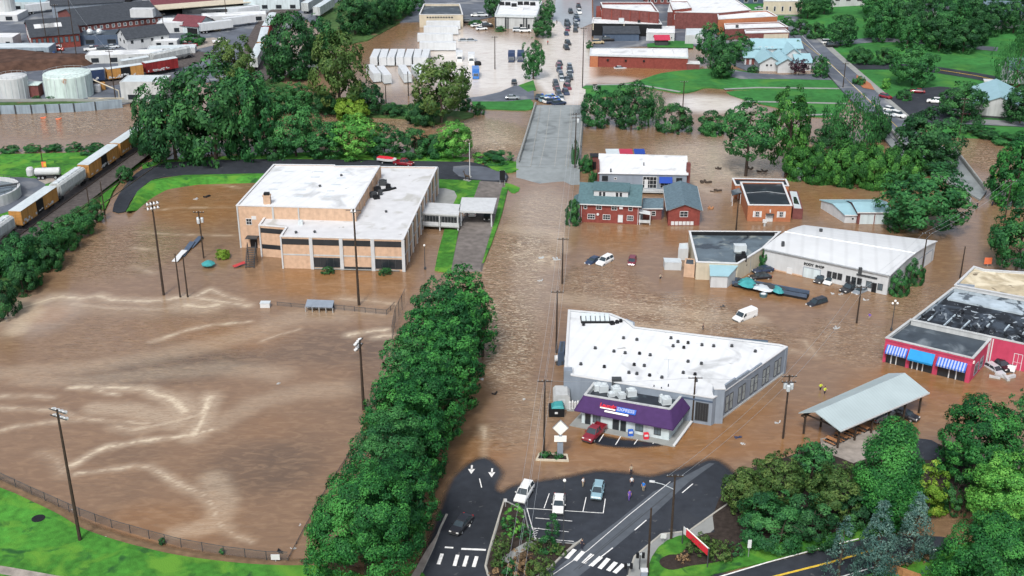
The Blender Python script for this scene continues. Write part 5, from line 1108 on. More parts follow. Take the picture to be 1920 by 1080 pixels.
t = thing('mailbox_post', 'white box on a post standing in water before the orange office', 'post box', tuple(G(1433,424))); p = G(1433,424); MB().box(p.x, p.y, .9, .9, .6, .7).build('box', M['white_trim'], t); MB().box(p.x, p.y, -1, .4, .4, 1.95).build('post', M['pale_wall'], t)
A, B = G(1491,338).xy, G(1527,339).xy; u2 = Vector((.03,1)); t = thing('garden_shed', 'small white shed with pale blue metal roof before the tall hedge', 'shed', (A.x,A.y,0)); gable(t, A, B, B+u2*4, A+u2*4, 1.5, 2.6, 'white_wall', 'blue_metal', .4); F = Face(A, B, B+u2); window(t, F, .2, .34, .6, 1.2); window(t, F, .62, .76, .6, 1.2)
A, B = G(1607,420).xy, G(1667,420).xy; u2 = Vector((-.06,1)).normalized(); t = thing('double_garage', 'dark wooden garage with two white doors and pale metal roof under big tree', 'garage', (A.x,A.y,0)); gable(t, A, B, B+u2*8, A+u2*8, 3.0, 3.9, 'dark_brick', 'blue_metal', .4); F = Face(A, B, B+u2)
for a, b in ((.08,.49),(.55,.95)): door(t, F, a, b, -.3, 2.35, 'pale_blue_wall', 'white_trim')
A, B = G(1583,418).xy, G(1605,418).xy; t = thing('lean_to_shed', 'low white shed with pale sloping roof on the left of the double garage', 'shed', (A.x,A.y,0)); a, b, c_, d_ = A, B, B+Vector((0,10)), A+Vector((-3.2,10)); gable(t, a, b, c_, d_, 2.0, 2.9, 'white_wall', 'blue_metal', .3); F = Face(a, b, c_); window(t, F, .55, .8, .7, 1.4)

# ================================================================ TAN SHOP AND WAREHOUSE
s = Bld('workshop', 'flat-roofed tan workshop with weathered dark roof and cream side wall', [(1306,491),(1384,494),(1431,465),(1464,434),(1292,433)], 4.0, 'cream_wall', 'wet_roof', .9)
q_ = off(s.P, -.33); MB().obox((*q_[4],3.1), (*(q_[3]-q_[4]),0), (0,-.05,0), (0,0,.88)).build('parapet_lining', M['black'], s.t)
t = s.t; F = s.face(1); panel(t, 'wall_lamp', F, [(.35,.37)], 2.2, 2.5, 'black'); mb = MB(); mb.tube([F.pt(.5,-1,.1),F.pt(.5,3.6,.1)], .06, 5); mb.build('downpipe', M['steel'], t)
p = G(1387,470,3.4); MB().box(p.x, p.y, 3.3, 2.6, 1.5, 1.5).build('rooftop_unit', M['galv'], t); p = G(1389,488,3.4); mb = MB().box(p.x, p.y, 3.3, 2.2, 1.4, 1.3); mb.box(p.x+.5, p.y+.3, 4.6, .7, .7, .6); mb.build('rooftop_unit', M['black'], t); p = G(1457,440,3.4); MB().box(p.x, p.y, 3.3, 1.0, .6, .4).build('rooftop_unit', M['white_trim'], t)
s2 = Bld('front_extension', 'small tan block at the front left corner of the workshop', [(1283,495),(1303,497),(1303,485),(1285,484)], 2.9, 'tan_brick', 'dark_roof', .15, None)
t = thing('lean_to', 'white shed with pale blue sloping roof before the workshop', 'shed', tuple(G(1350,535))); q = px([(1331,518),(1366,519)], 2.6)+px([(1384,499),(1330,497)], 3.4); mb = MB(); zz = (2.6,2.6,3.4,3.4)
mb.rings([[(p.x,p.y,z) for p, z in zip(q,zz)],[(p.x,p.y,z+.14) for p, z in zip(q,zz)]]); mb.build('roof', M['blue_metal'], t); I = off(q, -.25); mb = MB(); mb.rings([[(p.x,p.y,-1.5) for p in I],[(p.x,p.y,z+.02) for p, z in zip(I,zz)]], cap=False); mb.build('wall', M['white_wall'], t)
t = thing('box_container', 'white storage container with ribbed side standing in water left of the workshop', 'container', tuple(G(1262,505))); a, b = G(1246,506).xy, G(1277,507).xy; mb = MB(); mb.obox((a.x,a.y,-.3), (b.x-a.x,b.y-a.y,0), (0,2.4,0), (0,0,2.0)); mb.build('body', M['white_wall'], t); mb = MB(); F = Face(a, b, (a.x,a.y+2))
for i in range(15): F.box(mb, i/14-.006, i/14+.006, -.2, 1.65, 0, .05)
mb.build('rib', M['galv'], t); MB().obox((a.x-.06,a.y-.06,1.7), (b.x-a.x+.12,b.y-a.y,0), (0,2.5,0), (0,0,.10)).build('roof', M['galv'], t)
s2 = Bld('side_shed', 'small white lean-to against the left wall of the workshop', [(1272,467),(1291,467),(1290,455),(1274,456)], 2.6, 'white_wall', 'pale_metal', .1, None)

A, B, C_, D_ = (G(*p, 4.3).xy for p in ((1434,467),(1667,517),(1755,453),(1510,424)))
t = thing('warehouse', 'long white warehouse with low vaulted white roof and dark-framed windows', 'building', (A.x,A.y,0)); n = 10; ring = []
mb = MB(); mb.rings([[(p.x,p.y,-1.5) for p in (A,B,C_,D_)],[(p.x,p.y,4.3) for p in (A,B,C_,D_)]], cap=False)
for P0, P1 in ((A,D_),(B,C_)):
    arc = [(*(P0.lerp(P1, i/n)), 4.3+1.0*sin(pi*i/n)) for i in range(n+1)]; ring.append(arc); mb.poly(arc)
mb.build('wall', M['white_wall'], t); e = (B-A).normalized()
def arcs(off_, dz): return [[(x+o_.x, y+o_.y, z+dz) for x, y, z in r_] for r_, o_ in zip(ring, (-e*off_, e*off_))]
r0, r1 = arcs(.3, .02), arcs(.3, .22); mb = MB(); mb.rings([r0[0]+r1[0][::-1], r0[1]+r1[1][::-1]]); mb.build('roof', M['barrel_roof'], t, smooth=False)
mb = MB(); k = n//2
for i, j_ in ((k,k),): mb.tube([Vector(r1[0][i]).lerp(Vector(r1[1][j_]), q/12)+Vector((0,.1*sin(q*2),.02)) for q in range(13)], .14, 5)
mb.build('ridge_cap', M['galv'], t); F = Face(A, B, C_)
mb = MB(); F.box(mb, 0, 1, 4.2, 4.42, 0, .36); mb.build('gutter', M['steel'], t)
door(t, F, .335, .47, -.3, 2.2, 'pale_blue_wall', 'grey_wall', 'roller_door'); text_mesh('BODY  SHOP', F, .415, 2.75, .75, 'black', t, 'sign_lettering', bold=.03)
for x in (.525,.567,.609): window(t, F, x, x+.036, 1.05, 2.5, 2, 2, 'dark_metal')
for x in (.675,.72,.765): window(t, F, x, x+.036, .95, 2.4, 2, 2, 'dark_metal')
panel(t, 'sign_board', F, [(.755,.915)], 2.95, 3.35, 'dark_metal', -.04, .15); window(t, F, .835, .88, .75, 2.2, 2, 1, 'dark_metal', 'grey_glass'); window(t, F, .925, .965, .75, 2.2, 2, 1, 'dark_metal', 'grey_glass'); door(t, F, .885, .915, -.4, 2.0, 'black', 'dark_metal'); panel(t, 'door', F, [(.20,.245)], -.4, 1.3, 'white_trim', -.04, .12); panel(t, 'brick_base', F, [(.05,.33)], -.5, .25, 'tan_brick', -.04, .1)
F = Face(B, C_, A); 
for a, b in ((.06,.16),(.22,.30),(.58,.72),(.78,.94)): door(t, F, a, b, -.5, 2.9, 'white_trim', 'grey_wall', 'roller_door')
for (u, v), dx in (((1539,434),0),((1468,458),0),((1613,507),0)):
    p = G(u, v, 5.3); MB().box(p.x, p.y, 4.6, .6, .6, 1.3).build('roof_vent', M['dark_metal'], t)
# ================================================================ LAUNDRY BLOCK
s = Bld('laundromat', 'big grey block with bright white roof full of small vents beside the street', [(1059,690),(1071,691),(1071,703),(1337,746),(1353,737),(1476,650),(1462,646),(1190,613),(1174,600),(1145,588),(1066,581)], 5.2, 'grey_wall', 'white_roof', .18, 'white_trim')
t = s.t; F = Face(s.P[4], s.P[5], s.c)
for k in range(5): f = .07+k*.185; window(t, F, f, f+.045, .8, 3.9, 2, 2, 'dark_metal', 'pale_glass'); window(t, F, f+.06, f+.105, .8, 3.9, 2, 2, 'dark_metal', 'pale_glass')
mb = MB()
for k, h in enumerate((1.0,.65,.3)): F.box(mb, k*.2+(0 if k else 0), k*.2+.2, 5.2, 5.2+h, -.3, .03)
mb.build('stepped_parapet', M['grey_wall'], t); panel(t, 'base_band', F, [(0,1)], -1, .35, 'pale_wall', -.04, .1); panel(t, 'pilaster', F, [(0,.03),(.97,1)], -1, 5.2, 'grey_wall', -.04, .2)
F = Face(s.P[2], s.P[3], s.c); window(t, F, .885, .975, .6, 4.0, 5, 1, 'dark_metal', 'dark_glass'); panel(t, 'string_course', F, [(.78,1)], 4.3, 4.55, 'slate_wall', -.04, .12)
p = G(1347,737,5.2); MB().box(p.x, p.y-.1, -1, 1.7, 1.7, 7.4).build('corner_pier', M['grey_wall'], t); MB().box(p.x, p.y-.1, 6.4, 1.9, 1.9, .15).build('pier_cap', M['white_trim'], t)
p = G(1065,697,5.2); MB().box(p.x, p.y, -1, 1.4, 1.4, 6.7).build('corner_pier', M['grey_wall'], t)
VENTS = [(1094,607),(1116,651),(1151,657),(1172,660),(1199,661),(1219,664),(1169,632),(1194,635),(1189,682),(1208,684),(1179,697),(1194,699),(1218,702),(1241,706),(1258,632),(1271,639),(1290,641),(1316,645),(1338,647),(1262,647),(1282,650),(1290,676),(1315,680),(1281,697),(1303,700),(1305,712),(1372,647),(1416,657),(1133,686),(1089,681)]
for k, (u, v) in enumerate(VENTS):
    p = G(u, v+3, 5.02); MB().lathe([(.30,-.02),(.34,.06),(.20,.08),(.20,.30),(.30,.32),(.24,.42),(.03,.48)], p, 8).build('roof_vent', M['dark_metal' if k % 4 else 'black'], t)
c = G(1116,600,5.1)
mb = MB(); mb.box(c.x, c.y, 5.0, 5.4, 2.6, .35, .02); mb.build('unit_frame', M['black'], t)
for k in range(6): o = MB().obox((c.x-2.55+k*.87, c.y-1.1, 5.4), (.72,0,0), (0,2.1,.55), (0,-.03,.12)).build('solar_panel', M['pale_metal'], t)
for u, v, a in [(1148,607,.8),(1157,605,.6),(1164,603,.5)]: p = G(u, v, 5.1); hvac(t, p.x, p.y, 5.0, a, a, .6, .3, 'black')
mb = MB(); q = G(1252,707,5.1); mb.tube([q, q+Vector((0,0,3.4))], .05, 5); mb.tube([q+Vector((-.8,0,3.3)), q+Vector((.8,0,3.3))], .03, 4); mb.build('aerial', M['galv'], t)
s2 = Bld('rear_shed', 'long low dark teal metal roof behind the white laundry block', [(1307,641),(1440,650),(1440,638),(1258,625)], 3.0, 'slate_wall', 'slate_shingle', .05, None, cat='shed')
s2 = Bld('store_annex', 'grey lean-to with sloping roof at the far corner of the laundry block', [(1168,612),(1190,614),(1190,604),(1174,597)], 4.6, 'grey_wall', 'pale_metal', .05, None, cat='shed')
s2 = Bld('loading_shed', 'small dark lean-to on the left wall of the laundry block', [(1046,662),(1058,660),(1060,640),(1050,640)], 2.6, 'slate_wall', 'dark_roof', .05, None, cat='shed')
p = G(1049,683); t = thing('storage_tank', 'small white cylinder lying beside the laundry block wall', 'tank', tuple(p)); MB().tube([(p.x-.9,p.y,1.2),(p.x-.8,p.y,1.2),(p.x+.8,p.y+.4,1.2),(p.x+.9,p.y+.4,1.2)], [.4,.6,.6,.4], 10).build('body', M['white_trim'], t); MB().box(p.x,p.y,-.8,1.2,.8,1.6).build('stand', M['dark_metal'], t)
# purple mansard shop
E_ = px([(1077,770),(1262,807),(1296,762)], 2.7); E_.append(E_[0]+(E_[2]-E_[1])); T_ = px([(1095,741),(1257,768),(1284,737),(1119,710)], 4.5)
c = sum(E_, Vector((0,0)))/4; t = thing('laundry_shop', 'low shop with purple mansard roof and laundry sign in front of the white roof', 'shop', (c.x,c.y,0)); I = off(E_, -.9); F = Face(I[0], I[1], c)
mb = MB(); mb.rings([[(p.x,p.y,-1) for p in I],[(p.x,p.y,2.75) for p in I]], cap=False); mb.build('wall', M['pale_blue_wall'], t)
mb = MB(); mb.rings([[(p.x,p.y,2.68) for p in I],[(p.x,p.y,2.62) for p in E_],[(p.x,p.y,2.8) for p in E_],[(p.x,p.y,4.5) for p in T_]], cap=False); mf = mb.build('mansard', M['purple_roof'], t)
TI = off(T_, -.35); mb = MB(); mb.rings([[(p.x,p.y,4.45) for p in off(T_,.06)],[(p.x,p.y,4.62) for p in off(T_,.06)],[(p.x,p.y,4.62) for p in TI],[(p.x,p.y,3.7) for p in TI]], cap=False); mb.build('parapet', M['pale_wall'], t)
MB().poly([(p.x,p.y,3.75) for p in TI]).build('roof', M['black_roof'], t)
mb = MB()
for k in range(4): mb.tube([(E_[k].x,E_[k].y,2.82),(T_[k].x,T_[k].y,4.5)], .09, 5)
mb.build('hip_trim', M['purple_roof'], t)
for u, v, a, h in [(1122,722,1.6,1.1),(1131,725,1.5,1.3),(1155,731,1.4,1.5),(1166,738,1.1,1.0),(1184,733,1.5,1.2),(1146,735,1.0,.8),(1249,748,1.5,1.2),(1240,746,.7,1.4)]: p = G(u, v, 4.5); hvac(t, p.x, p.y, 3.75, a, a*.9, h, .2)
p = G(1156,716,5); MB().box(p.x, p.y, 3.75, 1.6, .9, 2.0).build('duct', M['dark_metal'], t)
for u, v in [(1226,727),(1240,731),(1253,725)]: p = G(u, v, 5); MB().tube([(p.x,p.y,3.75),(p.x,p.y,5.5)], .10, 6).build('flue', M['dark_metal'], t)
for a, b in ((.13,.22),(.62,.71),(.83,.91)): window(t, F, a, b, .75, 2.35, 2, 1, 'dark_metal', 'grey_glass')
for a, b in ((.04,.105),(.36,.435),(.45,.515)): window(t, F, a, b, .15, 2.4, 1, 1, 'dark_metal', 'dark_glass', name='door')
mb = MB(); fn = Vector((*F.n,0)); pt0 = Vector((*E_[0].lerp(E_[1],.42),2.8)); tp0 = Vector((*T_[0].lerp(T_[1],.42),4.5)); up = (tp0-pt0).normalized(); org = pt0.lerp(tp0,.42); xd = Vector((*(E_[1]-E_[0]).normalized(),0)); nn = xd.cross(up)
FE = Face(E_[0], E_[1], c)
text_mesh('Laundry', FE, org+nn*.10-xd*1.45+up*.2, 0, .95, 'red_sign', t, 'sign_lettering', up, .08, .02); text_mesh('EXPRESS', FE, org+nn*.26+xd*1.45-up*.02, 0, .78, 'awning_pale', t, 'sign_lettering', up, .05, .02)
mb = MB(); mb.obox(org-xd*.2-up*.2+nn*.02, xd*3.3, up*.92, nn*.16); mb.build('sign_panel', M['sign_blue'], t); mb = MB(); mb.obox(org-xd*2.9-up*.06+nn*.02, xd*2.6, up*.2, nn*.08); mb.obox(org-xd*2.0-up*.62+nn*.02, xd*4.0, up*.3, nn*.1); mb.build('sign_panel', M['sign_white'], t)
W_ = off(E_, .55); MB().prism(W_, -.8, .16).build('walkway', M['concrete'], t); o_ = MB(); FW = Face(W_[1], W_[2], c); FW.box(o_, 0, 1, .16, .4, -.3, .1); o_.build('wheel_stop', M['white_trim'], t)
for f, m_, cat_, l_ in ((.585,'sign_blue','news box','blue newspaper box outside the purple-roofed laundry shop'),(.76,'red_sign','drink machine','red vending box outside the purple-roofed laundry shop')):
    q = F.pt(f, .16, .8); v_ = thing('vending_box', l_, cat_, tuple(q)); MB().box(q.x, q.y, .16, .8, .6, 1.0, .1).build('body', M[m_], v_); MB().box(q.x, q.y-.32, .7, .6, .06, .35, .1).build('window', M['white_trim'], v_)
# bins and sheds at its left
t = thing('dumpster', 'black dumpster with bright teal cover left of the purple shop', 'dumpster', tuple(G(1044,782))); p = G(1044,782); mb = MB(); mb.rings([[(p.x+x,p.y+y,z) for x, y in ((-1.3,0),(1.2,0),(1.2,1.8),(-1.3,1.8))] for z in (-.3,)]+[[(p.x+x,p.y+y,1.6) for x, y in ((-1.35,-.15),(1.25,-.15),(1.25,1.9),(-1.35,1.9))]]); mb.build('bin', M['black'], t)
mb = MB(); mb.rings([[(p.x+x,p.y+y,1.62) for x, y in ((-.9,-.1),(1.2,-.1),(1.2,1.7),(-.9,1.7))],[(p.x+x,p.y+y,1.95+z) for x, y, z in ((-.5,.2,0),(1.0,.1,.1),(.9,1.4,.35),(-.3,1.5,.2))]]); mb.build('cover', M['teal_tarp'], t); MB().box(p.x-.1, p.y-.2, .7, .5, .05, .35).build('notice', M['white_trim'], t)
t = thing('storage_shed', 'pale grey shed with rounded roof behind the black dumpster', 'shed', tuple(G(1052,765))); p = G(1053,768); R = [[(p.x+x,p.y+y,z) for x, z in ((-1.4,-.5),(-1.4,2.3),(-1.0,2.75),(1.0,2.75),(1.4,2.3),(1.4,-.5))] for y in (0,3.4)]; MB().rings(R).build('body', M['pale_wall'], t); MB().box(p.x, p.y-.03, 0, 1.2, .06, 1.9).build('door', M['galv'], t)
t = thing('gas_cylinder_rack', 'rack of upright white gas bottles by the left wall of the purple shop', 'gas bottles', tuple(G(1078,770))); p = G(1074,768)
for k in range(4): MB().lathe([(.2,0),(.2,1.3),(.1,1.5),(.05,1.6)], (p.x-.5+k*.45,p.y+.2*(k%2),.1), 8).build('bottle', M['white_trim'], t)
MB().box(p.x+.2, p.y, -.5, 2.4, 1.2, .62).build('base', M['concrete'], t)
# diamond sign in its planter
p = G(1050,858); t = thing('planter', 'pale-rimmed rectangular planter in brown water under the diamond sign', 'planter', tuple(p)); P_ = px([(1007,860),(1064,862),(1062,852),(1012,850)], .3); MB().prism(P_, -.6, .12).build('soil', M['mulch'], t)
O, I = off(P_, .18), off(P_, -.08); MB().rings([[(q.x,q.y,-.6) for q in O],[(q.x,q.y,.3) for q in O],[(q.x,q.y,.3) for q in I],[(q.x,q.y,.1) for q in I]], cap=False).build('rim', M['cream_wall'], t)
t = thing('diamond_sign', 'white diamond sign above a rectangular board on a grey post', 'sign', tuple(p)); c = G(1050,855); hz_ = hgt(1050,855,802); MB().box(c.x, c.y, -.5, .9, .45, hz_-2.2).build('post', M['grey_wall'], t)
r_ = 1.15; mb = MB(); mb.rings([[(c.x+x,c.y+y,hz_+z) for x, z in ((0,-r_*1.1),(r_,0),(0,r_*1.1),(-r_,0))] for y in (-.18,.18)]); mb.build('diamond', M['sign_white'], t); mb = MB(); mb.rings([[(c.x+x,c.y+y,hz_+z) for x, z in ((0,-r_*1.22),(r_*1.1,0),(0,r_*1.22),(-r_*1.1,0))] for y in (-.10,.10)]); mb.build('frame', M['steel'], t)
MB().box(c.x, c.y, hz_-2.45, 1.9, .34, .95).build('board', M['sign_white'], t); MB().box(c.x, c.y, hz_-1.5, .5, .25, .5).build('neck', M['grey_wall'], t)

# ================================================================ PINK SHOP, BURNT BUILDING, GRAVEL-ROOFED SHOP
s = Bld('pink_shop', 'pink shop with striped blue awnings on the flooded corner', [(1661,633),(1825,672),(1862,631),(1708,598)], 4.8, 'pink_wall', 'dark_roof', .55, 'pale_wall', inner='pale_wall')
t = s.t; F = s.face(0)
def awning(F, f0, f1, zt_, zb_, out, mats, parent, n=1, name='awning'):
    mb = MB()
    for k in range(n):
        a, b = f0+(f1-f0)*k/n, f0+(f1-f0)*(k+1)/n; mb.cur = k % len(mats)
        mb.rings([[F.pt(a,zt_-.08,.03),F.pt(b,zt_-.08,.03),F.pt(b,zb_-.35,out),F.pt(a,zb_-.35,out)],[F.pt(a,zt_,.03),F.pt(b,zt_,.03),F.pt(b,zb_,out+.05),F.pt(a,zb_,out+.05)]])
    return mb.build(name, [M[q] for q in mats], parent)
awning(F, .03, .275, 3.6, 2.6, 1.2, ('sign_blue','awning_pale'), t, 15); awning(F, .62, .95, 3.6, 2.6, 1.2, ('sign_blue','awning_pale'), t, 19); awning(F, .295, .585, 3.85, 2.5, 1.4, ('sky_cloth',), t, 1)
panel(t, 'shopfront', F, [(.035,.265),(.31,.575),(.635,.945)], -.6, 2.9, 'dark_glass', -.04, .03); panel(t, 'post', F, [(f,f+.012) for f in (.09,.15,.34,.40,.46,.76,.84)], -.6, 2.7, 'white_trim', -.02, .10); panel(t, 'pier', F, [(0,.03),(.268,.31),(.578,.632),(.95,1)], -1, 3.5, 'pink_wall', -.02, .2)
panel(t, 'cornice', F, [(0,1)], 4.35, 4.62, 'pink_wall', -.02, .14); F = s.face(1)
for a, b in ((.18,.36),(.45,.62)): window(t, F, a, b, .5, 2.7, 2, 1, 'grey_wall', 'dark_glass')
panel(t, 'downpipe', F, [(.80,.825)], -.5, 4.2, 'white_trim', -.02, .14); panel(t, 'wall_lamp', F, [(.02,.06)], 3.7, 4.1, 'lamp_clear', -.02, .25)
# burnt building: walls standing, roof gone to ash and char
P = px([(1709,597),(1861,629),(2075,676),(2075,590),(1788,536)], 5.6); c = sum(P, Vector((0,0)))/5; s = Bld('burnt_building', 'burnt-out building with blackened collapsed roof behind the pink shop', P, 5.3, 'pale_wall', 'char_roof', .75, 'pale_wall', world=True, inner='ash_roof'); t = s.t; panel(t, 'front_wall', s.face(1), [(0,1)], -1, 5.15, 'pink_wall', -.02, .05)
a, b = P[0], P[1]; dv = (P[4]-P[0])
MB().prism([P[0]+dv*.74+(P[1]-P[0])*.06, P[0]+dv*.74+(P[2]-P[0])*.97, P[3]+(P[0]-P[4])*.06, P[4]+(P[0]-P[4])*.06+(P[1]-P[0])*.05], 4.5, 4.9).build('ash_deck', M['ash_roof'], t)
ex = (P[1]-P[0]).normalized(); ey = dv.normalized(); q0 = P[0]; LL = (P[2]-P[0]).length; mb = MB(); rr = random.Random(5)
MB().prism([q0+ex*8.5+ey*1.6, q0+ex*21+ey*1.9, q0+ex*20+ey*5.6, q0+ex*9+ey*5.8], 4.5, 4.515).build('burnt_hole', M['black'], t)
for k in range(9):
    x = 2+k*3.1; o = q0+ex*x+ey*rr.uniform(.6,1.4)+Vector((0,0)); L2 = rr.uniform(4,6) if not 2 < k < 7 else rr.uniform(2,3); o = o+ey*(0 if not 2 < k < 7 else 4.4)
    mb.obox((o.x,o.y,4.55), (*(ex*.25),0), (*(ey*L2),rr.uniform(.05,.4)), (0,0,.3))
mb.build('roof_beam', M['ash_roof'], t); mb = MB()
for k in range(90):
    x, y = rr.uniform(1, LL*.95), rr.uniform(.6, 9); o = q0+ex*x+ey*y; a_ = rr.uniform(0, 3); mb.obox((o.x,o.y,4.5), (cos(a_)*rr.uniform(.3,1.6), sin(a_)*.8, rr.uniform(-.1,.5)), (-sin(a_)*rr.uniform(.2,.8), cos(a_)*.5, rr.uniform(0,.3)), (0,0,rr.uniform(.1,.5)))
mb.build('rubble', M['char_roof'], t); F = s.face(1); window(t, F, .22, .30, -.2, 3.2, 2, 2, 'white_trim', 'dark_glass'); panel(t, 'downpipe', F, [(.01,.02)], -.5, 5, 'white_trim', -.02, .14)
window(t, F, .40, .55, -.2, 3.2, 3, 2, 'white_trim', 'dark_glass')
s = Bld('gravel_roofed_shop', 'pale building with tan gravel roof at the right edge behind the burnt one', [(1790,534),(2075,586),(2075,520),(1846,505),(1826,499)], 5.4, 'white_wall', 'gravel_roof', .4, 'white_wall'); t = s.t; p = G(1812,541,5); mb = MB(); mb.box(p.x, p.y+.5, 5.0, 3.2, .3, .7, -.25); mb.build('rooftop_unit', M['grey_wall'], t)
# pavilion
A, B, C_, D_ = (G(*p, 3.8).xy for p in ((1575,809),(1742,737),(1666,701),(1497,775))); t = thing('pavilion', 'open-sided pavilion with long silver metal gable roof on dark posts', 'pavilion', (A.x,A.y,0)); V = lambda p, z: (p.x,p.y,z)
r0, r1 = (A+D_)/2+(D_-A)*.12, (B+C_)/2+(C_-B)*.12; mb = MB()
for P0, P1 in ((A,B),(D_,C_)): mb.rings([[V(P0,3.75),V(P1,3.75),V(r1,5.2),V(r0,5.2)],[V(P0,3.92),V(P1,3.92),V(r1,5.37),V(r0,5.37)]])
mb.build('roof', M['metal_roof'], t); mb = MB(); e = (B-A).normalized(); w_ = (D_-A).normalized(); mb.obox(V(A-w_*.06,3.7), (*(B-A),0), (*(w_*-.08),0), (0,0,.24)); mb.build('gutter', M['white_trim'], t)
mb = MB()
for k in range(6):
    for P0, s_ in ((A,1),(D_,-1)):
        q = P0+(B-A)*(.04+k*.184)+w_*.7*s_; mb.box(q.x, q.y, -.8, .28, .28, 4.7)
        for d_ in (-1,1): mb.tube([(q.x,q.y,2.8),(q.x+e.x*d_*.9,q.y+e.y*d_*.9,3.75)], .07, 4)
mb.build('post', M['wood_pole'], t); mb = MB()
for P0, s_ in ((A,1),(D_,-1)): q = P0+w_*.7*s_; mb.obox(V(q,3.45), (*(B-A),0), (*(w_*.2),0), (0,0,.3))
for k in range(6): q = A+(B-A)*(.04+k*.184); mb.obox(V(q+w_*.5,3.5), (*((D_-A)*.9),0), (*(e*.15),0), (0,0,.25))
mb.build('beam', M['wood_pole'], t)
for k, f in enumerate((.07,.17,.28,.40)):
    q = A.lerp(B, f)+w_*2.2; tb = thing('picnic_table', ('leftmost','second','third','rightmost')[k]+' picnic table from the left under the silver pavilion roof', 'picnic table', V(q,.2), 'picnic tables under the pavilion'); an = math.atan2(w_.y, w_.x)
    MB().box(q.x, q.y, .92, 2.2, .8, .07, an).build('tabletop', M['wood'], tb)
    for s_ in (-1,1): b_ = q+e*s_*.75; MB().box(b_.x, b_.y, .62, 2.2, .3, .06, an).build('bench', M['wood'], tb); mb = MB(); mb.box(q.x+w_.x*s_*.8, q.y+w_.y*s_*.8, .2, .1, 1.5, .72, an); mb.build('leg', M['dark_metal'], tb)
# junk trailer with tarps in the workshop yard
t = thing('debris_trailer', 'long dark flatbed trailer piled with junk in the workshop yard', 'trailer', tuple(G(1440,560))); a, b = G(1372,537), G(1512,563); d = b-a; nn = Vector((-d.y,d.x,0)).normalized(); mb = MB(); mb.obox(a-Vector((0,0,.4)), d, nn*2.2, Vector((0,0,.9))); mb.build('bed', M['black'], t); mb = MB()
for o_ in (Vector((0,0,0)), nn*2.1): mb.obox(a+o_+Vector((0,0,.5)), d, nn*.12, Vector((0,0,.75)))
mb.build('side_board', M['slate_wall'], t); mb = MB(); rr = random.Random(3)
for k in range(26): q = a+d*rr.uniform(.05,.75)+nn*rr.uniform(.2,1.9); mb.box(q.x,q.y,.4,rr.uniform(.5,1.6),rr.uniform(.4,1.2),rr.uniform(.4,1.0),rr.uniform(0,3))
mb.build('junk', M['dark_metal'], t)
def tarp(pts, h, label, m_='teal_tarp'):
    P_ = px(pts, .9); t = thing('tarp', label, 'tarpaulin', (*P_[0],.9)); Q = off(P_, -.5); rr = random.Random(len(label)); n = len(P_); c = sum(P_, Vector((0,0)))/n
    Sm = smooth_poly(P_, 3); mb = MB(); mb.rings([[(p.x,p.y,.95+rr.uniform(-.15,.15)) for p in Sm],[((p.x*.6+c.x*.4),(p.y*.6+c.y*.4),.9+h*rr.uniform(.5,1)) for p in Sm],[((p.x*.2+c.x*.8),(p.y*.2+c.y*.8),.9+h) for p in Sm]]); mb.build('sheet', M[m_], t); return t
tarp([(1385,535),(1410,541),(1418,530),(1403,521),(1386,526)], .8, 'crumpled teal tarp over the left end of the junk trailer'); tarp([(1448,546),(1466,551),(1470,543),(1452,537)], .6, 'teal tarp near the middle of the junk trailer'); tarp([(1412,541),(1445,548),(1448,540),(1420,532)], .4, 'pale grey sheet between the two teal tarps on the trailer', 'galv')
t = thing('waste_bin', 'round green and white waste bin half sunk before the junk trailer', 'bin', tuple(G(1431,556))); p = G(1431,556); MB().lathe([(.7,-.4),(.8,.5),(.84,.6)], p, 10).build('bin', M['teal_shingle'], t); MB().ball((p.x,p.y,.6), .6,.5,.25).build('lid', M['white_trim'], t)
# ================================================================ FAR BUILDINGS
def wins(t, F, xs, w, z0, z1, frame='white_trim', pane='dark_glass', nx=1): 
    for f in xs: window(t, F, f-w/2, f+w/2, z0, z1, nx, 1, frame, pane, .14)
# flooded depot and bank left of the main street
s = Bld('town_hall', 'cream flat-roofed building with three dark bays behind the flooded trailers', [(786,27),(868,27),(862,7),(795,7)], 5.2, 'cream_wall', 'dark_roof', .9); t = s.t; F = s.face(0)
wins(t, F, (.24,.45), .18, .4, 2.6, 'white_trim', 'grey_glass', 1); door(t, F, .57, .73, -.2, 2.6, 'black', 'white_trim'); panel(t, 'frieze', F, [(.17+i*.062,.21+i*.062) for i in range(10)], 3.7, 4.3, 'dark_glass', -.02, .06); panel(t, 'sill_band', F, [(.1,.9)], .1, .35, 'white_trim')
s = Bld('bank', 'pale flat-roofed bank with dark pilasters beside the main street', [(928,27),(1006,29),(1016,2),(938,0)], 5.6, 'pale_wall', 'white_roof', .5, 'galv'); t = s.t; F = s.face(0)
panel(t, 'pilaster', F, [(.0,.03),(.24,.28),(.30,.33),(.68,.71),(.74,.78),(.97,1)], -1, 4.9, 'dark_metal', -.02, .2); panel(t, 'cornice', F, [(0,1)], 4.7, 5.4, 'galv', -.02, .5); window(t, F, .60, .67, 0, 2, 1, 1, 'dark_metal'); window(t, F, .79, .84, 0, 2, 1, 1, 'dark_metal')
F = s.face(1); wins(t, F, (.2,.45,.7), .12, .8, 4); mb = MB(); q = G(972,10,5.2)
for k in range(6): mb.box(q.x-7+k*2.6, q.y+rnd.uniform(-2,2), 5.1, 2.2, 1.6, 1.2)
mb.build('rooftop_unit', M['black'], t); q = G(975,18,5.2); MB().box(q.x, q.y, 5.1, 2.2, 1.5, 1.0).build('rooftop_unit', M['white_trim'], t)
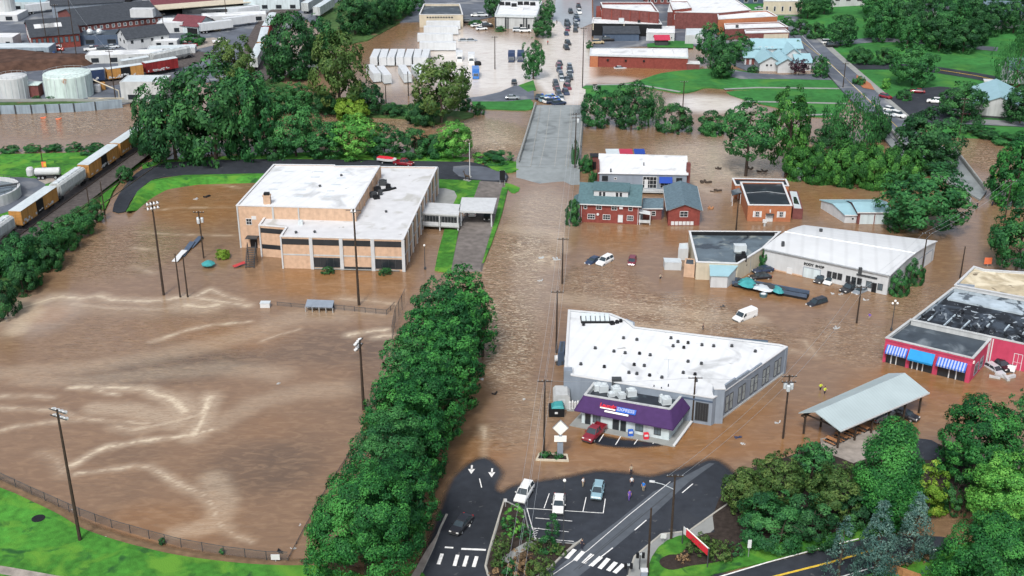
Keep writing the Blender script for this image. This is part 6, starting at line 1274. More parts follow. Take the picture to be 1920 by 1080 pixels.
# town blocks right of the main street
def block(name, label, roof, z, wall, rm, par=.5, cop='white_trim', front=0, w=None, wz=(1.2,2.6), n=0, pane='dark_glass', cat='building', z0=0):
    s = Bld(name, label, roof, z, wall, rm, par, cop, z0=-.8, cat=cat); F = s.face(front)
    if n: wins(s.t, F, [(i+.5)/n for i in range(n)], (w or .5)/n, wz[0], wz[1], 'white_trim', pane)
    return s
s = block('brick_block', 'tall dark red brick block with ragged white roof edge by the main street', [(1130,14),(1235,22),(1222,4),(1126,4)], 9.5, 'dark_brick', 'white_roof', .9); panel(s.t, 'pilaster', s.face(0), [(i/6-.008,i/6+.008) for i in range(7)], 0, 9.0, 'red_brick', -.02, .3); MB().prism([q.xy for q in (G(1118,22,7),G(1130,22,7),G(1130,12,7),G(1118,12,7))], 0, 7.2).build('side_wing', M['red_brick'], s.t)
F = s.face(3); wins(s.t, F, (.2,.5,.8), .14, 2, 4); wins(s.t, F, (.2,.5,.8), .14, 5.5, 7.5)
s = block('black_block', 'low black-fronted block with white roof in front of the tall brick block', [(1110,43),(1241,45),(1234,34),(1112,33)], 5.2, 'black', 'white_roof', .3); panel(s.t, 'sign_post', s.face(0), [(.01,.025),(.455,.465)], 2.5, 5.0, 'cream_wall', -.02, .3); q = G(1165,40,5.2); MB().box(q.x, q.y, 5, 2, 1.5, 1.4).build('rooftop_unit', M['galv'], s.t); q = G(1198,41,5.2); MB().box(q.x, q.y, 5, 1, 1, .8).build('rooftop_unit', M['black'], s.t)
A, B = G(1133,77,.3).xy, G(1198,77,.3).xy; U_ = Vector((0,1)); t = thing('blue_shed', 'long low slate blue building with dark roof behind the brick store', 'building', (A.x,A.y,.3)); gable(t, A, B, B+U_*13, A+U_*13, 3.2, 4.6, 'slate_wall', 'dark_shingle', .4, trim=None); F = Face(A, B, B+U_); door(t, F, .01, .05, .3, 2.3, 'white_trim')
for u, l in ((1121,'left'),(1207,'right')): q = G(u, 60, .3); t = thing('white_kiosk', 'small white box kiosk at the '+l+' end of the slate blue building', 'kiosk', tuple(q)); MB().box(q.x, q.y, .3, 3.2, 3, 2.6).build('wall', M['white_wall'], t); MB().box(q.x, q.y, 2.9, 3.5, 3.3, .15).build('roof', M['white_trim'], t); MB().box(q.x, q.y-1.52, 1.2, 1.6, .08, 1).build('window', M['grey_glass'], t)
s = block('white_hall', 'plain white flat-roofed building beside the red-roofed kiosk', [(1212,61),(1265,62),(1265,49),(1214,49)], 3.4, 'white_wall', 'white_roof', .12, n=0); F = s.face(0); wins(s.t, F, (.80,.9), .06, 1.2, 2.0); panel(s.t, 'garage_door', F, [(.4,.75)], .3, 2.2, 'cream_wall'); F2 = s.face(3); panel(s.t, 'panel', F2, [(.2,.8)], .3, 3, 'pale_wall')
A, B = G(1229,85,.3).xy, G(1253,85,.3).xy; t = thing('red_roofed_kiosk', 'little kiosk with bright red roof on the strip of lawn', 'kiosk', (A.x,A.y,.3)); gable(t, A, B, B+U_*4, A+U_*4, 2.6, 3.7, 'dark_metal', 'red_roof', .6, trim=None)
s = Bld('brick_store', 'long single-storey red brick store with pale roof, water against its wall', [(1106,102),(1121,102),(1290,107),(1289,91),(1107,90)], 4.4, 'red_brick', 'white_roof', .15, 'galv'); t = s.t; F = Face(s.P[0], s.P[2], s.c); panel(t, 'orange_panel', F, [(0.005,.085)], -.3, 4.0, 'orange_brick', -.05, .12); panel(t, 'wall_opening', F, [(.175,.195),(.36,.38),(.545,.565)], 2.2, 2.9, 'black'); panel(t, 'roof_edge', F, [(0,1)], 3.9, 4.4, 'galv', .0, .2)
for u in (1145,1185,1225,1262): q = G(u, 96, 4.3); MB().box(q.x, q.y, 4.2, .3, 8, .25).build('roof_rib', M['white_trim'], t)
s = block('brick_annex', 'low brick annex with white top at the right end of the brick store', [(1288,119),(1312,120),(1311,115),(1288,114)], 2.2, 'dark_brick', 'white_roof', .1)
s = block('grey_depot', 'grey-fronted depot under a broad white roof behind the park trees', [(1265,32),(1338,32),(1330,22),(1262,20)], 4.6, 'grey_wall', 'white_roof', .2, n=4, w=.2); 
s = block('market_hall', 'very broad white-roofed hall at the top of the picture', [(1252,22),(1345,24),(1408,18),(1370,-8),(1260,-10)], 7.0, 'dark_brick', 'white_roof', .25)
s = block('brick_wing', 'red brick wing with white parapet left of the broad hall', [(1262,18),(1297,14),(1290,2),(1256,2)], 8.0, 'red_brick', 'white_roof', .3, n=3, wz=(4,6))
s = block('long_brick_block', 'long orange-red brick block with white roof above the church', [(1347,36),(1458,30),(1438,19),(1345,24)], 6.4, 'orange_brick', 'white_roof', .5); 
s = block('long_white_roof_block', 'brick block with a white roof strip in front of the orange-red block', [(1360,54),(1478,50),(1462,41),(1358,44)], 4.6, 'dark_brick', 'white_roof', .4); q = G(1382,50,4.6); MB().box(q.x, q.y, 4.3, 1, 1, 1).build('rooftop_unit', M['dark_metal'], s.t)
s = block('shop_row', 'row of pale pink and brick shopfronts behind the blue-roofed church', [(1398,62),(1480,60),(1473,54),(1396,56)], 4.6, 'dark_brick', 'white_roof', .3); F = s.face(0); panel(s.t, 'pink_front', F, [(.42,.98)], .3, 4.0, 'cream_wall', -.02, .15); wins(s.t, F, (.1,.26,.55,.7,.85), .1, .8, 2.6, 'white_trim', 'dark_glass')
s = block('pale_shed', 'small pale blue-grey shed between the grey depot and park tree', [(1285,66),(1320,66),(1318,53),(1286,53)], 3.6, 'pale_wall', 'pale_metal', .08, None)
s = block('courthouse', 'cream building with arched dark windows at the top right of the town', [(1432,2),(1505,2),(1500,-14),(1436,-14)], 6.5, 'cream_wall', 'white_roof', .4, n=5, w=.3, wz=(2.2,4.4)); panel(s.t, 'plinth', s.face(0), [(0,1)], .3, 1.0, 'concrete', -.02, .3)
for k, (u, v, w, d, h, m_, lab) in enumerate([(1110,-2,26,14,7,'red_brick','brick building at the top edge right of the main street'),(1180,-6,40,14,5,'dark_metal','dark building at the top edge beyond the tall brick block'),(1235,8,12,10,8,'dark_brick','narrow brick building between the brick block and the broad hall'),(905,-6,30,12,5,'white_wall','white building at the top edge beyond the bank'),(1425,8,18,12,5,'slate_wall','slate building at the top edge left of the cream courthouse')]):
    q = G(u, v, .3); s = Bld('town_building', lab, [(q.x-w/2,q.y),(q.x+w/2,q.y),(q.x+w/2,q.y+d),(q.x-w/2,q.y+d)], h, m_, 'dark_roof' if k % 2 == 0 else 'white_roof', .4, world=True); wins(s.t, s.face(0), (.15,.38,.62,.85), .1, 1.2, 3)
# blue-roofed church
A, B = G(1428,133,.3).xy, G(1518,133,.3).xy
t = thing('church', 'white church with several pale blue metal gable roofs beside the park', 'church', (A.x,A.y,.3))
def gpart(u0, u1, v, dep, ze, zr, side=False, ang=0, nm='wall'):
    a, b = G(u0, v, .3).xy, G(u1, v, .3).xy; U_ = Vector((sin(ang), cos(ang)))
    if side: gable(t, b, b+U_*dep, a+U_*dep, a, ze, zr, 'white_wall', 'blue_metal', .7, trim=None)
    else: gable(t, a, b, b+U_*dep, a+U_*dep, ze, zr, 'white_wall', 'blue_metal', .7, trim=None)
    return Face(a, b, b+U_)
F1 = gpart(1424,1462,132,18,3.2,5.2,True); F2 = gpart(1458,1490,135,14,3.2,5.0,True); F3 = gpart(1412,1500,115,11,5.2,7.2); F4 = gpart(1470,1500,124,16,4.4,6.6,True); F5 = gpart(1396,1424,121,12,3.0,5.0); F6 = gpart(1494,1520,131,12,3.0,4.6)
wins(t, F1, (.35,.55), .14, 1.6, 2.6); wins(t, F3, (.12,.26,.38), .06, 4.6, 5.6); panel(t, 'arch', F5, [(.1,.3),(.45,.65)], .3, 2.4, 'dark_brick'); wins(t, F6, (.5,), .5, .8, 2.2)
# hill houses
def house(u, v, w, dep, ze, zr, wall, roof, label, rz=0.0, z=None, name='house', nwin=3, side=False):
    p = G(u, v); z = hillz(p.x, p.y) if z is None else z; p = G(u, v, z); d = Vector((cos(rz), sin(rz))); U_ = Vector((-d.y, d.x)); a, b = p.xy-d*w/2, p.xy+d*w/2; t = thing(name, label, 'house', (p.x,p.y,z))
    args = (b, b+U_*dep, a+U_*dep, a) if side else (a, b, b+U_*dep, a+U_*dep)
    gable(t, *args, z+ze, z+zr, wall, roof, .5, z0=z-3); F = Face(a, b, b+U_)
    for i in range(nwin): f = (i+.5)/nwin; window(t, F, f-.08, f+.08, z+ze*.35, z+ze*.75, 1, 2, 'white_trim', 'dark_glass', .12)
    return t, F, z
t, F, z = house(1870,222,14,22,3.6,6.6,'pale_wall','blue_metal','house with big pale blue roof and gable end beside the car park', -.30, None, 'house', 0, True); panel(t, 'base', F, [(0,1)], z-1, z+.6, 'dark_metal', -.02, .1)
t, F, z = house(1882,50,15,11,5.0,9.0,'pale_wall','slate_shingle','pale hillside house with dark blue roof among the woods', -.1); mb = MB(); F.box(mb, .05, .5, z+2.4, z+2.7, 0, 2.5); mb.build('porch_roof', M['slate_shingle'], t); mb = MB(); F.box(mb, .2, .45, z-.6, z+.3, .1, 3.5); mb.build('steps', M['white_trim'], t)
t, F, z = house(1925,160,12,10,5.0,8.0,'white_wall','slate_shingle','white house with porch at the right edge above the street', -.1)
p = G(1895,165,hillz(*G(1895,165).xy)); t = thing('garden_wall', 'long brick garden wall with white cap in front of the white hill house', 'wall', tuple(p)); MB().box(p.x, p.y, p.z-.5, 17, .8, 2.4, -.25).build('wall', M['red_brick'], t); MB().box(p.x, p.y, p.z+1.9, 17.4, 3.2, .3, -.25).build('cap', M['white_trim'], t)
t, F, z = house(1590,8,14,9,3.5,5.5,'pale_wall','pale_metal','grey hilltop house behind the lawn at the top of the hill', 0)
t, F, z = house(1745,40,16,10,4,6,'white_wall','dark_shingle','white house half hidden by the woods on the hill', .1)
# ================================================================ WORKS ON THE FAR LEFT BANK
def longhall(ul, vl, ur, vr, dep, ze, zr, wall, roof, label, name='works_hall', lights=0, z=.4, cat='factory', trim=None):
    a, b = G(ul, vl, z).xy, G(ur, vr, z).xy; d = (b-a).normalized(); U_ = Vector((-d.y, d.x)); t = thing(name, label, cat, (a.x,a.y,z)); gable(t, a, b, b+U_*dep, a+U_*dep, ze, zr, wall, roof, .5, z0=-.5, trim=trim)
    for k in range(lights):
        s0 = a+d*((b-a).length*(.12+.14*k))+U_*dep*.22; s1 = s0+d*5; zz = ze+(zr-ze)*.44; MB().rings([[(s0.x,s0.y,zz+.2),(s1.x,s1.y,zz+.2),(s1.x+U_.x*3,s1.y+U_.y*3,zz+.2+(zr-ze)/dep*6),(s0.x+U_.x*3,s0.y+U_.y*3,zz+.2+(zr-ze)/dep*6)],[(s0.x,s0.y,zz+.35),(s1.x,s1.y,zz+.35),(s1.x+U_.x*3,s1.y+U_.y*3,zz+.35+(zr-ze)/dep*6),(s0.x+U_.x*3,s0.y+U_.y*3,zz+.35+(zr-ze)/dep*6)]]).build('skylight', M['white_trim'], t)
    return t, Face(a, b, b+U_), Face(a+U_*dep, a, b), d, U_
t, F, F2, d, U_ = longhall(62,95,152,87,26,5.4,9.2,'red_brick','dark_shingle','tall red brick works hall with dark roof and gable windows', lights=3); wins(t, F, [(i+.5)/9 for i in range(9)], .07, 2.4, 4.6, 'dark_metal', 'grey_glass'); wins(t, F2, (.2,.4,.6,.8), .13, 2.2, 4.8, 'white_trim', 'pale_glass', 2); wins(t, F2, (.35,.65), .13, 5.4, 7.0, 'white_trim', 'pale_glass', 2); panel(t, 'loading_bay', F, [(.12,.26),(.42,.6)], .3, 1.8, 'white_trim')
t, F, F2, d, U_ = longhall(152,62,305,44,32,3.4,7.2,'dark_brick','dark_shingle','long dark-roofed works hall joined to the brick hall'); wins(t, F, [(i+.5)/14 for i in range(14)], .035, 1.2, 2.6, 'white_trim', 'grey_glass'); q = G(268,24,7); MB().box(q.x, q.y, 5.5, 9, 4, 3.2).build('roof_monitor', M['white_wall'], t); q = G(172,50,7); 
for k in (0,1): MB().lathe([(1.0,0),(1.2,.8),(.7,1.5),(.05,1.7)], (q.x-1+k*3.6,q.y,4.6), 10).build('roof_ventilator', M['galv'], t)
t, F, F2, d, U_ = longhall(100,36,235,28,14,6,8.5,'grey_wall','dark_shingle','narrow dark works roof behind the long hall')
t, F, F2, d, U_ = longhall(290,24,560,2,40,3.6,7.5,'pale_wall','maroon_shingle','huge maroon-roofed warehouse with pale eaves at the top left', 'works_warehouse'); mb = MB(); F.box(mb, 0, 1, 3.4, 3.7, 0, 11); mb.build('loading_canopy', M['cream_wall'], t); panel(t, 'loading_bay', F, [(.02,.98)], .3, 2.8, 'black', -.02, .05); q = G(300,16,9)
t, F, F2, d, U_ = longhall(240,94,318,84,11,4.6,7.4,'white_wall','dark_shingle','white two-storey house with dark roof beside the sidings', 'office_house', cat='house'); wins(t, F, (.12,.36,.6,.84), .06, 2.6, 3.8, 'dark_metal'); wins(t, F2, (.3,.7), .12, 2.4, 3.6, 'dark_metal'); window(t, F2, .45, .55, 4.9, 5.8, 1, 1, 'dark_metal')
t, F, F2, d, U_ = longhall(322,60,372,64,12,3.4,6.2,'pale_blue_wall','maroon_shingle','pale blue cottage with maroon roof near the sidings', 'cottage', cat='house'); panel(t, 'porch', F, [(.6,.98)], .4, 2.6, 'black', -.02, .1)
for u, v, w, dep, h, m_, r_, nm, lab, rz in [(232,118,26,8,3.4,'pale_wall','white_roof','loading_shed','low shed with long white roof beside the freight cars',.12),(322,104,17,6,3.0,'white_wall','pale_metal','loading_shed','low white shed with pale roof beyond the silver hopper car',.14),(26,106,26,8,3.6,'wall_sheet','pale_metal','metal_store','grey metal store left of the red brick hall',.03),(190,84,16,10,4,'slate_wall','dark_roof','machine_shed','dark open machine shed between the brick hall and white house',.1),(310,90,9,5,3,'white_wall','white_roof','yard_cabin','small white cabin right of the white two-storey house',.05),(270,189,14,9,6.5,'pale_wall','pale_metal','pump_house','tall grey block house with ridged roof by the river trees',.0),(2,40,14,12,3,'white_wall','white_roof','yard_office','white flat building at the left edge behind the brick hall',.0),(6,88,8,8,4,'white_wall','white_roof','yard_store','white store at the left edge in front of the brick hall',.0),(320,62,10,10,4.5,'white_wall','white_roof','yard_lodge','white flat-roofed lodge left of the maroon-roofed cottage',.05),(510,18,24,14,5,'pale_blue_wall','blue_metal','transit_shed','pale blue shed below the maroon-roofed warehouse',.05),(160,4,40,10,9,'black','dark_roof','dark_works','black open works building at the top left edge',.0),(176,-4,9,9,14,'white_wall','white_roof','silo_tower','white square tower at the top edge behind the works',.0),(50,20,16,8,4,'pale_blue_wall','blue_metal','pump_shed','small pale blue shed below the white stacked drums',.0),(440,42,26,8,3.2,'white_wall','white_roof','siding_shed','white roofed shed left of the far freight train',.22),(410,26,30,8,2.4,'dark_metal','pale_metal','scrap_shed','long low dark shed in the scrap yard',.1)]:
    p = G(u, v, .4); d = Vector((cos(rz), sin(rz))); U_ = Vector((-d.y, d.x)); P_ = [p.xy-d*w/2, p.xy+d*w/2, p.xy+d*w/2+U_*dep, p.xy-d*w/2+U_*dep]; s = Bld(nm, lab, P_, h, m_, r_, .12, None, world=True, cat='building'); F = s.face(0)
    n = max(2, int(w/6)); 
    if m_ != 'black': wins(s.t, F, [(i+.5)/n for i in range(n)], .4/n, .8, min(2.4, h-.6), 'dark_metal', 'dark_glass')
p = G(275,176,6.5); o = MB(); 
# tanks
def tank(u, v, vt, wpx, label, rust=True, n=28, m_='rust_tank'):
    p = G(u, v, .4); r = wpx/2/pxm(v); h = hgt(u, v+2, vt, .4); p = Vector((p.x, p.y+r*.9, .4)); t = thing('storage_tank', label, 'storage tank', tuple(p)); MB().lathe([(r,-.5),(r,h),(r*.98,h+.25),(r*.3,h+.9),(.05,h+1.0)], p, n).build('shell', M[m_], t); mb = MB()
    for k in range(n//2): a = 2*pi*k/(n//2); mb.box(p.x+cos(a)*r, p.y+sin(a)*r, .3, .18, .18, h-.3, a)
    mb.build('rib', M['galv'], t); mb = MB()
    R = [(p.x+r*.96*cos(2*pi*k/16), p.y+r*.96*sin(2*pi*k/16)) for k in range(17)]
    for x, y in R[:-1]: mb.tube([(x,y,p.z+h),(x,y,p.z+h+1.0)], .04, 4)
    mb.tube([(x,y,p.z+h+1.0) for x, y in R], .04, 4); mb.build('railing', M['steel'], t); return t
tank(118,188,152,88,'big round white tank with rust streaks beside the far river bank'); tank(20,189,154,54,'white round tank at the left edge of the far bank, no rust', m_='white_wall')
tank(7,34,-10,36,'pale tall tank at the top left corner','',20,'pale_wall')
p = G(58,182,.4); t = thing('tank_annex', 'dark rust-red open shed between the two white tanks', 'shed', tuple(p)); MB().box(p.x, p.y+2, 0, 5.5, 4, 4.2).build('wall', M['dark_brick'], t); MB().box(p.x, p.y+2, 4.2, 6, 4.6, .2).build('roof', M['rust_tank'], t)
t = thing('settling_tank', 'round grey settling basin at the left edge of the yard', 'basin', tuple(G(-28,385,.3))); c = G(-32,372,.3); MB().lathe([(9,-.5),(9,2.6),(8.4,2.6),(8.4,1.6)], c, 40).build('rim', M['white_wall'], t); MB().poly([(c.x+8.45*cos(2*pi*k/40), c.y+8.45*sin(2*pi*k/40), 2.0) for k in range(40)]).build('water', M['grey_glass'], t); mb = MB(); mb.box(c.x, c.y, 2.6, 18, .8, .3, .5); R = [(c.x+8.8*cos(2*pi*k/24), c.y+8.8*sin(2*pi*k/24), 3.6) for k in range(25)]; mb.tube(R, .05, 4); 
for q in R[:-1]: mb.tube([(q[0],q[1],2.6), q], .05, 4)
mb.build('railing', M['dark_metal'], t)
# pipe frames and clutter by the tanks
t = thing('pipe_rack', 'pale pipe frame sloping down beside the rusty tank', 'pipework', tuple(G(200,185,.4))); mb = MB(); a, b, c_, d_ = G(176,178,4).xyz, G(222,186,.4), G(165,188,.5), G(262,191,.5)
mb.tube([G(176,150,5.5), G(222,170,3), G(224,186,.4)], .18, 6); mb.tube([c_, G(205,184,1.2), d_], .16, 6); mb.tube([G(165,184,1.4), G(232,184,1.4)], .16, 6); mb.build('pipe', M['cream_wall'], t)
for u, v, m_, l_ in [(184,172,'white_trim','white drum among pipes right of the rusty tank'),(193,168,'boxcar_yellow','yellow drum among pipes right of the rusty tank')]: p = G(u, v, .4); t = thing('drum', l_, 'drum', tuple(p)); MB().lathe([(1.0,0),(1.05,.1),(1.05,2.2),(.9,2.4)], p, 12).build('drum', M[m_], t)
# ================================================================ RAILWAY
def angpx(u0, v0, u1, v1, z=0): a, b = G(u0,v0,z), G(u1,v1,z); return math.atan2((b-a).y, (b-a).x)
def railcar(kind, u0, v0, u1, v1, z, label, group, **k):
    a, b = G(u0,v0,z), G(u1,v1,z); d = b-a; nn = Vector((-d.y,d.x,0)).normalized(); c = (a+b)/2+nn*1.45; L = d.length-.7
    t = make_hopper(k.get('pm','hopper_paint'), label, L) if kind == 'hopper' else make_boxcar(k['pm'], k.get('door',k['pm']), label, L, h=k.get('h',3.4))
    return place(t, (c.x,c.y,z), math.atan2(d.y,d.x), group=group)
NV = lambda u: 430-155/217*(u-45)
for kind, u0, u1, lab, k in [('hopper',-95,-32,'white covered hopper car at the left picture edge of the near train',{}),('hopper',-28,37,'white covered hopper car in front of the first yellow boxcar, near train',{}),('boxcar',43,112,'yellow boxcar with graffitied black door between two white hopper cars',dict(pm='boxcar_yellow',door='black')),('hopper',113,168,'white covered hopper car between two yellow boxcars',{}),('boxcar',169,226,'yellow boxcar with black door just beyond the second white hopper car',dict(pm='boxcar_yellow',door='black')),('boxcar',228,276,'yellow boxcar farthest along the near train, half behind the tree',dict(pm='boxcar_yellow',door='black')),('boxcar',278,318,'yellow boxcar hidden behind the big riverside tree',dict(pm='boxcar_yellow',door='black'))]:
    railcar(kind, u0, NV(u0), u1, NV(u1), 1.55, lab, 'freight cars of the near train', **k)
line('ballast', [(-120,NV(-120)),(45,NV(45)),(170,NV(170)),(330,NV(330))], 6, 1.24, 'ballast'); line('ballast', [(-60,510),(45,450),(150,375),(220,322),(290,268)], 5, 1.235, 'ballast')
mb = MB()
for du, dv in ((4,3),(-9,-7),(24,22),(36,33)):
    a, b = G(-100+du, NV(-100)+dv, 1.3), G(300+du, NV(300)+dv, 1.3); d = b-a; mb.obox(a, d, Vector((-d.y,d.x,0)).normalized()*.12, Vector((0,0,.22)))
struct(mb, 'rail', M['rail_steel'])
for args in [('boxcar',160,159,200,155,'navy blue boxcar behind the rusty tank on the far bank',dict(pm='navy_paint',h=3.6)),('boxcar',203,155,272,145,'yellow boxcar with black door on the far siding',dict(pm='boxcar_yellow',door='black',h=3.4)),('boxcar',274,143,337,132,'red boxcar with white graffiti on the far siding',dict(pm='boxcar_red',h=3.4)),('hopper',286,126,364,109,'long silver hopper car at the right end of the far siding',{}),('boxcar',228,136,284,127,'pale-sided boxcar on the far siding behind the yellow boxcar',dict(pm='hopper_paint',h=2.8))]:
    railcar(*args[:5], .75, args[5], 'freight cars on the far siding', **args[6])
for args in [('boxcar',484,132,497,104,'white-roofed freight car nearest on the curved far train',dict(pm='hopper_paint')),('boxcar',499,101,506,72,'white and rust freight car second on the curved far train',dict(pm='boxcar_yellow')),('boxcar',507,70,520,44,'dark red freight car third on the curved far train',dict(pm='boxcar_red')),('boxcar',578,26,606,8,'white freight car at the top beside the street trees',dict(pm='hopper_paint')),('boxcar',610,6,640,-12,'white freight car farthest up at the top edge',dict(pm='hopper_paint')),('boxcar',600,34,628,16,'pale freight car on the right-hand far track',dict(pm='hopper_paint'))]:
    railcar(*args[:5], .75, args[5], 'freight cars of the curved far train', **args[6])

# ================================================================ VEHICLES
def park(t, rear, front, z=.07, label=None): 
    a, b = G(*rear, z), G(*front, z); return place(t, (a+b)/2, math.atan2((b-a).y,(b-a).x), label)
park(make_car('suv','car_white','white sport utility pickup with black rear parked at the left end of the car park','car','car'), (992,915), (973,947)); 
park(make_car('sedan','car_white','white sedan parked nose to the camera in the middle of the car park'), (1049,934), (1046,968))
park(make_car('hatch','car_blue','pale blue hatchback parked alone in the right car park bay'), (1124,912), (1117,941))
park(make_car('sedan','car_black','black car with lit headlights driving down the wet street'), (876,976), (853,1003))
park(make_car('pickup','car_red','dark red pickup truck parked on the laundry forecourt at the water edge'), (1126,806), (1102,829), .05)
park(make_car('sedan','car_darkblue','dark sedan sunk to its doors beside the white car in the flood'), (1126,487), (1098,501), -.55)
park(make_car('suv','car_white','white estate car standing in brown water left of the maroon one'), (1147,487), (1120,502), -.32)
park(make_car('hatch','car_maroon','maroon car facing the camera in brown water below the brick house'), (1187,488), (1183,502), -.42)
park(make_van('car_white','white panel van stranded in the flood beyond the white laundry roof'), (1414,592), (1377,606), -.35)
park(make_car('hatch','car_white','white hatchback half under water against the warehouse wall'), (1566,523), (1545,540), -.35)
park(make_car('suv','car_black','black car beside the white hatchback at the warehouse wall'), (1549,522), (1530,536), -.5)
park(make_car('pickup','car_black','black pickup truck in water before the warehouse windows'), (1604,540), (1582,551), -.45)
park(make_car('sedan','car_grey','grey sedan deep in water beside the black pickup truck'), (1628,545), (1600,556), -.62)
park(make_car('suv','car_black','black car with only its roof above water right of the junk trailer'), (1542,571), (1519,578), -.75)
park(make_car('sedan','car_darkblue','dark blue wrecked car against the cream workshop wall'), (1448,508), (1412,514), -.2); park(make_car('sedan','car_black','black wrecked car between the cream wall and the junk trailer'), (1445,522), (1405,525), -.25)
park(make_car('suv','car_white','white car with dark rear window under the white canopy'), (885,412), (886,392), .37); park(make_car('sedan','car_black','black car at the right post of the white canopy'), (915,400), (912,420), .37)
park(make_car('suv','car_black','black and white off-road car in the yard of the pink shop'), (1868,684), (1884,696), -.3); park(make_car('pickup','car_white','white truck at the right edge in the yard of the pink shop'), (1902,676), (1890,702), -.3); park(make_car('hatch','car_silver','silver car almost under water in front of the off-road car'), (1856,694), (1872,704), -.7)
park(make_car('sedan','car_black','black car under the right end of the silver pavilion'), (1676,776), (1716,790), -.1); park(make_car('pickup','car_grey','grey pickup under the middle of the silver pavilion'), (1636,792), (1672,776), -.1)
park(make_car('pickup','car_red','red fire pickup with boat trailer behind the white school roof'), (745,308), (769,311), .28)
t = thing('boat_trailer', 'white and red rescue boat on a trailer behind the white school roof', 'boat', (0,0,0)); o = Vector((0,0,0))
MB().rings([[(x,-w,z0),(x,-w*1.15,z1),(x,w*1.15,z1),(x,w,z0)] for x, w, z0, z1 in ((-2.6,.7,.8,1.5),(0,.85,.75,1.5),(1.8,.6,.85,1.6),(2.9,.08,1.3,1.75))]).build('hull', M['white_trim'], t); MB().rings([[(x,-w,1.5),(x,w,1.5),(x,w,1.62),(x,-w,1.62)] for x, w in ((-2.6,.85),(0,1.0),(1.8,.7),(2.8,.1))]).build('gunwale', M['red_sign'], t); MB().box(-2.8,0,1.0,.5,.5,1.0).build('motor', M['black'], t); mb = MB(); mb.box(0,0,.5,6,.2,.15); mb.box(-.8,0,.45,.15,1.8,.15); mb.build('frame', M['steel'], t); wheel('wheel', t, -.8, .95); wheel('wheel', t, -.8, -.95); park(t, (709,304), (742,308), .28)
# tanker trailer and small tank on the left flat
t = thing('tank_trailer', 'white tank trailer on black wheels beside the yard at left', 'trailer', (0,0,0)); MB().tube([(-3.2,0,1.9),(-3.0,0,1.9),(3.0,0,1.9),(3.2,0,1.9)], [.7,1.0,1.0,.7], 14).build('tank', M['white_wall'], t); MB().box(0,0,.7,6.4,1.0,.3).build('frame', M['black'], t)
for x in (-2.2,-1.2,2.0):
    for s_ in (-1,1): wheel('wheel', t, x, s_*.9, .5, .4)
park(t, (77,335), (106,334), .36)
t = thing('water_tank', 'small upright white tank on the grass left of the tank trailer', 'tank', tuple(G(58,329,.34))); MB().lathe([(.9,0),(1.0,.2),(1.0,1.7),(.7,2.2),(.1,2.3)], G(58,329,.34), 14).build('body', M['white_wall'], t)
# lorries and trailers in the flooded depot
for k, u in enumerate((701,717,733,749,765,781,796)):
    l = 'white semi-trailer backed up in the flooded row, '+('left end','second from left','third from left','fourth from left','fifth from left','sixth from left','right end by the big tree')[k]; a = G(u,125); t = make_trailer('trailer_white', l) if k == 0 else dup(T0, (0,0,0), 0, l)
    if k == 0: T0 = t
    place(t, (a.x,a.y+6.8,-.75), -pi/2+.03*(k % 2), group='white trailers in the flooded depot')
for k, (u0, u1, v, l) in enumerate([(787,855,96,'nearest'),(780,852,80,'second'),(795,859,66,'third'),(803,860,56,'farthest')]):
    l += ' of the long white trailers parked side on before the cream building'; t = dup(T0, (0,0,0), 0, l, 'white trailers in the flooded depot'); a, b = G(u0,v), G(u1,v); c = (a+b)/2; place(t, (c.x,c.y+1.3,-.8), pi if k % 2 else 0)
for r, f, l in [((730,166),(712,142),'slanting white trailer among the trees, right of the pair at left'),((708,160),(694,142),'slanting white trailer among the trees, leftmost of all'),((767,164),(752,140),'slanting white trailer left of the big dark tree'),((794,162),(776,140),'slanting white trailer partly hidden by the big dark tree')]: park(dup(T0, (0,0,0), 0, l, 'white trailers in the flooded depot'), r, f, -.75)
park(make_lorry('car_white','white box truck beyond the big tree beside the blue truck'), (884,112), (884,124), -.5); park(make_lorry('car_white','white box truck almost hidden behind the big tree'), (861,108), (862,121), -.5)
park(make_lorry('truck_blue','bright blue box truck facing the camera in pale flood water','truck_blue',7), (891,136), (893,156), -.3)
park(make_lorry('car_darkblue','dark blue truck left of the pair near the street trees','navy_paint',7), (960,105), (958,126), -.4); park(make_lorry('car_darkblue','dark blue truck right of the pair, half behind a tree','navy_paint',7), (977,104), (975,126), -.4)
p = G(896,122); t = thing('round_tank', 'black round tank standing in the pale flood water', 'tank', tuple(p)); MB().lathe([(1.2,-.5),(1.25,.9),(.9,1.3),(.1,1.4)], p, 12).build('body', M['black'], t)
for u0, u1, v, l in [(385,425,62,'beside the maroon-roofed cottage'),(430,468,52,'in the scrap yard, nearer the far train'),(440,476,34,'in the scrap yard under the warehouse'),(60,98,26,'below the stacked yard at the upper left'),(20,56,14,'at the top left corner behind the office')]:
    t = dup(T0, (0,0,0), 0, 'long white trailer '+l, 'white trailers of the works yard'); a, b = G(u0,v,.4), G(u1,v-5,.4); place(t, (a+b)/2, math.atan2((b-a).y,(b-a).x))
R_ = random.Random(4)
for k in range(16):
    u, v = [(392,50),(400,44),(410,41),(420,45),(432,38),(446,30),(404,34),(418,30),(384,40),(455,44),(20,22),(84,16),(110,12),(128,14),(98,8),(140,10)][k]
    far_car(u, v, R_.uniform(0,3), R_.choice(['sedan','suv','pickup']), R_.choice(['car_grey','car_black','car_silver','car_gold','car_white']), ('scrap car in the yard under the maroon warehouse, ' if k < 10 else 'vehicle among the clutter at the upper left, ')+['leftmost low one','second low one','middle low one','right low one','right of the middle','upper right one','upper middle one','topmost','far left one','beside the white shed','at the left edge','below the square tower','nearest the dark works','right of the dark works','uppermost','farthest right'][k], None, .42)
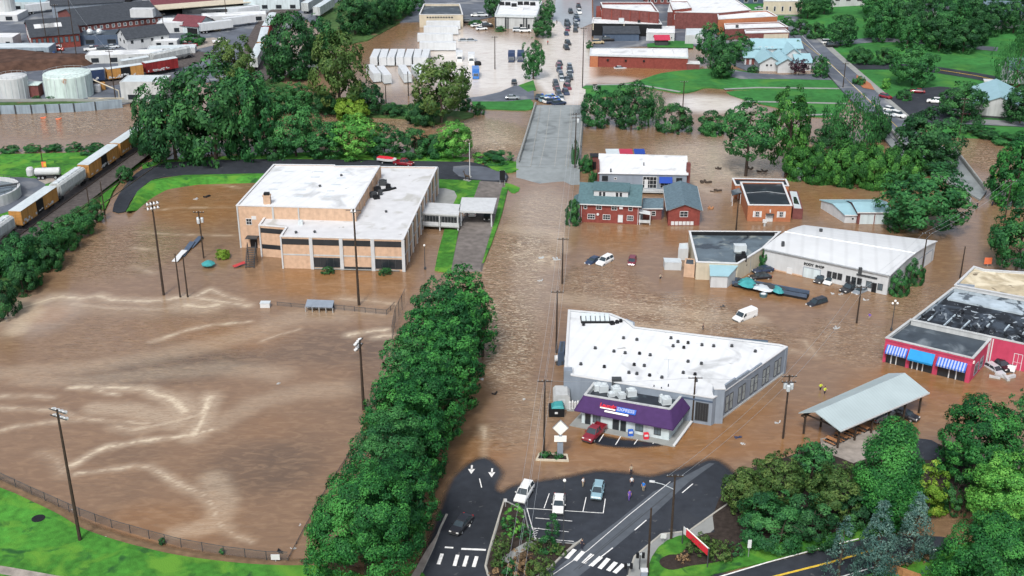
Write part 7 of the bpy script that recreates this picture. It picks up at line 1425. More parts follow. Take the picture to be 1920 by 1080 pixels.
for u, v, a, kd, pm, l, z in [(878,43,0,'suv','car_black','black car at the hedge beside the cream building',0),(893,50,.5,'sedan','car_white','white car, left one before the bank',0),(903,56,.3,'sedan','car_white','white car nearest the camera before the bank',0),(912,48,.4,'hatch','car_white','white car, right one before the bank',0),(914,51,.2,'suv','car_black','black car among the white cars before the bank',0),(870,79,.1,'sedan','car_grey','grey car up to its windows in the flooded lot, left one',-.5),(884,79,.1,'sedan','car_grey','grey car up to its windows in the flooded lot, right one',-.5),(972,59,.0,'suv','car_silver','silver car with red lights at the bank wall, left one',0),(985,60,.0,'suv','car_white','white car at the bank wall, right one',0),(964,156,pi/2,'sedan','car_black','black car on the lot edge beside the grass verge',.34),(961,186,0,'sedan','car_grey','grey car on the riverside lane at the bridge end',.34),(905,31,.0,'suv','car_silver','silver car beyond the hedge by the cream building',.3),(893,31,.0,'sedan','car_white','white car beyond the hedge by the cream building',.3),
   (1720,174,2.9,'sedan','car_red','dark red car in the shade at the car park edge',.92),(1752,193,2.8,'suv','car_white','white car in the middle of the hill car park',.92),(1789,215,2.9,'suv','car_white','white car leftmost below the dark tree',.92),(1804,216,2.9,'sedan','car_maroon','dark car in the middle below the dark tree',.92),(1820,216,2.9,'suv','car_grey','grey car rightmost below the dark tree',.92),(1660,184,-.9,'hatch','car_red','red car driving on the diagonal street',.77),(1669,209,-.9,'hatch','car_white','white car on the diagonal street, upper of three',.77),(1684,219,-.9,'suv','car_white','white car on the diagonal street, right of three',.77),(1667,217,-.9,'sedan','car_silver','silver car on the diagonal street, lower of three',.77),(1552,82,.1,'suv','car_white','white car at the street corner below the round tree',.8),(1560,88,.1,'suv','car_black','black car at the street corner below the round tree',.8),(1163,131,.05,'sedan','car_silver','pale car drowned to its roof before the long brick store',-.75),(1140,77,.05,'suv','car_black','black car parked before the slate blue building',.3),(1121,82,.1,'suv','car_gold','tan car at the left of the slate blue building',.3),
   (30,103,.0,'suv','car_darkblue','dark blue vehicle beside the grey metal store',.4),(92,101,.1,'hatch','truck_blue','blue vehicle on the works yard road',.4),(76,101,.1,'sedan','car_grey','grey vehicle left of the blue one on the works yard road',.4),(108,95,.0,'suv','car_orange','red and white truck before the brick works hall',.4),(172,95,.3,'pickup','car_white','white pickup on the works yard, left of the parked cars',.4),(184,93,.3,'sedan','car_maroon','maroon car in the works yard row',.4),(193,97,.4,'suv','car_black','black car in the works yard row',.4),(203,94,.5,'sedan','car_grey','grey car in the works yard row',.4),(212,90,.2,'sedan','car_silver','silver car beside the white two-storey house',.4),(357,87,.2,'pickup','car_red','red truck cab at the end of the pale blue shed roof',.4),(403,58,.1,'suv','car_gold','tan vehicle beside the maroon-roofed cottage',.4),(1425,18,.2,'sedan','car_silver','silver car on the lot left of the courthouse',.32),(540,118,.3,'suv','car_white','white trailer among trees beside the curved train',.25),(412,80,.4,'pickup','car_white','white truck on the drive near the far train',.45)]:
    far_car(u, v, a, kd, pm, l, None, z)
Q = [('left lane of the queue',[(1050,122),(1048,128),(1048,134),(1051,140),(1052,146),(1053,152)]),('right lane of the queue',[(1068,129),(1069,135),(1068,142),(1069,149),(1064,153),(1064,160),(1064,167),(1061,177)]),('short file left of the queue',[(1042,160),(1043,166),(1045,172),(1048,180),(1053,187)]),('left file farther up the street',[(1064,45),(1064,52),(1064,58),(1062,66)]),('right file farther up the street',[(1081,32),(1081,38),(1080,45),(1080,52),(1079,60)])]
ORD = ['first','second','third','fourth','fifth','sixth','seventh','eighth']; CC = ['car_black','car_darkblue','car_maroon','car_black','car_grey','car_black','car_silver','car_darkblue']
for nm, L in Q:
    for k, (u, v) in enumerate(reversed(L)):
        far_car(u, v, -pi/2+.10+R_.uniform(-.12,.12), R_.choice(['sedan','suv','suv','hatch','pickup']), CC[(k*3+len(nm)) % 8], ORD[k]+' vehicle back from the bridge in the '+nm, 'vehicles queued on the main street', -.25 if v > 48 else .12)
for u, v, l, a in [(1065,84,'dark car alone in midstream on the pale flooded street, farther one',-1.4),(1062,93,'dark car throwing a wake on the pale flooded street',-1.4),(1070,24,'dark car at the top of the street, left lane',-1.5),(1086,25,'white car at the top of the street, right lane',-1.5),(1085,15,'dark car farthest up the main street',-1.5)]: far_car(u, v, a, 'suv', 'car_white' if 'white car' in l else 'car_black', l, None, -.2 if v > 50 else .14)
for k, (u, v, pm) in enumerate([(1017,187,'car_darkblue'),(1024,190,'car_blue'),(1031,192,'car_white'),(1038,194,'car_darkblue'),(1044,192,'car_white'),(1048,197,'car_darkblue'),(1036,187,'car_blue')]):
    o = far_car(u, v, .15+.2*(k % 3), 'suv', pm, ('leftmost','second','third','fourth','fifth','rightmost','rearmost')[k]+' of the police cars drawn across the far bridge end', 'patrol cars closing the bridge', .02, 'patrol_car', 'police car')
    MB().box(0,0,1.78,.5,1.2,.14).build('light_bar', M['sign_blue'], o, org=(0,0,0))

# ================================================================ PEOPLE
for pose, sh, lg, u, v, z, rz, l in [('stand','cloth_khaki','cloth_dark',1183,890,.0,0,'person in brown shirt at the water edge, farthest of the group'),('stand','cloth_white','cloth_dark',1184,912,.07,.2,'person in white shirt and dark trousers behind the one in purple'),('stand','cloth_blue','cloth_khaki',1206,921,.07,-.5,'person in bright blue top near the street lamp arm'),('walk','cloth_purple','cloth_purple',1180,937,.07,.1,'person in purple clothes walking nearest the camera'),('stand','cloth_white','cloth_khaki',1093,913,.07,.8,'person in white shirt standing above the blue hatchback'),('stand','cloth_dark','cloth_dark',1091,1030,.17,2.5,'person in black standing at the end of the crosswalk'),
    ('wade','hivis','cloth_dark',1538,731,-.35,.3,'person in yellow vest wading, the left of two'),('wade','hivis','cloth_dark',1546,738,-.35,.5,'person in yellow vest wading, the right of two'),('wade','cloth_dark','cloth_dark',1318,618,-.5,1.2,'person in black wading beyond the white laundry roof'),('wade','cloth_purple','cloth_khaki',1630,597,-.5,-.6,'person in purple top wading between two poles'),('wade','cloth_khaki','cloth_dark',1238,522,-.6,.4,'person in tan wading left of the workshop front block'),('wade','cloth_dark','cloth_dark',1832,389,-.3,.2,'person in black wading at the right bridge end, left one'),('wade','cloth_dark','cloth_dark',1860,386,-.3,-.2,'person in black wading at the right bridge end, right one'),('stand','cloth_dark','cloth_khaki',1798,410,-.3,0,'person in black wading under the big tree by the double garage'),
    ('stand','cloth_dark','cloth_dark',1044,45,.2,0,'person in black on the left pavement up the main street'),('stand','cloth_red','cloth_dark',1027,84,.0,0,'person in red on the left pavement beside the street trees')]:
    t = make_person(pose, sh, lg, l); p = G(u, v, max(z,0)); place(t, (p.x,p.y,z), rz, group='onlookers and people in the flood')

# ================================================================ POLES, LAMPS, WIRES
stadium_light(150,1012,768,'tall floodlight pole on the green bank at lower left', 1.1, .25); stadium_light(682,768,638,'floodlight pole beside the row of street trees', 2.9); stadium_light(307,553,378,'tall floodlight pole left of the umbrella in the flood', -1.0)
stadium_light(673,572,392,'tall floodlight pole in front of the school wall', -1.6, 0,0,1,2)
UP = [(1054,532,446,1,0,'utility pole in the water left of the three drowned cars'),(1043,662,545,1,0,'utility pole behind the white laundry roof at the street side'),(1020,850,712,1,0,'utility pole beside the diamond sign and the black dumpster'),(1606,606,536,1,0,'utility pole in water below the warehouse corner'),(1727,518,436,1,0,'utility pole at the right end of the white warehouse'),(1800,522,462,0,0,'bare pole in the street between warehouse and gravel roof'),(1214,1080,953,0,0,'utility pole nearest the camera on the pavement'),(1298,792,706,1,0,'utility pole at the right of the purple mansard shop'),(1872,478,338,1,0,'utility pole before the trees at the right edge'),(1280,205,152,1,0,'pole in the flooded park beyond the river'),(1740,78,36,1,0,'utility pole on the wooded hill'),(1798,260,184,2,0,'utility pole beside the hill car park'),(1580,168,118,1,0,'utility pole beside the diagonal street'),(145,116,-4,1,0,'tall pole in the works yard before the long dark hall'),(90,94,-8,1,0,'tall pole in front of the tall red brick hall'),(217,188,95,1,0,'pole right of the rusty tank among pipes'),(308,62,26,1,0,'pole left of the maroon-roofed cottage'),(425,38,-4,1,0,'pole below the end of the maroon-roofed warehouse'),(116,100,8,1,0,'thin pole between the two tall yard poles'),(403,118,92,1,0,'pole among the trees beside the far siding'),(724,196,160,0,0,'pole on the far bank below the slanting trailers'),(766,180,134,0,0,'pole beside the slanting trailer left of the big tree'),(928,130,68,1,0,'pole in the flooded depot reflected in pale water'),(1092,165,52,1,0,'tall pole at the right kerb of the main street'),(1078,318,212,2,1,'pole at the near right end of the bridge'),(1380,432,376,0,0,'pole left of the orange brick office'),(171,410,352,0,0,'left of the two poles in water beside the railway'),(197,404,340,0,0,'right of the two poles in water beside the railway'),(338,557,476,0,0,'left of the twin short poles near the umbrella'),(352,557,482,0,0,'right of the twin short poles near the umbrella'),(1884,160,108,0,0,'pole in front of the white porch house')]
tops = {}
for u, vb, vt, arms, tr, l in UP:
    z = 0.0
    if u > 1500 and vb < 270: z = hillz(*G(u, vb).xy)
    elif vb < 130 and u < 600: z = .4
    utility_pole(u, vb, vt, l, arms, tr, z=max(z,0)); p = G(u, vb, max(z,0)); tops[u] = Vector((p.x,p.y,hgt(u,vb,vt,max(z,0))-.15))
utility_pole(1468,822,703,'utility pole with three transformers between laundry block and pavilion',2,3); p = G(1468,822); tops[1468] = Vector((p.x,p.y,hgt(1468,822,703)-.2))
utility_pole(382,484,396,'utility pole with transformers beside the teal umbrella',1,3); utility_pole(1258,1012,890,'utility pole with street lamp arm on the pavement corner',1,0,lamp=(-3.0,.6,8.3)); p = G(1258,1012); tops[1258] = Vector((p.x,p.y,hgt(1258,1012,890)-.15))
street_lamp(1056,1022,898,'tall black street lamp with white globe in the planting bed',.2); street_lamp(1671,620,562,'three-globe street lamp in water left of the pink shop',0,3); t = street_lamp(797,505,458,'lamp post with white head in front of the school corner', 0); street_lamp(1866,165,120,'street lamp beside the road on the hill', 4 if False else hillz(*G(1866,165).xy))
off_ = utility_pole(948,1330,1120,'utility pole just below the picture in the planted island',1,0); p = G(948,1330); near = Vector((p.x,p.y,10.6))
A3 = [(-1.05,'left'),(.1,'middle'),(1.05,'right')]
chain = [near, tops[1020], tops[1043], tops[1054], tops[1078], tops[1092]]
for dx, l in A3: wire([p+Vector((dx,0,0)) for p in chain], l+' wire of the line along the main street', .7)
for dx, l in ((-.4,'single'),): wire([near+Vector((dx,0,-2.2)), tops[1020]+Vector((dx,0,-2.2)), tops[1043]+Vector((dx,0,-2.2)), tops[1054]+Vector((dx,0,-2.2))], l+' lower cable of the line along the main street', .9, .022)
for dx, l in ((-.9,'left'),(.9,'right')): wire([tops[1258]+Vector((dx,0,0)), tops[1468]+Vector((dx,0,0)), tops[1606]+Vector((dx,0,0)), tops[1727]+Vector((dx,0,0)), tops[1872]+Vector((dx,0,0))], l+' wire crossing the street from the lamp pole to the far trees', .8)
wire([tops[1298], tops[1468]], 'thin wire from the mansard shop pole to the transformer pole', .5); wire([tops[1298], tops[1020]], 'thin wire over the purple mansard shop', .5); wire([tops[90], tops[145], tops[217]], 'wire between the works yard poles', 1.0)
# fences
mesh_fence([q.xy for q in (G(-60,872),G(0,900),G(60,928),G(110,950),G(150,968),G(210,990),G(280,1010),G(340,1026),G(420,1040),G(500,1050),G(540,1051))], 1.4, 'long chain link fence along the edge of the drowned ball field', .0)
mesh_fence([q.xy for q in (G(540,1051),G(572,990),G(612,918),G(650,860),G(690,790))], .35, 'sunken fence along the tree side of the ball field', .0, 4)
mesh_fence([q.xy for q in (G(520,573),G(572,578))], .8, 'low fence between the white box and the dugout', 0, 2.5); mesh_fence([q.xy for q in (G(626,580),G(665,584),G(725,590),G(740,575))], 1.0, 'low fence right of the blue dugout', 0, 2.5); mesh_fence([q.xy for q in (G(736,640),G(742,605),G(760,570))], 3.2, 'tall mesh backstop screen beside the tree row', 0, 3)
t = thing('dugout', 'blue-grey roofed dugout bench standing in the flood', 'dugout', tuple(G(598,584))); a, b = G(573,585), G(624,587); d = b-a; mb = MB(); mb.obox(a+Vector((0,0,1.1)), d, Vector((0,2.6,.35)), Vector((0,0,.12))); mb.build('roof', M['grey_wall'], t); mb = MB(); mb.obox(a+Vector((0,2.3,-.8)), d, Vector((0,.15,0)), Vector((0,0,2.2))); mb.build('back_wall', M['navy_paint'], t); mb = MB()
for k in range(5): p = a+d*(k/4); mb.box(p.x,p.y+.1,-.8,.14,.14,1.9)
mb.obox(a+Vector((0,1.2,.3)), d, Vector((0,.4,0)), Vector((0,0,.1))); mb.build('bench_frame', M['steel'], t)
t = thing('equipment_box', 'white equipment box in the water left of the dugout', 'box', tuple(G(498,575))); p = G(498,575); MB().box(p.x,p.y,-.4,1.9,1.2,1.3).build('body', M['white_trim'], t); MB().box(p.x,p.y,.9,2.0,1.3,.12).build('lid', M['galv'], t)
t = thing('scoreboard', 'small white board at the corner of the ball field fence', 'sign', tuple(G(517,1052))); p = G(517,1052,.1); MB().box(p.x,p.y,.35,1.2,.15,.8).build('panel', M['white_trim'], t); MB().box(p.x,p.y,-.2,.1,.1,.7).build('post', M['steel'], t)
# signs and boxes near the camera
p0, p1 = G(1279,1019,.25), G(1326,1063,.25); t = thing('banner_sign', 'long red banner with white end between two posts on the grass island', 'sign', tuple((p0+p1)/2)); zt = 3.0
for p in (p0,p1): MB().tube([p, p+Vector((0,0,zt))], .09, 6).build('post', M['dark_metal'], t)
d = p1-p0; nn = Vector((-d.y,d.x,0)).normalized()*.10; mb = MB(); mb.obox(p0+d*.12+Vector((0,0,1.75)), d*.88, nn, Vector((0,0,1.1))); mb.build('banner', M['red_sign'], t); mb = MB(); mb.obox(p0+Vector((0,0,1.75)), d*.12, nn, Vector((0,0,1.1))); mb.build('white_panel', M['white_trim'], t); mb = MB(); mb.obox(p0+d*.12-nn*.05+Vector((0,0,2.86)), d*.88, nn*1.3, Vector((0,0,.12))); mb.build('top_hem', M['sign_white'], t)
mb = MB(); rr = random.Random(8)
def post_sign(u, v, vt, w, h, label, m_='white_trim', z=.22):
    p = G(u, v, z); H_ = hgt(u, v, vt, z)-z; t = thing('road_sign', label, 'sign', tuple(p)); MB().tube([p, p+Vector((0,0,H_))], .05, 5).build('post', M['steel'], t); MB().box(p.x, p.y-.06, z+H_-h, w, .05, h).build('panel', M[m_], t)
post_sign(1243,1020,1000,.8,.8,'square white sign beside the lamp pole on the grass island'); post_sign(1403,1044,1012,.5,1.3,'narrow white sign in front of the dark bushes'); post_sign(948,950,935,.4,.5,'small sign at the tip of the planted island')
t = thing('signal_cabinet', 'grey traffic signal cabinet with white top on the pavement', 'cabinet', tuple(G(1207,1086,.2))); p = G(1207,1088,.2); MB().box(p.x,p.y,.2,.85,.7,1.6).build('body', M['grey_wall'], t); MB().box(p.x,p.y,1.8,.95,.8,.12).build('lid', M['white_trim'], t)
for u, v, vt, l in [(1199,1067,1036,'pedestrian signal beside the grey signal cabinet'),(1177,1078,1056,'pedestrian signal at the foot of the crosswalk')]:
    p = G(u, v, .2); h = hgt(u, v, vt, .2); t = thing('traffic_signal', l, 'traffic signal', tuple(p)); MB().tube([p, Vector((p.x,p.y,h))], .07, 6).build('post', M['dark_metal'], t)
    for sx in (-.35,.4): MB().box(p.x+sx, p.y-.1, h-.75, .38, .35, .75).build('signal_head', M['black'], t); 
    MB().box(p.x, p.y-.05, h-.35, .5, .12, .3).build('bracket', M['galv'], t)
t = thing('orange_sign', 'orange road sign standing in water beyond the gravel-roofed shop', 'sign', tuple(G(1851,500))); p = G(1851,500); MB().box(p.x,p.y,.6,1.6,.08,1.5).build('panel', M['sign_orange'], t); MB().box(p.x,p.y+.08,-.5,.1,.1,2.2).build('post', M['steel'], t)
t = thing('yellow_sign', 'yellow diamond warning sign in front of the right edge trees', 'sign', tuple(G(1862,352))); p = G(1862,352); MB().tube([p-Vector((0,0,1)), p+Vector((0,0,3.4))], .06, 5).build('post', M['steel'], t); MB().rings([[(p.x+x,p.y+y,3.0+z) for x, z in ((0,-.8),(.8,0),(0,.8),(-.8,0))] for y in (-.08,-.03)]).build('panel', M['hivis'], t)
t = thing('sign_stand', 'orange and yellow signal post on the grass left of the railway', 'signal', tuple(G(82,318,.3))); p = G(82,318,.3); MB().tube([p, p+Vector((0,0,6.5))], .12, 6).build('post', M['wood_pole'], t); MB().box(p.x+.3,p.y-.1,1.0,1.2,.2,1.5).build('panel', M['sign_orange'], t); MB().box(p.x+.6,p.y-.25,1.2,.7,.1,1.0).build('inset', M['line_yellow'], t)
# things in the school yard water
t = thing('umbrella', 'turquoise garden umbrella rising from the flood', 'umbrella', tuple(G(391,498))); p = G(391,500); R = [[(p.x+r*cos(2*pi*k/8), p.y+r*sin(2*pi*k/8), z) for k in range(8)] for r, z in ((1.45,.55),(1.5,.75),(.75,1.25),(.06,1.5))]; MB().rings(R).build('canopy', M['teal_tarp'], t); MB().tube([(p.x,p.y,-.8),(p.x,p.y,1.4)], .04, 6).build('pole', M['steel'], t)
for r, f, w, h, m_, l in [((333,492),(352,474),1.3,.5,'white_trim','white fallen panel on dark frame beside the twin short poles'),((346,482),(366,458),1.2,.35,'slate_wall','dark grey ramp section between white panel and blue sheet'),((362,466),(381,448),1.1,.3,'slate_wall','slate blue sheet leaning at the transformer pole'),((440,503),(462,498),1.2,.4,'cloth_red','red and white heap of debris before the fire stair')]:
    a, b = G(*r), G(*f); d = b-a; nn = Vector((-d.y,d.x,0)).normalized()*w; t = thing('debris', l, 'debris', tuple(a)); mb = MB(); mb.obox(a+Vector((0,0,.1)), d+Vector((0,0,.4)), nn, Vector((0,0,.15))); mb.build('sheet', M[m_], t); mb = MB()
    for q in (0,.5,1): p = a+d*q; mb.box(p.x,p.y,-.5,.12,.12,.7+.4*q)
    mb.tube([a, a+d*.5+Vector((0,0,h)), b+Vector((0,0,.4))], .08, 5); mb.build('frame', M['dark_metal'], t)
def flotsam(u, v, s_, m_, l):
    s_ *= .62; m_ = 'pale_wall' if m_ == 'white_trim' else m_; p = G(u, v); t = thing('debris', l, 'debris', tuple(p)); mb = MB(); rr = random.Random(int(u+v))
    for k in range(4): a = rr.uniform(0, 3.1); mb.obox((p.x+rr.uniform(-.4,.4)*s_, p.y+rr.uniform(-.4,.4)*s_, -.1), (cos(a)*s_, sin(a)*s_, rr.uniform(0,.2)), (-sin(a)*.3*s_, cos(a)*.3*s_, 0), (0,0,rr.uniform(.12,.35)*s_))
    mb.build('debris', M[m_], t)
for a in [(519,720,.7,'white_trim','white scrap floating in the middle of the ball field'),(932,740,1.1,'black','black frame floating in the street beside the tree row'),(905,712,.9,'white_trim','white board drifting at the right of the tree row'),(1383,822,1.0,'navy_paint','dark blue debris floating below the grey laundry wall'),(1394,834,.7,'white_trim','white debris floating beside the dark blue piece'),(1356,576,.9,'dark_metal','dark debris in water above the white van'),(1410,562,.6,'white_trim','white debris in water above the white van'),(1015,485,1.3,'white_trim','white debris left of the pole in the rushing street'),(1044,487,1.4,'white_trim','white slab at the pole in the rushing street'),(1015,527,1.0,'white_trim','white scrap in the rushing street'),(388,370,1.6,'black','black bin debris in the water behind the school yard'),(368,374,1.2,'white_trim','white ball of debris beside the black bin debris'),(1568,617,1.2,'white_trim','white bag drifting left of the wading person'),(1560,552,.9,'white_trim','pale lump between the cars and the black roof'),(1577,552,.8,'white_trim','white bag beside the black pickup truck'),(1624,563,.9,'white_trim','white bag below the grey sedan'),(1462,794,1.0,'white_trim','white plank at the transformer pole'),(1885,712,3.0,'white_trim','long white board in the yard of the pink shop'),(980,750,.7,'white_trim','small white scrap left of the dumpster'),(193,1008,.6,'white_trim','white litter on the fence left of the long fence middle'),(136,957,.5,'white_trim','white litter beside the floodlight pole'),(530,1035,1.2,'black','black bags at the fence corner'),(550,1030,.6,'white_trim','white litter right of the black bags'),(565,985,.5,'white_trim','white litter along the sunken fence'),(1345,360,2.2,'bark','dark tangle of driftwood behind the brick garage'),(1322,343,2.6,'bark','dark driftwood pile at the end of the long white building'),(1350,318,1.8,'bark','floating tree limb in the river by the sycamore'),(1410,318,2.0,'bark','dark drift under the sycamore, left heap'),(1430,322,2.0,'bark','dark drift under the sycamore, right heap'),(1336,392,1.6,'wood','brown boat-like debris right of the brick garage'),(84,222,1.6,'sign_orange','orange litter boom in the river below the tank yard'),(110,224,1.6,'sign_orange','orange boom end in the river below the rusty tank')]: flotsam(*a)
c = G(72,972,.25); t = thing('drain', 'dark round drain hole in the lawn behind the fence', 'drain', tuple(c)); MB().lathe([(.9,-.1),(.95,.04),(.6,.05),(.02,.05)], c, 14).build('cover', M['black'], t)
a, b = G(1660,1070,.3), G(1724,1092,.3); t = thing('wooden_fence', 'short brown wooden fence at the foot of the big dark round tree', 'fence', tuple(a)); d = b-a; mb = MB(); mb.obox(a, d, Vector((0,.1,0)), Vector((0,0,1.3))); mb.build('board_panel', M['wood'], t); mb = MB()
for q in (0,.5,1): p = a+d*q; mb.box(p.x,p.y,-.2,.14,.14,1.7)
mb.build('post', M['wood'], t)
# ================================================================ TREES AND SHRUBS
G_ROW = 'street trees in the double row beside the field'
for k, (u, vt, vb, w) in enumerate([(688,860,1080,196),(764,835,1015,112),(728,760,960,148),(782,722,905,118),(746,690,868,120),(804,650,838,128),(768,622,795,108),(844,598,775,112),(796,566,738,108),(858,545,705,104),(824,510,664,98),(868,488,652,102)]):
    side = 'left' if k % 2 == 0 else 'right'; pass
    tree(u, vt, vb, w, 'street' if k % 4 != 2 else 'mid', ORD[k//2]+' dense street tree from the camera on the '+side+' side of the double row', 'street_tree', G_ROW)
tree(905,530,668,60,'street','narrow street tree at the far right end of the double row','street_tree',G_ROW)
NEAR = [(1655,788,985,118,'conedark','tall dense oval tree right of the pavilion floor'),(1822,740,905,140,'street','round tree at right edge beside the wet street bend'),(1912,716,905,110,'mid','tree at the right edge behind the bright round one'),(1890,850,1012,160,'bright','bright green tree at the lower right edge'),(1855,965,1150,205,'street','big dark round tree in the lower right corner'),(1738,858,960,74,'yellow','yellow-green shrub right of the tall oval tree'),(1398,878,958,92,'olive','olive shrub leftmost at the water edge'),(1456,846,945,96,'olive','olive shrub left of the pavilion floor'),(1520,826,912,84,'mid','shrub at the left corner of the pavilion floor'),(1440,925,1012,124,'bush','wide green shrub above the narrow white sign'),(1512,928,1015,112,'darkbush','dark green shrub left of the blue spruces'),(1562,868,975,104,'olive','olive shrub left of the tall oval tree'),(1605,915,990,80,'darkbush','dark shrub behind the blue spruces'),(1790,890,960,60,'darkbush','dark shrub right of the yellow-green one'),(1880,915,990,60,'darkbush','dark shrub under the bright tree'),
  (1572,962,1092,76,'spruce','thin blue spruce leftmost of three beside the lower road'),(1636,930,1100,104,'spruce','largest blue spruce in the middle of three'),(1706,915,1060,92,'spruce','blue spruce rightmost of three beside the lower road'),(963,945,1000,46,'brightbush','bright round shrub at the tip of the planted island'),(1036,962,1008,26,'column','small dark conical evergreen in the planted island'),(940,1000,1045,36,'olive','reddish olive bush on the left side of the planted island'),(970,1028,1070,44,'rust','rust-coloured shrub on the planted island footpath'),(1012,1040,1085,54,'olive','low olive shrub at the bottom of the planted island'),(1025,1006,1030,42,'bush','low green plants under the black street lamp'),(985,985,1012,30,'bush','green shrub beside the parking hatch on the island'),(935,1038,1066,30,'olive','olive shrub at the left kerb of the island path'),(955,1050,1080,36,'bush','green shrub below the rust-coloured one on the island'),(990,1040,1075,40,'rust','brown shrub in the middle bottom of the island'),(1045,1022,1040,34,'olive','low olive shrub at the right tip of the island'),(952,968,1000,30,'bush','green shrub below the bright one on the island'),(1000,1012,1030,34,'olive','olive clump below the small conical evergreen'),(930,1066,1095,34,'rust','brown shrub at the lower left of the island'),(1680,1046,1062,40,'rust','brown shrub left on the verge below the lower road'),(1720,1034,1052,40,'rust','brown shrub right on the verge below the lower road'),(1280,1036,1052,26,'rust','orange flowering clump in the mulch bed'),(1312,1004,1040,50,'olive','low olive shrub before the red banner'),(1350,1015,1048,56,'olive','low olive shrub right of the red banner'),(1380,1020,1040,34,'darkbush','low dark shrub beside the narrow white sign'),(1022,846,858,22,'bush','green plants at the left in the sign planter'),(1044,847,858,26,'bush','green plants at the right in the sign planter'),(418,466,484,24,'yellow','small bright bush alone in the school yard water'),
  (1738,476,530,36,'bush','climbing shrub at the right wall of the warehouse, farther one') if False else (1712,484,532,36,'bush','shrub at the right wall of the warehouse, farther one'),(1684,506,552,38,'bush','shrub at the near right corner of the warehouse'),(548,498,512,26,'darkbush','low shrub in water before the school, left one') if False else (615,500,512,24,'darkbush','dark shrub in water before the school, left one'),(722,502,514,24,'darkbush','dark shrub in water before the school, right one'),(575,1046,1056,20,'darkbush','small dark weed at the fence end'),(305,1008,1020,12,'darkbush','dark tangle caught on the long fence'),(417,1028,1038,10,'bush','small green weed on the long fence'),(1430,462,500,18,'bush','weed between the workshop wall and the warehouse')]
for a in NEAR: tree(*a)
MIDT = [(330,135,302,128,'lowdark','large dark tree left of the riverside group over the railway'),(405,104,300,165,'lowdark','biggest dark tree of the riverside group over the railway'),(468,122,296,112,'lowtree','tall green tree right of the biggest riverside tree'),(446,58,178,82,'olive','pale green tree beside the curved far train'),(283,170,296,62,'lowdark','dark tree at the left end of the riverside group'),(556,190,295,96,'lowtree','round tree on the near bank behind the school road'),(612,225,294,80,'lowtree','tree on the near bank, second from the railway group'),(668,214,294,96,'bright','bright tree on the near bank behind the school roof'),(722,228,294,70,'mid','lower tree on the near bank right of the bright one'),(778,238,293,66,'darkbush','dark bush on the near bank before the flagpole'),(815,246,294,54,'bush','green bush on the near bank behind the flagpole'),(852,224,298,70,'bright','bright tree at the right end of the near bank'),(930,282,304,62,'bush','low bush at the left of the bridge'),(905,286,302,40,'brightbush','pale low bush right of the flagpole'),(515,246,296,50,'darkbush','dark bush below the riverside group'),
  (545,14,150,96,'dark','tall dark tree above the curved far train'),(600,22,130,70,'mid','green tree right of the tall dark one'),(640,44,218,104,'olive','tall olive tree on the far bank beside the trailers'),(520,84,150,42,'dark','small dark tree beside the railway ballast'),(690,150,214,62,'dark','dark tree on the far bank below the slanting trailers'),(560,152,212,64,'mid','low green tree on the far bank, left part'),(612,168,214,60,'darkbush','dark bush on the far bank, middle part'),(660,176,224,58,'yellow','bright yellow-green bush on the far bank'),(828,98,232,112,'olive','big broad tree in front of the flooded trailers'),(792,180,232,60,'darkbush','dark bush at the left foot of the big broad tree'),(738,192,216,46,'darkbush','low bush on the far bank before the trailers'),(508,160,214,70,'mid','low tree on the far bank at the railway end'),(898,192,214,24,'darkbush','small round bush on the far bank right of the big tree'),(560,122,152,40,'mid','small tree in the muddy yard'),(872,176,206,30,'darkbush','bush at the right foot of the big broad tree'),
  (666,-12,66,70,'dark','first dark tree of the lane row at upper left'),(690,0,62,48,'dark','second dark tree of the lane row'),(708,-8,54,44,'dark','third dark tree of the lane row'),(724,-12,46,42,'dark','fourth dark tree of the lane row'),(740,-16,40,40,'mid','fifth tree of the lane row'),(756,-20,32,40,'mid','sixth tree of the lane row'),(775,-26,24,40,'mid','seventh tree of the lane row'),(684,52,66,26,'darkbush','round bush below the lane row'),(925,-16,30,34,'dark','dark tree between cream building and bank'),(893,38,46,30,'darkbush','dark hedge right of the cream building'),
  (1000,68,148,42,'mid','street tree left of the main street, nearest'),(1018,26,70,40,'dark','street tree left of the main street, second'),(1026,-6,38,30,'mid','street tree left of the main street, farthest'),(938,48,58,22,'bush','small shrub at the bank wall'),
  (1120,160,236,66,'lowtree','round dark tree on the right bank next to the bridge'),(1184,150,236,82,'lowdark','dark tree on the right bank, left part of the clump'),(1216,160,234,60,'willow','drooping tree on the right bank, right part of the clump'),(1265,192,246,64,'darkbush','dark round bush on the right bank'),(1334,204,250,52,'bush','pale bush left of the two tall sycamores'),(1332,40,122,58,'mid','tall park tree left of the church'),(1384,60,116,50,'mid','park tree close to the church'),(1352,76,148,50,'dark','front park tree left of the church'),(1355,122,146,28,'darkbush','round dark shrub on the park lawn'),(1412,122,136,20,'darkbush','round shrub at the church corner'),(1497,106,142,36,'purple','small purple-leaved tree before the church'),(1538,100,146,34,'mid','small tree at the right of the church'),(1493,74,112,10,'cypress','thin dark cypress beside the church'),
  (1398,184,330,112,'tallmid','open sycamore in the flood, left of two'),(1474,156,326,80,'tallolive','tall sycamore in the flood, right of two'),(1596,168,278,124,'willow','broad weeping tree at the diagonal street bridge'),(1560,222,272,70,'darkbush','dark bush below the broad weeping tree'),(1640,200,262,50,'darkbush','dark bush right of the broad weeping tree'),(1736,200,322,118,'dark','layered dark tree at the right bridge'),(1728,306,432,166,'mid','big round tree over the double garage'),(1690,380,430,70,'mid','lower left limb mass of the tree over the double garage'),(1900,252,380,96,'street','dark tree at right edge above the bridge end'),(1905,372,505,112,'mid','bright tree at right edge beside the flooded street'),(1760,280,330,60,'dark','dark tree behind the big round one')]
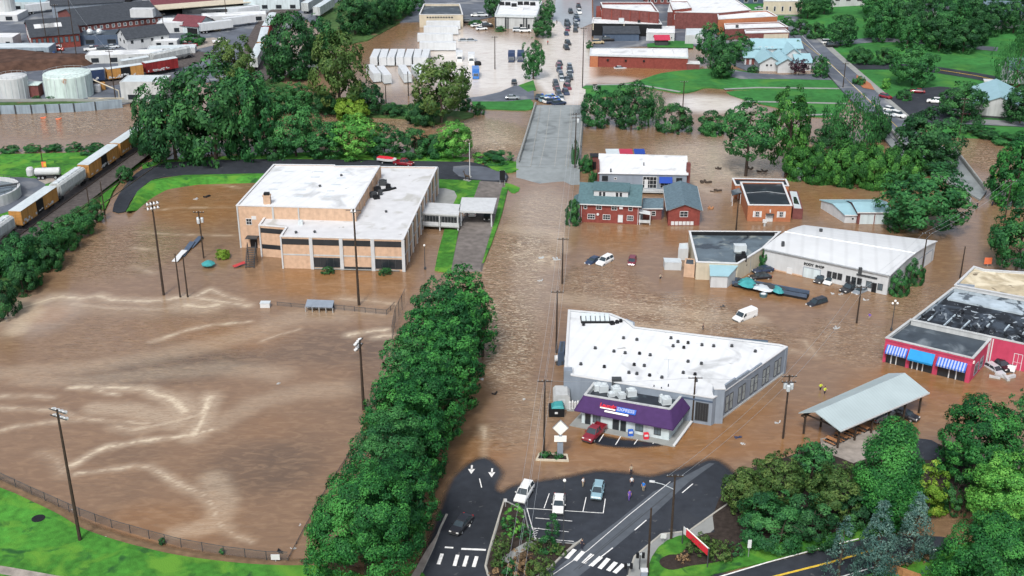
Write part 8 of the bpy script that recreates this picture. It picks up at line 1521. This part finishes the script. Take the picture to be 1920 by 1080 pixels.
for k, (u, vt, vb, w) in enumerate([(1500,268,334,58),(1535,264,340,60),(1570,260,344,62),(1605,264,348,60),(1640,268,350,60),(1672,272,350,56),(1705,278,346,50)]): MIDT.append((u,vt,vb,w,'bamboo',ORD[k]+' clump from the left of the tall bright hedge in the flood'))
RIGHT = [(1576,24,86,56,'dark','round dark tree beside the diagonal street'),(1710,78,160,84,'mid','spreading tree on the hill lawn'),(1800,152,224,84,'dark','dark tree over the hill car park'),(1912,158,232,70,'dark','dark tree at the right edge by the blue roof house'),(1514,-14,34,46,'dark','dark tree right of the courthouse'),(1545,-18,26,34,'mid','tree at the hill foot right of the courthouse'),(1900,62,172,84,'willow','weeping tree at the upper right edge'),(1612,86,118,46,'darkbush','dark shrub on the lawn, left of two'),(1657,88,120,40,'darkbush','dark shrub on the lawn, right of two'),(1660,144,166,20,'brightbush','bright small shrub beside the brick bed'),(1695,164,188,28,'bush','shrub at the car park corner'),(1610,140,162,24,'bush','shrub at the diagonal street corner'),(1832,216,246,22,'mid','little tree on the lawn below the blue roof house'),(1500,34,66,40,'darkbush','shrubs along the street below the courthouse'),(1530,40,72,34,'darkbush','dark shrubs left of the round tree'),(1475,30,50,24,'bush','shrub at the courthouse steps')]
W0 = [(1648,-2,76,64),(1690,-18,70,70),(1730,-8,78,60),(1772,-14,86,74),(1815,-20,80,70),(1850,-10,66,56),(1700,20,90,50),(1760,28,96,64),(1805,34,98,60),(1640,-40,30,60),(1830,24,84,48),(1900,-20,60,60),(1880,-30,30,60),(1740,-50,20,80),(1800,-60,20,80),(1926,40,100,50)]
for k, (u, vt, vb, w) in enumerate(W0): RIGHT.append((u,vt,vb,w,'dark' if k % 3 else 'mid',('front' if vb > 84 else 'middle' if vb > 50 else 'rear')+' row tree of the hill wood, '+['far left','left','left of centre','centre','right of centre','right','near the pale house','far right'][k//2]+(' and tallest' if k % 2 else '')))
for a in MIDT+RIGHT: tree(*a)
for k, (u, vt, vb, w, kd) in enumerate([(-15,452,520,80,'bush'),(30,432,512,84,'bush'),(76,420,492,78,'bush'),(118,404,462,64,'bush'),(150,388,436,54,'bush'),(8,520,590,58,'darkbush'),(40,490,545,56,'darkbush'),(95,452,500,50,'darkbush'),(176,376,412,36,'bush'),(235,310,336,30,'darkbush'),(-30,500,580,60,'bush'),(60,482,530,44,'bush')]):
    p = G(u, vb, .6); tree(u, vt, vb, w, kd, ('leafy','dense')[k % 2]+' embankment shrub below the near train, '+['at the left edge','before the first hopper car','under the first hopper car','below the first yellow boxcar','at the right end of the thicket','at the lower left edge','low on the bank at left','low on the bank in the middle','last toward the two poles','at the black path','outermost at lower left','in the middle of the thicket'][k], z=.6)
for k, (u, vb) in enumerate([(60,284),(100,283),(140,282),(180,281),(170,290),(20,286)]): tree(u, vb-14, vb, 34, 'bush', 'low shrub on the river edge left of the train, '+['third','fourth','fifth','sixth','nearest the train','second'][k]+' along the bank')
for k, (u, vb, w) in enumerate([(1690,252,30),(1720,268,30),(1850,255,40),(1890,268,60),(1820,250,30),(1930,262,50)]): tree(u, vb-16, vb, w, 'bush' if k % 2 else 'darkbush', 'bank shrub below the hill lawn, '+['at the diagonal street','at the right bridge','in the middle','before the big right tree','near the small lawn tree','at the right edge'][k])
for k, (u, vb, w, h_) in enumerate([(100,186,22,10),(124,186,16,9),(70,187,18,8)]): tree(u, vb-h_, vb, w, 'darkbush', 'weedy bush at the foot of the '+['rusty tank, left','rusty tank, right','dark shed between the tanks'][k], z=.4)
for u, vt, vb, w, l in [(362,60,84,44,'bush beside the pale blue cottage'),(1098,286,322,26,'bush at the left of the long white-roofed building'),(1112,318,344,18,'small bush behind the brick house'),(1078,258,310,14,'thin bush at the bridge parapet'),(1075,372,420,30,'dark shrub at the left wall of the brick house'),(1105,76,90,14,'small bush by the tan car')]: tree(u, vt, vb, w, 'darkbush' if 'dark' in l else 'bush', l)
